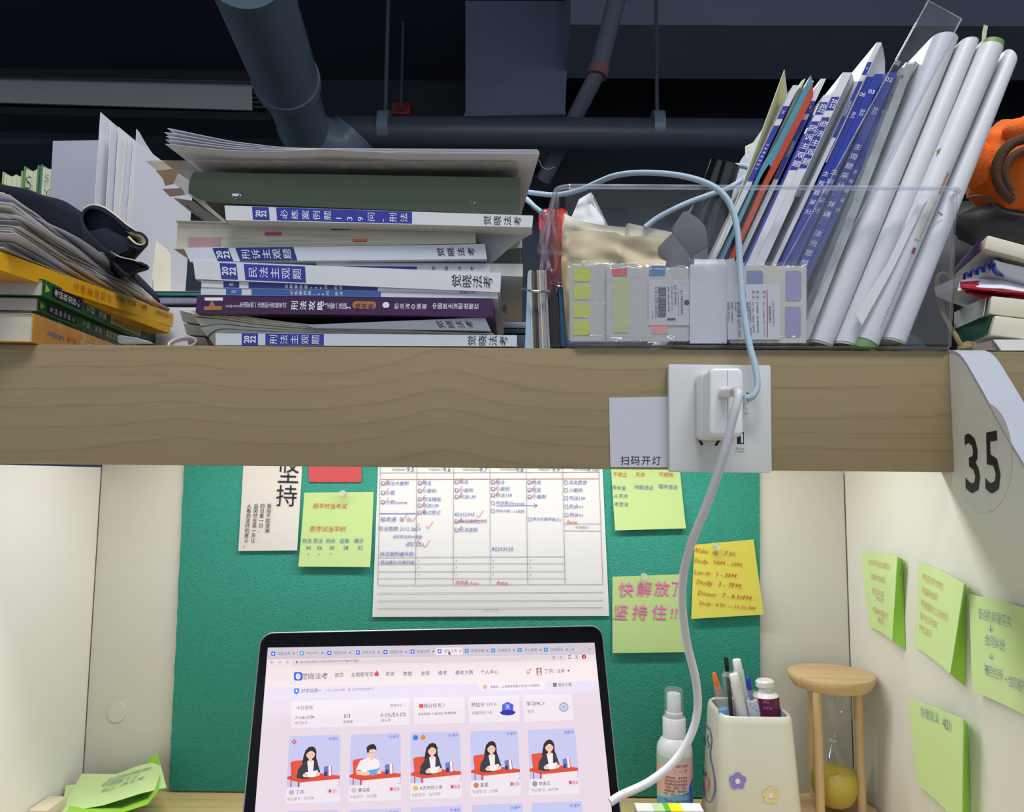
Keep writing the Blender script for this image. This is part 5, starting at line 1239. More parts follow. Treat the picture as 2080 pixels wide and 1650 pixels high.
# plug of the laptop lead
plug = P(1480, 797, -.052)
t = thing('laptop_lead', 'white charging lead hanging from the adapter down to the laptop', 'cable', P(1420, 1300, -.05))
g0 = P(1471, 797, -.0530); g1 = P(1492, 796, -.0720); g2 = P(1500, 795, -.078)
make('plug_boot', *tube(spline([g0, g0.lerp(g1, .5), g1], 4), lambda k: .0046 - .0006*k, 16), CHW, t, smooth=True)
make('plug_collar', *tube([g1, g1.lerp(g2, .8)], .0037, 16), M('collar_grey', (190, 190, 194), .3), t, smooth=True)
ld = [g1.lerp(g2, .5), P(1500, 800, -.082), P(1496, 822, -.084), P(1487, 855, -.083), P(1470, 925, -.078), P(1440, 1015, -.066), P(1404, 1105, -.050), P(1388, 1170, -.036), P(1386, 1235, -.022), P(1396, 1310, -.006), P(1413, 1380, .004), P(1417, 1440, .010), P(1404, 1492, .012), P(1372, 1545, .010), P(1320, 1588, .004), P(1262, 1616, -.003), P(1240, 1630, -.006)]
make('cord', *tube(spline(ld, 8), .0033, 12), M('cord_white', (206, 206, 212), .4, .02, 40), t, smooth=True)
# braided lead
t = thing('charging_cable', 'pale blue braided charging cable looping over the bin rim', 'cable', P(1520, 815, -.02))
make('plug', *join(prism([P(u, v, -.020) for u, v in rrect(1513, 801, 1521, 820, 3)], (0, .011, 0))), LEAD, t)
br = [P(1520, 811, -.020), P(1530, 804, -.022), P(1538, 785, -.021), P(1534, 745, -.019), P(1520, 690, -.016), P(1508, 610, -.013), P(1503, 540, -.012), P(1499, 480, -.012), P(1489, 430, -.011), P(1468, 394, -.010), P(1430, 370, -.006), P(1370, 355, .010), P(1300, 351, .03), P(1250, 357, .055), P(1215, 370, .08), P(1180, 385, .10), P(1130, 396, .12), P(1075, 391, .13), P(1040, 388, .14), P(1020, 400, .15), P(1040, 398, .14), P(1065, 402, .12), P(1085, 420, .10), P(1100, 432, .09)]
make('braid', *tube(spline(br, 8), .0026, 10), LEAD, t, smooth=True)
br2 = [P(1310, 462, .030), P(1340, 440, .03), P(1390, 415, .03), P(1440, 396, .03), P(1480, 382, .032), P(1508, 364, .04), P(1522, 348, .045), P(1516, 339, .048), P(1498, 337, .052), P(1480, 338, .06)]
make('second_loop', *tube(spline(br2, 8), .0024, 10), LEAD, t, smooth=True)
# card that explained the light switch; the square code on it is left off
o = make('switch_card', *prism([P(u, v, -.0008) for u, v in ((1237, 808), (1356, 806), (1357, 950), (1240, 949))], (0, .0006, 0)), M('card_lilac_white', (196, 196, 206), .45, .02)); tag(o, 'white printed card reading 扫码开灯 stuck left of the socket plate', 'sign')
ci = Ink(.0002); 
for k, ch in enumerate('扫码开灯'): ci.text(ch, YP(-.0008), (1269.5 + 21.3*k, 936), up=(0.02, -1), h=18, em=True)
ci.build(o, BLACKINK)
# ---------------------------------------------------------------- pin board cards and notes
NG = M('light_green_note', (172, 196, 130), .7, .03, 30); NY = M('yellow_note', (204, 196, 80), .7, .03, 30); NGD = M('deep_green_note', (150, 208, 70), .7, .05, 30)
yB = YF - .0008
def note(name, label, cat, quad, y, mat, curl=.004, group=None, corner=0):
    tl, tr, br, bl = [P(u, v, y) for u, v in quad]
    def f(a, b_):
        p = tl.lerp(tr, a).lerp(bl.lerp(br, a), b_)
        lift = curl*b_**2 + corner*max(0, .25 - a)*max(0, .25 - b_)*16
        return p + V((0, -lift, 0))
    o = make(name, *grid(f, 12, 12, .00025), mat, smooth=True); return tag(o, label, cat, group)
class NP:
    """print that follows the note's curl"""
    def __init__(s, quad, y, curl): s.q, s.y, s.c = [P(u, v, y) for u, v in quad], y, curl
    def fit(s, ink):
        tl, tr, br, bl = s.q
        for v in ink.vs:
            a = (v.x - (tl.x + bl.x)/2)/((tr.x + br.x)/2 - (tl.x + bl.x)/2); zt_ = tl.z + (tr.z - tl.z)*a; zb_ = bl.z + (br.z - bl.z)*a
            b_ = min(1.1, max(0, (zt_ - v.z)/(zt_ - zb_))); v.y -= s.c*b_*b_ + .0006
        return ink
q = [(497, 890), (617, 890), (605, 1118), (486, 1119)]
o = note('motto_card', 'white card with large black 坚持 pinned at left of the pinboard', 'card', q, yB, M('ivory_card', (200, 195, 190), .5, .03, 30), .003)
i = Ink(.0004); bp = YP(yB)
i.text('坚', bp, (587, 958), up=(.05, -1), h=46, w=42); i.text('持', bp, (583, 1007), up=(.05, -1), h=43, w=42)
for k, (x, s_) in enumerate(((548, '看似不起波澜'), (534.5, '的日复一日，'), (521.5, '会突然在某一天让'), (507.5, '人看到坚持的意义。'))):
    for j, ch in enumerate(s_): i.text(ch, bp, (x - j*.75, 1028 + j*9.9), up=(.05, -1), h=9.2, em=True)
NP(q, yB, .003).fit(i).build(o, BLACKINK)
o = make('red_card', *prism([P(u, v, yB - .001) for u, v in rrect(627, 880, 734, 980, 3)], (0, .0009, 0)), M('coral_red_card', (182, 66, 70), .5, .04, 20)); tag(o, 'plain coral red card at the top of the pinboard', 'card')
q = [(618, 1001), (759, 1000), (754, 1151), (609, 1150)]
o = note('sticky_note', 'green note pinned left of the weekly planner, red and blue handwriting', 'note', q, yB, NG, .006)
ir, ib = Ink(.0004), Ink(.0004); H = dict(off=-.003, shear=.12)
ir.text('把平时当考试', bp, (671, 1028), up=(.03, -1), w=70, **H); ir.text('把考试当平时', bp, (667, 1074), up=(.03, -1), w=74, **H)
for x, a_, n_ in ((625, '刑法', '34'), (648, '民法', '56'), (673, '刑诉', '30'), (701, '追做', '28'), (730, '模次', '32')):
    ib.text(a_, bp, (x, 1098), up=(.03, -1), h=9, **H); ib.text(n_, bp, (x + 3, 1112), up=(.03, -1), h=7.5, **H)
for x, v in ((629, 1125), (650.5, 1125), (674, 1124)): ib.disc(bp, x, v, 1.1)
n_ = NP(q, yB, .006); n_.fit(ir).build(o, REDPEN, 'lettering', 'red handwriting'); n_.fit(ib).build(o, BLUEPEN, 'lettering', 'blue handwriting')
# weekly planner
q = [(770, 890), (1221, 890), (1237, 1251), (757, 1253)]
o = note('weekly_planner', 'large white weekly planner sheet with blue handwriting on the pinboard', 'planner', q, yB, M('planner_paper', (206, 206, 207), .55, .02, 20), .002)
np_ = NP(q, yB, .002); ig, ib, ir, i2 = Ink(.0004), Ink(.0005), Ink(.0005), Ink(.0004)
tops = [773, 847, 921.5, 995, 1068.5, 1142.5, 1216]; bots = [768, 844.5, 921, 996, 1072, 1147.5, 1224]
def cx(k, v): return tops[k] + (bots[k] - tops[k])*(v - 950)/237
def row(v, a=0, b=6, w=.8, ink=ig): ink.line(bp, (cx(a, v), v + .3), (cx(b, v), v + .3 - 1.5*(b - a)/6), w)
for k in range(7): ig.line(bp, (tops[k], 935), (bots[k], 1187.5 - .5*k), .9)
row(960.5); row(973.5, ink=i2, w=1.2); row(1188); 
for v in (1131.5, 1145.5, 1161, 1175): row(v, 0, 5)
for v in (1064, 1078): ig.line(bp, (cx(5, v), v), (cx(6, v), v + .5), .8)
for v in (1204.5, 1220.5, 1235.5): ig.line(bp, (767, v), (1225, v - 2), .8)
for k, d_ in enumerate(('MONDAY', 'TUESDAY', 'WEDNESDAY', 'THURSDAY', 'FRIDAY', 'SATURDAY')):
    ig.text(d_, bp, (tops[k] + 38, 954), up=(.01, -1), h=4.6); ib.text('9.%s' % (5 + k if k < 5 else 10), bp, (tops[k] + 61, 954), up=(.01, -1), h=9, **H)
ig.text('SUNDAY', bp, (1182, 1071), h=4.6); ig.text('PLAN YOUR LIFE', bp, (997, 1238), h=3)
for k in range(1, 5):
    for v in (1138, 1152, 1167): ig.disc(bp, cx(k, v) + 6, v, 1.1)
def boxed(k, v, s_, dx=6, w=None, tick=True, strike=False):
    x = cx(k, v) + dx
    for a_, b__ in (((x - 3, v - 3.5), (x + 3.2, v - 3.2)), ((x + 3.2, v - 3.2), (x + 3.5, v + 3.6)), ((x + 3.5, v + 3.6), (x - 3, v + 3.2)), ((x - 3, v + 3.2), (x - 3, v - 3.5))): ib.line(bp, a_, b__, .8)
    vs, fs, b = glyphs(s_, -.003, .12); ww = (b[1] - b[0])*9.4 if not w else w
    ib.text(s_, bp, (x + 6 + ww/2, v), up=(.02, -1), w=ww, **H)
    if tick: ir.stroke(bp, [(x - 3, v - 2), (x + 1, v + 4), (x + 12, v - 9)], .9)
for k, rows_ in enumerate((
    ((982, '商法大案例', 1), (1001, '小题', 1), (1020, '小题review', 1)),
    ((981, '商法', 1), (997, '小案例', 1), (1014, '刑法模拟', 1), (1027, '刑法139', 1), (1041, '看过笔记', 1)),
    ((979, '商法', 1), (996, '小案例', 1), (1009, '刑法139', 1), (1059, '刑法真题2010', 1), (1076, '民法真题', 1)),
    ((980, '商法', 1), (993, '小案例', 1), (1006, '刑法139', 1), (1022, '刑诉笔记review', 0), (1038, '刑诉大题—21真题', 0)),
    ((980, '核卖', 1), (995, '背直', 1), (1009, '小案例', 1), (1055, '商法大案例保(三)', 0)),
    ((980, '法治思想', 0), (996, '小案例', 0), (1012, '刑法139', 0), (1029, '民诉×1', 0), (1046, '刑诉×1', 0)))):
    for v, s_, tk_ in rows_: boxed(k, v, s_, tick=bool(tk_), w=58 if len(s_) > 8 else None)
row(1043, 0, 1, 1.2, ib); ib.line(bp, (1008, 1028), (1090, 1027), .9); ib.line(bp, (1085, 1023), (1091, 1027), .9); ib.line(bp, (1085, 1031), (1091, 1027), .9)
for (s_, x, v, w) in (('核卖通  ⑤ ⑥', 804, 1055, 62), ('民法真题 2012 2013', 812, 1074, 86), ('追究附法史大案例', 828, 1090, 60), ('(四) (五)', 843, 1106, 36), ('商法案例编号题', 807, 1125, 69), ('商法案分点课后题', 808, 1142, 70), ('82002395', 944, 1045, 41), ('82203025', 1021, 1115, 44)): ib.text(s_, bp, (x, v), up=(.02, -1), w=w, **H)
for (s_, x, v, w) in (('Anna', 1161, 1060, 22), ('给晓果 Anna', 949, 1183, 48), ('Anna', 1020, 1183, 24)): ir.text(s_, bp, (x, v), up=(.03, -1), w=w, **H)
for x, v in ((818, 1052), (838, 1054), (842, 1072), (870, 1068), (846, 1098), (864, 1106), (972, 1046)): ir.stroke(bp, [(x - 4, v - 1), (x, v + 5), (x + 10, v - 9)], .9)
ir.line(bp, (924, 1060), (990, 1056), .9)
for k_, m_, nm in ((ig, GREYINK, 'ruling'), (i2, M('pale_red_rule', (226, 150, 146), .5), 'red_rule'), (ib, BLUEPEN, 'lettering'), (ir, REDPEN, 'lettering')): np_.fit(k_).build(o, m_, nm)
# notes right of the planner
q = [(1240, 930), (1379, 930), (1391, 1073), (1248, 1077)]
o = note('sticky_note', 'green note half hidden by the shelf, right of the planner', 'note', q, yB, NG, .006)
ir, ib = Ink(.0004), Ink(.0004)
for s_, x in (('不成立', 1259), ('无效', 1300), ('可撤销', 1353)): ir.text(s_, bp, (x, 964), up=(.04, -1), h=9, **H)
for s_, x, v in (('除斥会', 1257, 991), ('内容违法', 1307, 990), ('程序违法', 1356, 989), ('人不齐', 1260, 1008), ('未签决', 1261, 1024)): ib.text(s_, bp, (x, v), up=(.04, -1), h=9, **H)
n_ = NP(q, yB, .006); n_.fit(ir).build(o, REDPEN, 'lettering', 'red handwriting'); n_.fit(ib).build(o, BLUEPEN, 'lettering', 'blue handwriting')
q = [(1244, 1172), (1382, 1167), (1390, 1323), (1243, 1325)]
o = note('sticky_note', 'green note with big pink marker writing 快解放了坚持住', 'note', q, yB, NG, .005)
ip = Ink(.0004)
for k, ch in enumerate('快解放了'): ip.text(ch, bp, ((1270, 1307, 1343, 1371)[k], 1198 - k*.8), up=(.02, -1), h=30, w=30 if k < 3 else 20, em=True, off=.002, shear=.1)
for k, ch in enumerate('坚持住'): ip.text(ch, bp, (1259 + 39*k, 1244), up=(.02, -1), h=30, em=True, off=.002, shear=.1)
ip.text('!!', bp, (1368, 1245), h=20, w=15, off=.0, shear=.15); NP(q, yB, .005).fit(ip).build(o, PINKPEN, 'lettering')
q = [(1411, 1107), (1531, 1096), (1549, 1247), (1402, 1256)]
o = note('sticky_note', 'yellow note with a red handwritten daily timetable in English', 'note', q, yB - .001, NY, .005)
ir = Ink(.0004)
for k, (s_, x, w) in enumerate((('Wake  up : 7:30.', 1451, 88), ('Study.  9AM - 1PM.', 1458, 100), ('Lunch:  1 - 3PM.', 1453, 88), ('Study : 3 - 7PM.', 1459, 94), ('Dinner : 7 - 8:30PM', 1470, 110), ('Study : 8:30 — 10:30 PM', 1474, 116))):
    ir.text(s_, YP(yB - .001), (x, 1123 + k*21.5), up=(.08, -1), w=w, off=-.004, shear=.2)
NP(q, yB - .001, .005).fit(ir).build(o, M('dark_red_ink', (178, 70, 40), .5), 'lettering', 'red handwriting')
PINM = clear('clear_pin', (244, 246, 240), .22, .04, ior=1.2)
for u, v, lab_ in ((695, 1003, 'clear push pin holding the green note left of the planner'), (1309, 1172, 'clear push pin holding the note with pink marker writing'), (1457, 1112, 'clear push pin holding the yellow timetable note')):
    c = P(u, v, yB - .0095)
    t = thing('push_pin', lab_, 'pin', V((c.x, yB - .006, c.z - .004)))
    make('head', *lathe(V((c.x, yB - .0015, c.z)), [(.0030, 0), (.0026, .001), (.0016, .0022), (.0018, .0035), (.0036, .0055), (.0042, .0075), (.0034, .0095), (.0014, .0102)], 24, (0, -1, 0)), PINM, t, smooth=True)
    make('needle', *lathe(V((c.x, yB + .002, c.z)), [(.0005, 0), (.0006, .0075)], 10, (0, -1, 0)), STEEL, t)
c = P(541, 950, yB - .0075)
# ---------------------------------------------------------------- notes on the right panel
NGW = M('green_note_side', (200, 226, 158), .7, .03, 30)
def wall_note(label, tl, ridge_t, edge_t, edge_b, ridge_b, bl, off=.010, offl=.004, two=True):
    """stuck along its right edge; the sheet stands off the wall at a ridge and runs left from it"""
    TL, BL = PX(*tl, XR - offl), PX(*bl, XR - offl); RT, RB = PX(*ridge_t, XR - off), PX(*ridge_b, XR - off); ET, EB = PX(*edge_t, XR - .0006), PX(*edge_b, XR - .0006)
    t = thing('sticky_note', label, 'note', (BL + EB)/2)
    def f(a, b_):
        p = TL.lerp(RT, a).lerp(BL.lerp(RB, a), b_); return p + V((.0022*math.sin(3.14*a)*(1 - .3*b_), 0, 0))
    make('face', *grid(f, 10, 10, .0003), NGW, t, smooth=True)
    if two: make('side_flap', *grid(lambda a, b_: RT.lerp(ET, a).lerp(RB.lerp(EB, a), b_), 4, 8, .0003), NGD, t, smooth=True)
    def place(s, tt): return TL.lerp(RT, s).lerp(BL.lerp(RB, s), tt) + V((.0022*math.sin(3.14*s)*(1 - .3*tt) - .0009, 0, 0))
    def write(lines, mat, h=.0045, nm='lettering'):
        i = Ink(0.0)
        for (s0, s1, tt, body) in lines:
            a_, b__ = place(s0, tt), place(s1, tt); rt = (b__ - a_); up = (place(s0, tt - .05) - place(s0, tt + .05)); up -= rt*(up.dot(rt)/rt.dot(rt))
            if body.startswith('_'): 
                n_ = up.normalized()*.0004; i.add([a_, b__, b__ + n_, a_ + n_], [(0, 1, 2, 3)]); continue
            i.raw(body, (a_ + b__)/2, rt, up, rt.length, min(h, rt.length*.9), off=-.014, shear=.1)
        i.build(t, mat, nm)
    return write
w = wall_note('green note on the right panel nearest the back corner, red writing', (1748, 1118), (1823, 1131), (1834, 1137), (1839, 1321), (1812, 1302), (1765, 1272))
w([(.20, .80, .14, '对于不履行法定义'), (.24, .68, .32, '务要作出相应'), (.24, .62, .50, '应当对调'), (.34, .62, .57, '_'), (.36, .62, .60, '_'), (.18, .80, .74, '一定以书面形式'), (.36, .62, .84, '决定')], REDPEN, .0062)
w = wall_note('green note in the middle of the right panel row, five red lines', (1867, 1142), (1959, 1186), (1963, 1190), (1961, 1396), (1930, 1369), (1858, 1314), .012, .002)
w([(.10, .55, .15, '不可见的不作功.'), (.10, .45, .30, '不解除合同'), (.10, .75, .45, '不具备强制力之前效力仍'), (.10, .52, .60, '属于内公司不合同'), (.10, .40, .74, '不想立案可')], REDPEN, .0068)
w = wall_note('green note cut by the right frame edge, blue writing with arrows', (1968, 1207), (2088, 1238), (2092, 1240), (2092, 1462), (2088, 1456), (1975, 1404), .008, .006, False)
w([(.16, .72, .17, '普通的房屋买卖'), (.32, .40, .29, '↓'), (.26, .60, .42, '合同纠纷'), (.32, .40, .57, '↓'), (.24, .56, .72, '被告住所'), (.60, .98, .74, '+ 合同履行')], BLUEPEN, .0085)
w = wall_note('lone green note below the row on the right panel, short blue line', (1845, 1419), (1957, 1462), (1967, 1472), (1971, 1690), (1954, 1680), (1862, 1592), .012, .004)
w([(.22, .55, .10, '办理复议'), (.62, .78, .12, '401')], BLUEPEN, .0085)
# ---------------------------------------------------------------- laptop
lo_, lyaw, llean, lw_, lh_ = V((-.07124, .06259, -.24345)), .16501, .38726, .304, .199
ex = V((math.cos(lyaw), math.sin(lyaw), 0)); lnh = V((-math.sin(lyaw), math.cos(lyaw), 0)); ey = lnh*math.sin(llean) + V((0, 0, 1))*math.cos(llean); en = ex.cross(ey)
hinge = lo_ - ey*lh_
lt = thing('laptop', 'open grey laptop with black bezel showing a study website', 'laptop', V((hinge.x, hinge.y - .10, ZD)))
ALU = M('grey_aluminium', (150, 152, 156), .35, .03, 40, metal=.8)
def rr3(w, h0, h1, r, off, rb=.004, n=7):
    pts = []
    for cx_, cy_, a0, q_ in ((w/2 - r, h1 - r, 0, r), (-w/2 + r, h1 - r, 90, r), (-w/2 + rb, h0 + rb, 180, rb), (w/2 - rb, h0 + rb, 270, rb)):
        for k in range(n): a = math.radians(a0 + 90*k/(n - 1)); pts.append(lo_ + ex*(cx_ + q_*math.cos(a)) + ey*(cy_ + q_*math.sin(a)) + en*off)
    return pts
make('lid', *prism(rr3(lw_, -lh_, 0, .011, 0), -en*.0045), ALU, lt, bevel=.0006)
make('bezel', *prism(rr3(lw_ - .0022, -lh_ + .002, -.0011, .0102, .0004), -en*.0003), M('black_glass_bezel', (6, 6, 9), .2, .02, spec=.12), lt)
base_c = hinge
def bp3(x, y, z): return V((hinge.x, hinge.y, 0)) + ex*x - lnh*y + V((0, 0, z))
def brr(w, d, r, z):
    pts = []
    for cx_, cy_, a0 in ((w/2 - r, r, 270), (w/2 - r, d - r, 0), (-w/2 + r, d - r, 90), (-w/2 + r, r, 180)):
        for k in range(6): a = math.radians(a0 + 90*k/5); pts.append(bp3(cx_ + r*math.cos(a), cy_ + r*math.sin(a), z))
    return pts
make('base', *prism(brr(lw_, .212, .011, ZD + .0012), (0, 0, .0125)), ALU, lt, bevel=.001)
kd = make('keyboard', *prism([bp3(-.137, .03, ZD + .0138), bp3(.137, .03, ZD + .0138), bp3(.137, .128, ZD + .0138), bp3(-.137, .128, ZD + .0138)], (0, 0, .0004)), M('keyboard_black', (18, 18, 20), .5, .05), lt)
KEY = M('key_black', (26, 26, 28), .45, .05)
kv, kf = [], []
for r_ in range(6):
    for c_ in range(14):
        x0 = -.1355 + c_*.0194; y0 = .032 + r_*.0159
        v_, f_ = box(0, 1, 0, 1, 0, 1); k0 = len(kv)
        kv += [bp3(x0 + p.x*.0172, y0 + p.y*.0138, ZD + .0143 + p.z*.0008) for p in v_]; kf += [tuple(i + k0 for i in f) for f in f_]
ks = make('keys', kv, kf, KEY, kd); ks['kind'] = 'stuff'
make('trackpad', *prism([bp3(-.062, .134, ZD + .0138), bp3(.062, .134, ZD + .0138), bp3(.062, .206, ZD + .0138), bp3(-.062, .206, ZD + .0138)], (0, 0, .0002)), M('trackpad_grey', (140, 142, 146), .3, .02), lt)
make('hinge', *tube([bp3(-.12, .001, ZD + .0135), bp3(.12, .001, ZD + .0135)], .0035, 12), KEY, lt, smooth=True)
# ---- the lit screen
sp_ = Pl(lo_ + en*.0006, en)
scr = {}
def SM(nm, rgb, e=1.0):
    if nm not in scr: scr[nm] = (M('screen_' + nm, rgb, .06, 0, emit=e, spec=.28), {})
    return scr[nm]
def SI(nm, rgb, lay=1):
    m, d_ = SM(nm, rgb)
    if lay not in d_: d_[lay] = Ink(.00008*lay)
    return d_[lay]
pan = make('display', *prism([sp_(544, 1316), sp_(1207.5, 1306), sp_(1253, 1748), sp_(509, 1760)], -en*.0002), M('screen_page', (228, 212, 224), .06, 0, emit=.98, spec=.28), lt)
def sx(u, v): return (sp_(u + 1, v) - sp_(u - 1, v)).length/2
def st(ink, body, u, v, h=None, w=None, al='C', off=0, **k):
    kk = sx(u, v); ink.raw(body, sp_(u, v), ex, ey, w and w*kk, h and h*kk, off=off, anchor=al, **k)
def sq4(ink, a, b, c, d): ink.poly(sp_, [a, b, c, d])
def bl4(q, s, t):
    (a, b, c, d) = q; top = (a[0] + (b[0] - a[0])*s, a[1] + (b[1] - a[1])*s); bot = (d[0] + (c[0] - d[0])*s, d[1] + (c[1] - d[1])*s)
    return (top[0] + (bot[0] - top[0])*t, top[1] + (bot[1] - top[1])*t)
def qp(ink, q, pts): ink.poly(sp_, [bl4(q, s, t) for s, t in pts])
def qc(ink, q, s, t, rx, ry, n=16, a0=0, a1=360): qp(ink, q, [(s + rx*math.cos(math.radians(a0 + (a1 - a0)*k/n)), t + ry*math.sin(math.radians(a0 + (a1 - a0)*k/n))) for k in range(n + (0 if a1 - a0 == 360 else 1))])
TAB = SI('tabstrip', (206, 196, 208)); BAR = SI('toolbar', (234, 220, 222)); HEAD = SI('header', (236, 222, 224)); CARD = SI('card', (234, 224, 232), 2); DK = SI('ink_dark', (56, 46, 64), 4); GY = SI('ink_grey', (128, 116, 132), 4); BL_ = SI('ink_blue', (60, 96, 214), 4)
sq4(TAB, (544, 1316), (1207.5, 1306), (1209, 1330), (543, 1340)); sq4(BAR, (543, 1340), (1209, 1330), (1210, 1342.5), (542, 1355)); sq4(HEAD, (542, 1355.5), (1210, 1343), (1213.5, 1384), (539, 1397))
ADR = SI('address', (220, 208, 212), 2); sq4(ADR, (595, 1341), (1148, 1331.5), (1149, 1341.5), (594, 1352))
def ty(u, base=1328.5): return base - (u - 550)*.0150
for k, (u, s_) in enumerate(((555, '觉晓法考'), (613, 'https://w'), (669, '觉晓法考'), (727, '觉晓法考'), (783, '觉晓法考'), (838, '觉晓法考'), (893, '觉晓法考'), (948, '哔哩哔哩'), (1002, '在美国专'), (1056, '开心姐姐'), (1109, '勾结假证'))):
    v = ty(u)
    if k == 6: sq4(SI('tab_on', (240, 226, 228), 2), (886, v - 7), (938, v - 7.5), (940, v + 7), (885, v + 8))
    ic = SI('icon_blue', (58, 92, 232), 3) if k not in (1,) and k < 7 else SI('icon_sky', (64, 150, 214), 3)
    qp(ic, ((u - 4, v - 4), (u + 4, v - 4), (u + 4, v + 4), (u - 4, v + 4)), [(.1, 0), (.9, 0), (1, .15), (1, .85), (.9, 1), (.1, 1), (0, .85), (0, .15)])
    SI('icon_white', (235, 235, 246), 4).disc(sp_, u, v, 2.2 if k < 7 else 1.4)
    st(GY, s_, u + 9, v, h=6.2 if k != 1 else 6, al='L'); st(DK, '×', u + 42, v - .3, h=4)
    if k not in (5, 6): GY.line(sp_, (u + 49, v - 4), (u + 49, v + 4), .5)
st(DK, '+', 1164, 1320, h=5); st(DK, '⌄', 1198, 1319, h=3)
st(DK, '←', 553, 1346, h=5.5); st(GY, '→', 568, 1345.7, h=5.5); st(DK, 'C', 584, 1345.3, h=5.5); DK.rect(sp_, 601.5, 1344, 604.5, 1347)
st(GY, 'juexiaotime.com/classroom?type=zgt', 669, 1344, w=117)
for u, s_ in ((1125, '⇧'), (1139, '☆'), (1157, '≡'), (1171, '▣')): st(DK, s_, u, 1335.5 + (1139 - u)*.01, h=6)
SI('crimson', (206, 22, 78), 4).disc(sp_, 1186, 1334.8, 4.6); st(SI('icon_white', (235, 235, 246), 5), 'd', 1186, 1334.8, h=5); st(DK, ':', 1199, 1334.5, h=5)
# header
qp(SI('icon_blue', (58, 92, 232), 3), ((597, 1366), (614, 1366), (614, 1383), (597, 1383)), [(.15, 0), (.85, 0), (1, .15), (1, .85), (.85, 1), (.15, 1), (0, .85), (0, .15)])
SI('icon_white', (235, 235, 246), 4).disc(sp_, 605.5, 1374.5, 5, 6); st(SI('icon_blue', (58, 92, 232), 5), '觉', 605.5, 1374.5, h=5)
st(GY, '觉晓法考', 639, 1374, h=13, off=.01)
for u, s_ in ((689, '首页'), (736, '主观题专区'), (792, '资源'), (828, '数据'), (864, '发现'), (899, '模考'), (943, '模考大赛'), (994, '个人中心')): st(DK, s_, u, 1371.5 - (u - 689)*.0195, h=8.5)
SI('flame', (224, 70, 96), 4).poly(sp_, [(765, 1362), (769, 1367), (770, 1372), (766, 1374.5), (762, 1374), (760, 1370), (762, 1366), (764, 1367)])
st(DK, '♤', 1073, 1365, h=9); SI('crimson', (206, 22, 78), 4).disc(sp_, 1077.5, 1360, 1.4)
SI('portrait_a', (150, 128, 126), 3).poly(sp_, [(1089, 1357), (1100, 1356.5), (1101, 1372), (1090, 1372.5)]); SI('skin', (240, 196, 176), 4).disc(sp_, 1095, 1362, 2.6, 3.2); SI('skin', (240, 196, 176), 4).poly(sp_, [(1091, 1372), (1093, 1366.5), (1098, 1366), (1100.5, 1371.5)])
st(DK, '丁月', 1114, 1364, h=8); GY.line(sp_, (1127, 1358), (1127, 1369), .6); st(DK, '法考', 1139, 1363.5, h=7.5); DK.poly(sp_, [(1152, 1361.5), (1158, 1361.3), (1155, 1365)])
# greeting row
GR = SI('greeting', (224, 214, 232)); sq4(GR, (539, 1397), (1213.5, 1384), (1216, 1408), (537, 1424))
SI('shield', (58, 128, 226), 3).poly(sp_, [(597, 1399), (608, 1398.7), (608, 1407), (602.5, 1411.5), (597, 1408)]); SI('icon_white', (235, 235, 246), 4).disc(sp_, 602.5, 1404, 2.2)
st(DK, '好学深思', 629, 1403.5, h=8); st(DK, '⌄', 650, 1403, h=3.5); st(GY, '一天之计在于晨，有15位同学正在学习', 709, 1401.5, w=98)
sq4(CARD, (973, 1387), (1106, 1385), (1107, 1401), (974, 1403)); SI('peach', (226, 178, 140), 3).disc(sp_, 985, 1395.8, 5); st(DK, '恭喜你，上次模考超越了班次77%的同学。', 1047, 1394.5, w=102)
st(DK, '⬇', 1127, 1391.5, h=7); st(DK, '资料下载', 1147, 1391.5, h=6.5)
# stat cards
for q4 in (((592, 1425), (832, 1418), (831, 1473), (591, 1480)), ((840, 1417.5), (943.5, 1415), (945, 1469), (841, 1472)), ((952, 1415), (1054, 1412.5), (1056, 1466), (953, 1469)), ((1062, 1412), (1161, 1410.5), (1166, 1463), (1065, 1467))): sq4(CARD, *q4)
st(DK, '今日目标', 619, 1438, h=8); st(GY, '查看排名＞', 808, 1433, h=6); st(DK, '71/180分钟', 619, 1458, h=7.5); st(GY, '学习时长', 612, 1469, h=6); st(DK, '0/3', 705, 1455, h=7.5); st(GY, '做题量', 707, 1466.5, h=6); st(DK, '0.0%/50.0%', 799, 1452.5, h=8); st(GY, '得分率', 784, 1464, h=6)
SI('envelope', (226, 70, 66), 4).rect(sp_, 851, 1430.5, 860, 1438.5); st(DK, '每日任务＞', 883, 1433.5, h=8.5); st(DK, '法治思想+三诉对比+新增修改...', 890, 1450, w=81)
st(DK, '预估分 119＞', 983, 1431.5, h=8.5); st(GY, '班级排名19名', 979, 1448, h=6.5); st(DK, '学习PK＞', 1088, 1429.5, h=8.5); st(GY, '昨日', 1078, 1446, h=6)
SI('badge', (70, 96, 210), 3).poly(sp_, [(1031, 1426), (1043, 1432), (1042, 1446), (1031, 1452), (1020, 1446), (1020, 1432)]); SI('badge_dark', (46, 44, 170), 4).poly(sp_, [(1015, 1448), (1022, 1443), (1040, 1443), (1048, 1447), (1043, 1452), (1031, 1454), (1019, 1452)])
st(SI('icon_white', (235, 235, 246), 5), '天', 1031, 1437, h=9); SI('medal', (170, 170, 206), 3).disc(sp_, 1145, 1437, 10, n=12); SI('medal_in', (206, 206, 228), 4).disc(sp_, 1145, 1437, 6.5); SI('medal', (170, 170, 206), 5).rect(sp_, 1142, 1434, 1148, 1440)
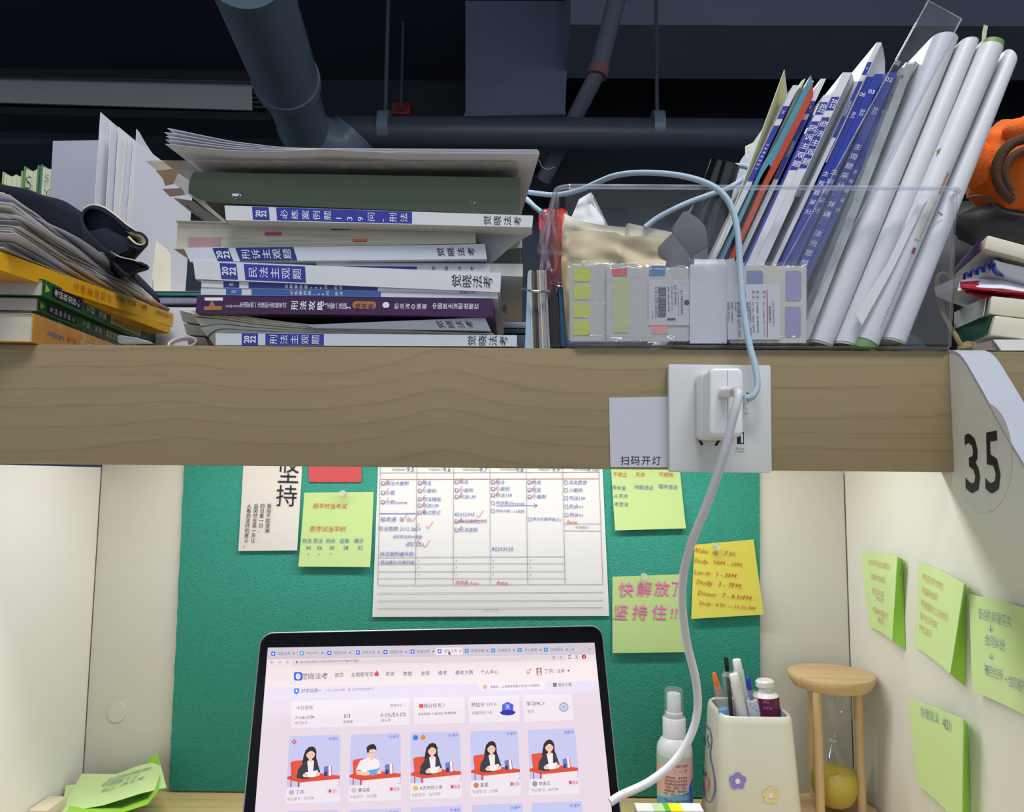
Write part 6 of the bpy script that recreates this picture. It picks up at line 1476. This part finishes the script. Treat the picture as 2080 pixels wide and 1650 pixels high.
# study cards with seated reader drawings
def reader(q, man=False):
    C = lambda n, c, l: SI(n, c, l)
    qp(C('sky_card', (196, 196, 232), 2), q, [(.03, 0), (.97, 0), (1, .04), (1, 1), (0, 1), (0, .04)])
    ch = C('chair_red', (222, 84, 60), 3); qp(ch, q, [(.05, .52), (.09, .49), (.34, .47), (.36, .80), (.08, .82)])
    if not man:
        hr = C('hair', (48, 34, 42), 4); qp(hr, q, [(.27, .60), (.29, .42), (.32, .30), (.38, .23), (.45, .21), (.51, .24), (.54, .32), (.54, .44), (.58, .56), (.57, .64), (.48, .58), (.36, .62)])
        qp(C('jacket', (56, 56, 66), 5), q, [(.18, .82), (.20, .66), (.30, .52), (.37, .49), (.50, .49), (.57, .54), (.62, .70), (.63, .78), (.5, .82), (.34, .85)])
        qp(C('shirt', (238, 230, 234), 6), q, [(.37, .50), (.41, .48), (.47, .48), (.50, .50), (.49, .70), (.40, .72)])
    else:
        qp(C('shirt', (238, 230, 234), 6), q, [(.12, .70), (.20, .52), (.36, .46), (.44, .46), (.56, .52), (.60, .64), (.56, .66), (.55, .76), (.24, .80), (.22, .70)]); qp(C('skin', (240, 196, 176), 7), q, [(.12, .71), (.22, .72), (.30, .76), (.36, .72), (.40, .78), (.34, .82), (.14, .79)])
    sk2 = C('skin', (240, 196, 176), 7); qp(sk2, q, [(.40, .42), (.46, .42), (.46, .50), (.43, .53), (.40, .50)]); qc(sk2, q, .43, .36, .085, .10)
    hr2 = C('hair', (48, 34, 42), 8)
    if man: qp(hr2, q, [(.33, .36), (.32, .26), (.38, .21), (.46, .20), (.51, .25), (.52, .33), (.47, .30), (.38, .31), (.36, .38)])
    else: qp(hr2, q, [(.33, .38), (.34, .27), (.42, .22), (.50, .26), (.52, .36), (.47, .31), (.42, .30), (.38, .33)])
    ey_ = C('hair', (48, 34, 42), 9); qp(ey_, q, [(.385, .365), (.415, .365), (.415, .373), (.385, .373)]); qp(ey_, q, [(.45, .365), (.48, .365), (.48, .373), (.45, .373)]); qp(C('blush', (232, 150, 140), 9), q, [(.425, .41), (.445, .41), (.445, .417), (.425, .417)])
    tb = C('desk_red', (218, 76, 46), 3); qp(tb, q, [(0, .80), (.10, .76), (.62, .74), (1, .80), (1, .86), (.24, .91), (0, .84)])
    qp(C('desk_leg', (196, 60, 62), 4), q, [(.07, .86), (.09, .87), (.09, 1), (.07, 1)]); qp(C('desk_leg', (196, 60, 62), 4), q, [(.21, .90), (.24, .91), (.24, 1), (.21, 1)]); qp(C('desk_front', (236, 222, 226), 3), q, [(.26, .92), (.98, .865), (.98, .97), (.92, 1), (.26, 1)])
    bk = C('book_blue', (110, 160, 226), 8) if man else C('book_white', (240, 234, 240), 8); qp(bk, q, [(.34, .72), (.46, .70), (.58, .68), (.56, .80), (.45, .82), (.33, .80)]); st(DK, '法', *bl4(q, .54, .72), h=4)
    qc(C('skin', (240, 196, 176), 9), q, .345, .775, .05, .04); qc(C('skin', (240, 196, 176), 9), q, .58, .755, .045, .04)
    qp(C('upright_book', (112, 120, 190), 6), q, [(.69, .62), (.78, .60), (.79, .80), (.70, .82)]); qp(C('upright_pages', (240, 226, 226), 6), q, [(.78, .60), (.83, .60), (.84, .79), (.79, .80)]); qp(C('upright_red', (214, 60, 70), 7), q, [(.83, .60), (.845, .61), (.85, .78), (.84, .79)]); qp(C('upright_band', (54, 60, 110), 7), q, [(.70, .72), (.76, .71), (.76, .80), (.70, .81)])
cards = [(((588, 1496), (692, 1493), (690, 1597), (582, 1600)), False, '听课中', '丁月', '今日学习：71分钟', '11', (196, 176, 186)), (((713, 1493), (814, 1489), (814, 1593), (709, 1596)), True, '听课中', '董竣霖', '今日学习：15分钟', '加油', (214, 190, 186)),
         (((834, 1489), (934.5, 1486), (937, 1588), (834, 1592)), False, '听课中', 'A天天好心情', '今日学习：220分钟', '加油', (232, 190, 60)), (((955, 1486), (1051.5, 1483), (1057, 1583), (957, 1586)), False, '听课中', '夏夏', '今日学习：2分钟', '加油', (200, 130, 90)),
         (((1072, 1483), (1168, 1480), (1175.5, 1580), (1076, 1583)), False, '做题中', '李金云', '今日学习：84分钟', '加油', (150, 150, 156))]
for k, (q4, man, top, nm, sub, pill, av) in enumerate(cards):
    reader(q4, man); (a_, b__, c_, d_) = q4
    sq4(CARD, d_, c_, (c_[0] + .5, c_[1] + 33), (d_[0] - 1.5, d_[1] + 33))
    st(BL_, top, *bl4(q4, .86, .075), h=6.2)
    SI('avatar_%d' % k, av, 4).disc(sp_, *bl4(q4, .10, 1.10), 5.4, 5.4); st(DK, nm, *bl4(q4, .18, 1.10), h=7.5, al='L'); st(GY, sub, *bl4(q4, .02, 1.235), h=6.5, al='L')
    pq4 = [bl4(q4, .76, 1.03), bl4(q4, .98, 1.03), bl4(q4, .98, 1.16), bl4(q4, .76, 1.16)]; SI('pill', (226, 214, 224), 3).poly(sp_, pq4)
    SI('flame', (224, 70, 96), 4).disc(sp_, *bl4(q4, .82, 1.095), 3, 3.6, 10); st(SI('pill_text', (214, 62, 84), 4), pill, *bl4(q4, .91, 1.095), h=6)
SI('ruby', (220, 44, 60), 4).poly(sp_, [bl4(cards[0][0], .10, .06), bl4(cards[0][0], .15, .115), bl4(cards[0][0], .10, .17), bl4(cards[0][0], .05, .115)]); st(SI('icon_white', (235, 235, 246), 5), '试', *bl4(cards[0][0], .10, .115), h=5)
SI('badge_sky', (52, 130, 206), 4).disc(sp_, *bl4(cards[2][0], .10, .10), 5.6, n=8); SI('badge_amber', (222, 140, 60), 4).disc(sp_, *bl4(cards[2][0], .25, .10), 5.6, n=8)
for (u0, v0, u1, v1, tt) in ((585, 1648, 687, 1646, ''), (711, 1646, 814, 1642, '听课中'), (835, 1641, 938, 1637, '听课中'), (959, 1636, 1061, 1632, '听课中'), (1080, 1632, 1182, 1628, '听课中')):
    sq4(SI('sky_card', (196, 196, 232), 2), (u0, v0), (u1, v1), (u1 + 6, v1 + 90), (u0 - 3, v0 + 90))
    if tt: st(BL_, tt, u1 - 14, v1 + 9, h=6.2)
DK.poly(sp_, [(911, 1324), (911, 1331), (913, 1329.4), (914.5, 1332), (915.6, 1331.4), (914.3, 1329), (916, 1328.6)])
for nm, (m, d_) in scr.items():
    for lay, ink in d_.items(): ink.build(pan, m, 'screen_print')['kind'] = 'stuff'
# ---------------------------------------------------------------- pen cup
cxp, zt_p = .2225, -.325
def rrz(cx_, hw, y0, y1, r, z, n=6):
    pts = []
    for px_, py_, a0 in ((cx_ - hw + r, y0 + r, 180), (cx_ + hw - r, y0 + r, 270), (cx_ + hw - r, y1 - r, 0), (cx_ - hw + r, y1 - r, 90)):
        for k in range(n): a = math.radians(a0 + 90*k/(n - 1)); pts.append(V((px_ + r*math.cos(a), py_ + r*math.sin(a), z)))
    return pts
CUP = M('cream_ceramic', (206, 204, 190), .28, .02, 20, coat=.3)
ct = thing('pen_cup', 'cream ceramic pen cup with printed flowers, holding pens', 'cup', V((cxp, .122, ZD)))
y0p, y1p = .0905, .1555
lp = [rrz(cxp, .0375, y0p - .0055, y1p + .0055, .012, ZD + .0004), rrz(cxp, .0402, y0p - .0080, y1p + .008, .014, ZD + .006), rrz(cxp, .0335, y0p - .0010, y1p + .001, .012, zt_p - .006), rrz(cxp, .0326, y0p, y1p, .0115, zt_p - .0015), rrz(cxp, .0312, y0p + .0014, y1p - .0014, .0105, zt_p), rrz(cxp, .0298, y0p + .0028, y1p - .0028, .0095, zt_p - .0015), rrz(cxp, .0300, y0p + .0028, y1p - .0028, .0095, zt_p - .06), rrz(cxp, .031, y0p + .002, y1p - .002, .0095, ZD + .006)]
vs, fs = loft(lp, True); n_ = len(lp[0]); fs.append(tuple((len(lp) - 1)*n_ + k for k in range(n_)))
make('body', vs, fs, CUP, ct, smooth=True)
fn = V((0, -(zt_p - ZD - .012), -.007)).normalized(); fpl = Pl(V((cxp, y0p - .0011, zt_p - .006)), V((0, -(.1075), .0070)))
def flower(u, v, r, mat, nm):
    i = Ink(.0005); i.poly(fpl, [(u + r*(.74 + .26*abs(math.cos(2.5*a))**.7)*math.sin(a), v - r*(.74 + .26*abs(math.cos(2.5*a))**.7)*math.cos(a)) for a in [math.radians(4*k) for k in range(90)]]); o_ = i.build(ct, mat, 'printed_flower', nm)
    j = Ink(.0008); j.disc(fpl, u, v, r*.28, r*.32); j.build(ct, M('flower_centre', (212, 210, 200), .4) if 'flower_centre' not in bpy.data.materials else bpy.data.materials['flower_centre'], 'flower_centre')
flower(1498, 1587, 18, M('lilac_print', (128, 118, 184), .4, .03), 'lilac printed flower'); flower(1565, 1616, 18, M('straw_print', (206, 190, 138), .4, .03), 'straw yellow printed flower')
spl = Pl(V((cxp - .0336, .12, zt_p - .006)), V((-.1075, 0, .0070)))
PL_ = bpy.data.materials['lilac_print']; 
i = Ink(.0006)
out_ = [(1432, 1497), (1430, 1472), (1433, 1466), (1438, 1480), (1440, 1478), (1443, 1485), (1446, 1505), (1443, 1535), (1450, 1570), (1453, 1600), (1448, 1622), (1440, 1630), (1432, 1616), (1428, 1590)]
i.stroke(spl, out_, 2.4); i.build(ct, PL_, 'printed_outline', 'lilac rabbit eared outline on the side of the cup')
j = Ink(.0005); j.stroke(spl, [(1433, 1490), (1431, 1500), (1434, 1508), (1432, 1516)], 1.4); j.stroke(spl, [(1440, 1493), (1437, 1502), (1441, 1512), (1438, 1520)], 1.4); j.disc(spl, 1434.5, 1573, 1.2, 4); j.disc(spl, 1430, 1570, 1.0, 5); j.build(ct, BLUEDK, 'printed_lines')
j = Ink(.0005); j.disc(spl, 1437.5, 1592, 3.6, 14); j.build(ct, M('pink_print', (220, 132, 152), .4), 'printed_cheek', 'pink printed spot')
# pens
def pen(name, label, cat, tip, foot, parts, y=None, group=None):
    """tip: pixel + depth of the upper end; foot: world point inside the cup; parts: (name, material, start m, end m, radius, [profile])"""
    a = P(tip[0], tip[1], tip[2]); f = V(foot); d = (f - a).normalized(); L_ = (f - a).length
    t = thing(name, label, cat, f, group)
    for (nm, mat, s0, s1, r) in parts:
        s1 = L_ if s1 is None else s1; rs = r if isinstance(r, (list, tuple)) else [(0, r), (1, r)]
        make(nm, *lathe(a, [(q_[1], s0 + (s1 - s0)*q_[0]) for q_ in rs], 18, d), mat, t, smooth=True)
    return t, a, d
CP = clear('clear_barrel', (240, 243, 245), .12, .05, ior=1.22); PW = M('pen_white', (222, 222, 220), .3, .02); PORG = M('pen_orange', (236, 104, 30), .35, .04); PBK = M('pen_black', (14, 14, 18), .2, .04); PBL = M('pen_blue', (32, 52, 160), .3, .04)
zf = ZD + .008
pen('gel_pen', 'clear gel pen with orange push button, leftmost in the pen cup', 'pen', (1450, 1367, .105), (.222, .112, zf), [('button', PORG, 0, .012, [(0, .0012), (.08, .0020), (.9, .0026), (1, .0026)]), ('orange_insert', PORG, .0125, .020, .0024), ('barrel', CP, .012, None, [(0, .0032), (.04, .0042), (1, .0044)]), ('blue_label', M('sky_label', (120, 170, 214), .4), .034, .046, .0046)])
pen('gel_pen', 'clear gel pen with long black push button standing highest at left', 'pen', (1475, 1336, .128), (.216, .132, zf), [('button', PBK, 0, .013, [(0, .0018), (.1, .0022), (1, .0022)]), ('clip_head', CP, .013, .017, [(0, .0036), (1, .0060)]), ('barrel', CP, .017, None, [(0, .0062), (.12, .0060), (.14, .0046), (1, .0046)]), ('refill', PBK, .018, None, .0020)])
pen('marker', 'white capped marker standing tallest behind the others in the cup', 'pen', (1496, 1340, .128), (.236, .136, zf), [('cap_tip', PW, 0, .010, [(0, .0036), (.06, .0041), (1, .0043)]), ('cap', PW, .0102, .046, [(0, .0050), (1, .0054)]), ('barrel', M('marker_maroon', (140, 30, 80), .35), .0465, None, .0048)])
pen('marker', 'white capped marker in front at the centre of the cup', 'pen', (1490, 1369, .108), (.236, .108, zf), [('cap_tip', PW, 0, .010, [(0, .0038), (.06, .0043), (1, .0045)]), ('cap', PW, .0102, .050, [(0, .0050), (1, .0056)]), ('barrel', PW, .0505, None, .0050)])
t, a, d = pen('ballpoint_pen', 'clear ballpoint with blue push button and blue dotted grip', 'pen', (1519, 1378, .104), (.240, .102, zf), [('button', PBL, 0, .011, [(0, .0018), (.1, .0024), (1, .0024)]), ('barrel', CP, .0105, None, [(0, .0034), (.02, .0056), (.10, .0060), (1, .0056)]), ('dotted_sleeve', M('dotted_white', (214, 216, 226), .4), .020, .060, .0050), ('refill', PBL, .011, None, .0018)])
dt = Ink(0)
rr_ = random.Random(3); side_ = d.cross(V((0, 1, 0))).normalized(); fr_ = side_.cross(d).normalized(); fr_ = fr_ if fr_.y < 0 else -fr_
for k in range(22):
    s = .022 + .0017*k; g = math.radians(rr_.uniform(-60, 60)); c = a + d*s + (side_*math.sin(g) + fr_*math.cos(g))*.00625; tn = (side_*math.cos(g) - fr_*math.sin(g))
    dt.add([c + tn*.0005*math.cos(q_) + d*.0005*math.sin(q_) for q_ in [math.radians(60*m) for m in range(6)]], [tuple(range(6))])
dt.build(t, PBL, 'dots')
pen('cream_tube', 'plum coloured squeeze tube with white angular cap in the pen cup', 'tube', (1553, 1383, .128), (.246, .128, zf + .02), [('cap_top', PW, -.001, .006, [(0, .0072), (.2, .0088), (.8, .0090), (1, .0078)]), ('cap_neck', PW, .006, .014, [(0, .0064), (.5, .0070), (.7, .0105), (1, .0125)]), ('tube_body', M('plum_tube', (112, 30, 84), .3, .04), .0142, None, [(0, .0125), (.3, .0120), (1, .010)])])
tb_ = bpy.data.objects['cream_tube']; i = Ink(.0003); i.text('PO', YP(.1145), (1556, 1427), up=(.05, -1), h=6.5); i.text('护手霜', YP(.1145), (1559, 1439), up=(.05, -1), h=6); i.build(tb_, M('tube_print', (196, 150, 186), .4))
# ---------------------------------------------------------------- hourglass
HW = wood('pale_beech', (214, 184, 138), (208, 176, 130), (192, 158, 112), .5, 30, axis='XY', grainvar=.05)
hx_, hy_, hr_ = .3165, .158, .0415
ht = thing('hourglass', 'beech framed hourglass with yellow sand in the back right corner', 'hourglass', V((hx_, hy_, ZD)))
make('base_disc', *lathe((hx_, hy_, ZD + .0004), [(hr_ - .004, 0), (hr_, .004), (hr_, .0105), (hr_ - .001, .0118)], 48), HW, ht, smooth=True)
make('top_disc', *lathe((hx_, hy_, -.3135), [(hr_ - .005, 0), (hr_ - .001, .006), (hr_, .0105), (hr_ - .0008, .0122)], 48), HW, ht, smooth=True)
for (u, yq) in ((1662, .1335), (1746, .150), (1651, .188)):
    x = P(u, 1500, yq).x; make('post', *lathe((x, yq, ZD + .012), [(.0043, 0), (.0043, -.3134 - ZD - .012)], 18), HW, ht, smooth=True)
gp = [(.004, -.4305), (.010, -.4295), (.0175, -.424), (.0222, -.412), (.0218, -.400), (.0165, -.388), (.0085, -.377), (.0034, -.3695), (.0028, -.3665), (.0040, -.363), (.0105, -.354), (.0175, -.344), (.0212, -.332), (.0212, -.318), (.0205, -.3137)]
gz = spline([V((r, z, 0)) for r, z in gp], 4)
make('glass_bulbs', *lathe((hx_, hy_, 0), [(p.x, p.y) for p in gz], 36), GLASS, ht, smooth=True)
sg = [(r, z) for (r, z) in [(.004, -.4300), (.0098, -.4290), (.0172, -.4236), (.0218, -.4122), (.0216, -.402), (.0198, -.3955), (.012, -.3935), (.004, -.3925), (.0005, -.3922)]]
make('sand', *lathe((hx_, hy_, 0), sg, 36), M('yellow_sand', (206, 180, 34), .8, .10, 900, bump=.4, bscale=2500), ht, smooth=True)
make('neck_collar', *lathe((hx_, hy_, -.3690), [(.0040, 0), (.0052, .0015), (.0046, .003), (.0036, .0045)], 20), clear('neck_glue', (236, 226, 190), .25, .1), ht, smooth=True)
# ---------------------------------------------------------------- spray bottle
bx_, by_ = .1568, .150
bt = thing('spray_bottle', 'white spray bottle with pink and blue label beside the laptop', 'bottle', V((bx_, by_, ZD)))
BWH = M('bottle_white', (214, 216, 220), .3, .02)
make('body', *lathe((bx_, by_, 0), [(.0160, ZD + .0003), (.0174, ZD + .002), (.0174, -.3745), (.0168, -.3700), (.0140, -.3650), (.0112, -.3620)], 36), BWH, bt, smooth=True)
make('collar', *lathe((bx_, by_, 0), [(.0114, -.3618), (.0114, -.3445), (.0104, -.3432)], 30), BWH, bt, smooth=True)
make('nozzle', *lathe((bx_, by_, 0), [(.0085, -.3430), (.0085, -.3390), (.0070, -.3380), (.0068, -.3215), (.0060, -.3205)], 26), BWH, bt, smooth=True)
make('clear_cap', *lathe((bx_, by_, 0), [(.0098, -.3432), (.0092, -.3180), (.0084, -.3160), (.002, -.3157)], 30), clear('cap_plastic', (248, 249, 250), .12, .06, ior=1.12), bt, smooth=True)
def arc(z0f, z1f, rad, nm, mat, a0=-105, a1=105):
    def f(a, b_):
        g = math.radians(a0 + (a1 - a0)*a - 90); s_ = (a - .5)*2; z0, z1 = z0f(s_), z1f(s_); return V((bx_ + rad*math.cos(g), by_ + rad*math.sin(g), z0 + (z1 - z0)*b_))
    o_ = make(nm, *grid(f, 36, 3), mat, bt, smooth=True); return o_
arc(lambda s: -.3775, lambda s: -.4085 + .006*s, .01748, 'label', M('label_pink', (226, 178, 172), .4, .03))['label'] = 'pink upper part of the label'
arc(lambda s: -.3775 - 0*s, lambda s: -.3795 - .010*max(0, -s - .1), .01752, 'label', M('label_mint', (170, 206, 186), .4, .03))
arc(lambda s: -.4085 + .006*s, lambda s: -.4115 + .007*s, .01750, 'label', bpy.data.materials['label_mint'])
arc(lambda s: -.4112 + .007*s, lambda s: -.4435, .01749, 'label', M('label_blue', (112, 162, 214), .4, .03))['label'] = 'light blue lower part of the label'
arc(lambda s: -.4005 + .004*s, lambda s: -.4435, .01754, 'label', M('label_deep_blue', (52, 104, 190), .4, .03), 38, 62)
def wrapt(ink, body, ang, z, h=None, w=None):
    vs, fs, b = glyphs(body, 0, 0); k_ = (h/(b[3] - b[2])) if h else w/(b[1] - b[0]); cx_, cy_ = (b[0] + b[1])/2, (b[2] + b[3])/2; R_ = .01772
    out = []
    for v in vs:
        g = math.radians(ang - 90) + (v.x - cx_)*k_/R_; out.append(V((bx_ + R_*math.cos(g), by_ + R_*math.sin(g), z + (v.y - cy_)*k_)))
    ink.add(out, fs)
wi = Ink(0)
wrapt(wi, '以下の设备を适用', -4, -.3845, w=.022); wrapt(wi, '👓  ▯  ▭  ◔', -4, -.3895, w=.020)
for k, s_ in enumerate(('使用说明：镜片喷洒', '将本品均匀喷于表面，', '再用擦拭布轻轻擦净。', '适用：眼镜、手机、', '电脑屏幕、相机镜头，', '注意：请勿入口，如不慎', '', '产品名称：镜片清洁喷雾', '净含量：60ml', '保质期：三年', '主要成分：去离子水、表面活性剂', '执行标准：QB/T 2850', '生产商：清洁用品有限公司', '地址：见瓶底', '请置于阴凉处')):
    if s_: wrapt(wi, s_, -6, -.3955 - .0031*k, w=min(.027, .0024*len(s_)))
wi.build(bt, M('label_text', (48, 60, 96), .5), 'lettering')
# ---------------------------------------------------------------- small things at the lower edge
t = thing('index_tab_pad', 'pad of white, green and yellow index tabs at the bottom edge', 'tabs', V((P(1365, 1648, .062).x, .07, ZD)))
for k, (u0, u1, nm, col) in enumerate(((1294, 1330, 'white_tab', (222, 222, 218)), (1330, 1352, 'pale_green_strip', (178, 206, 150)), (1352, 1363, 'green_strip', (96, 170, 60)), (1363, 1388, 'yellow_strip', (226, 222, 30)), (1388, 1430, 'white_tab', (222, 222, 218)))):
    a_, b__ = P(u0, 1647.5 - .002*u0*0, .062), P(u1 - .3, 1647.5, .062); make(nm, *box(a_.x, b__.x, .062, .078, ZD + .0004, a_.z), M(nm + '_col', col, .6, .03) if nm + '_col' not in bpy.data.materials else bpy.data.materials[nm + '_col'], t)
c = P(1784, 1655, .10)
o = make('steel_ring', *tube([V((c.x + .010*math.cos(a), .10, ZD + .0112 + .010*math.sin(a)*1.0)) for a in [math.radians(15*k) for k in range(24)]], .001, 8, closed=True), STEEL); tag(o, 'small steel ring standing on the desk by the hourglass', 'ring')
top_ = P(1784, 1646, .10).z
o.location.z += 0
# loose green notes on a little carton in the left corner
t = thing('carton', 'small beige carton under the loose green notes in the corner', 'carton', V((P(190, 1640, .16).x, .16, ZD)))
a_ = P(107, 1634, .150)
make('box_body', *box(XL + .002, XL + .020, .118, .150, ZD + .0004, ZD + .018), M('beige_carton', (208, 196, 170), .6, .04), t, bevel=.0008)
NT = [('bright_note', 'lowest green note of the loose corner pile, bent up at right', [[(150, 1612), (250, 1622), (300, 1600), (326, 1560)], [(135, 1655), (245, 1652), (300, 1634), (322, 1606)]], [.185, .125], NGD),
      ('bright_note', 'green note second from the bottom, its right end standing up', [[(230, 1592), (290, 1558), (319, 1527)], [(296, 1622), (331, 1604), (334, 1596)]], [.196, .165], NGD),
      ('sticky_note', 'pair of crumpled green notes behind the written one in the corner', [[(134, 1596), (150, 1594), (170, 1596)], [(124, 1652), (150, 1650), (180, 1640)]], [.178, .150], NGW),
      ('sticky_note', 'loose pale green note with pencil lines, top of the corner pile', [[(166, 1572), (236, 1573), (280, 1556), (324, 1546)], [(121, 1652), (210, 1636), (286, 1612), (338, 1600)]], [.192, .142], NGW)]
for nm, lb, rows_, ys_, mt in NT:
    o = make(nm if nm != 'bright_note' else 'sticky_note', *grid(patch(rows_, ys_), 18, 12, .0003), mt, smooth=True); tag(o, lb, 'note')
pz_ = patch(NT[3][2], NT[3][3]); hi = Ink(0)
for (s0, s1, tt, body) in ((.28, .86, .22, '(附近所有物权合同的区分原则)'), (.25, .48, .34, '可以事前性'), (.25, .48, .40, '_'), (.52, .66, .36, '10 – 12'), (.27, .40, .53, '题记 37'), (.46, .74, .50, '(消.当. 择)')):
    a_, b__ = V(pz_(s0, tt)), V(pz_(s1, tt)); rt = b__ - a_; up = V(pz_(s0, tt - .08)) - V(pz_(s0, tt + .08)); up -= rt*(up.dot(rt)/rt.dot(rt)); nn = rt.cross(up).normalized()*.0010
    if body == '_': q_ = up.normalized()*.0004; hi.add([a_ + nn, b__ + nn, b__ + q_ + nn, a_ + q_ + nn], [(0, 1, 2, 3)]); continue
    hi.raw(body, (a_ + b__)/2 + nn, rt, up, rt.length, .006, off=-.004, shear=.2)
hi.build(o, M('pencil_grey_blue', (96, 108, 130), .6), 'lettering')
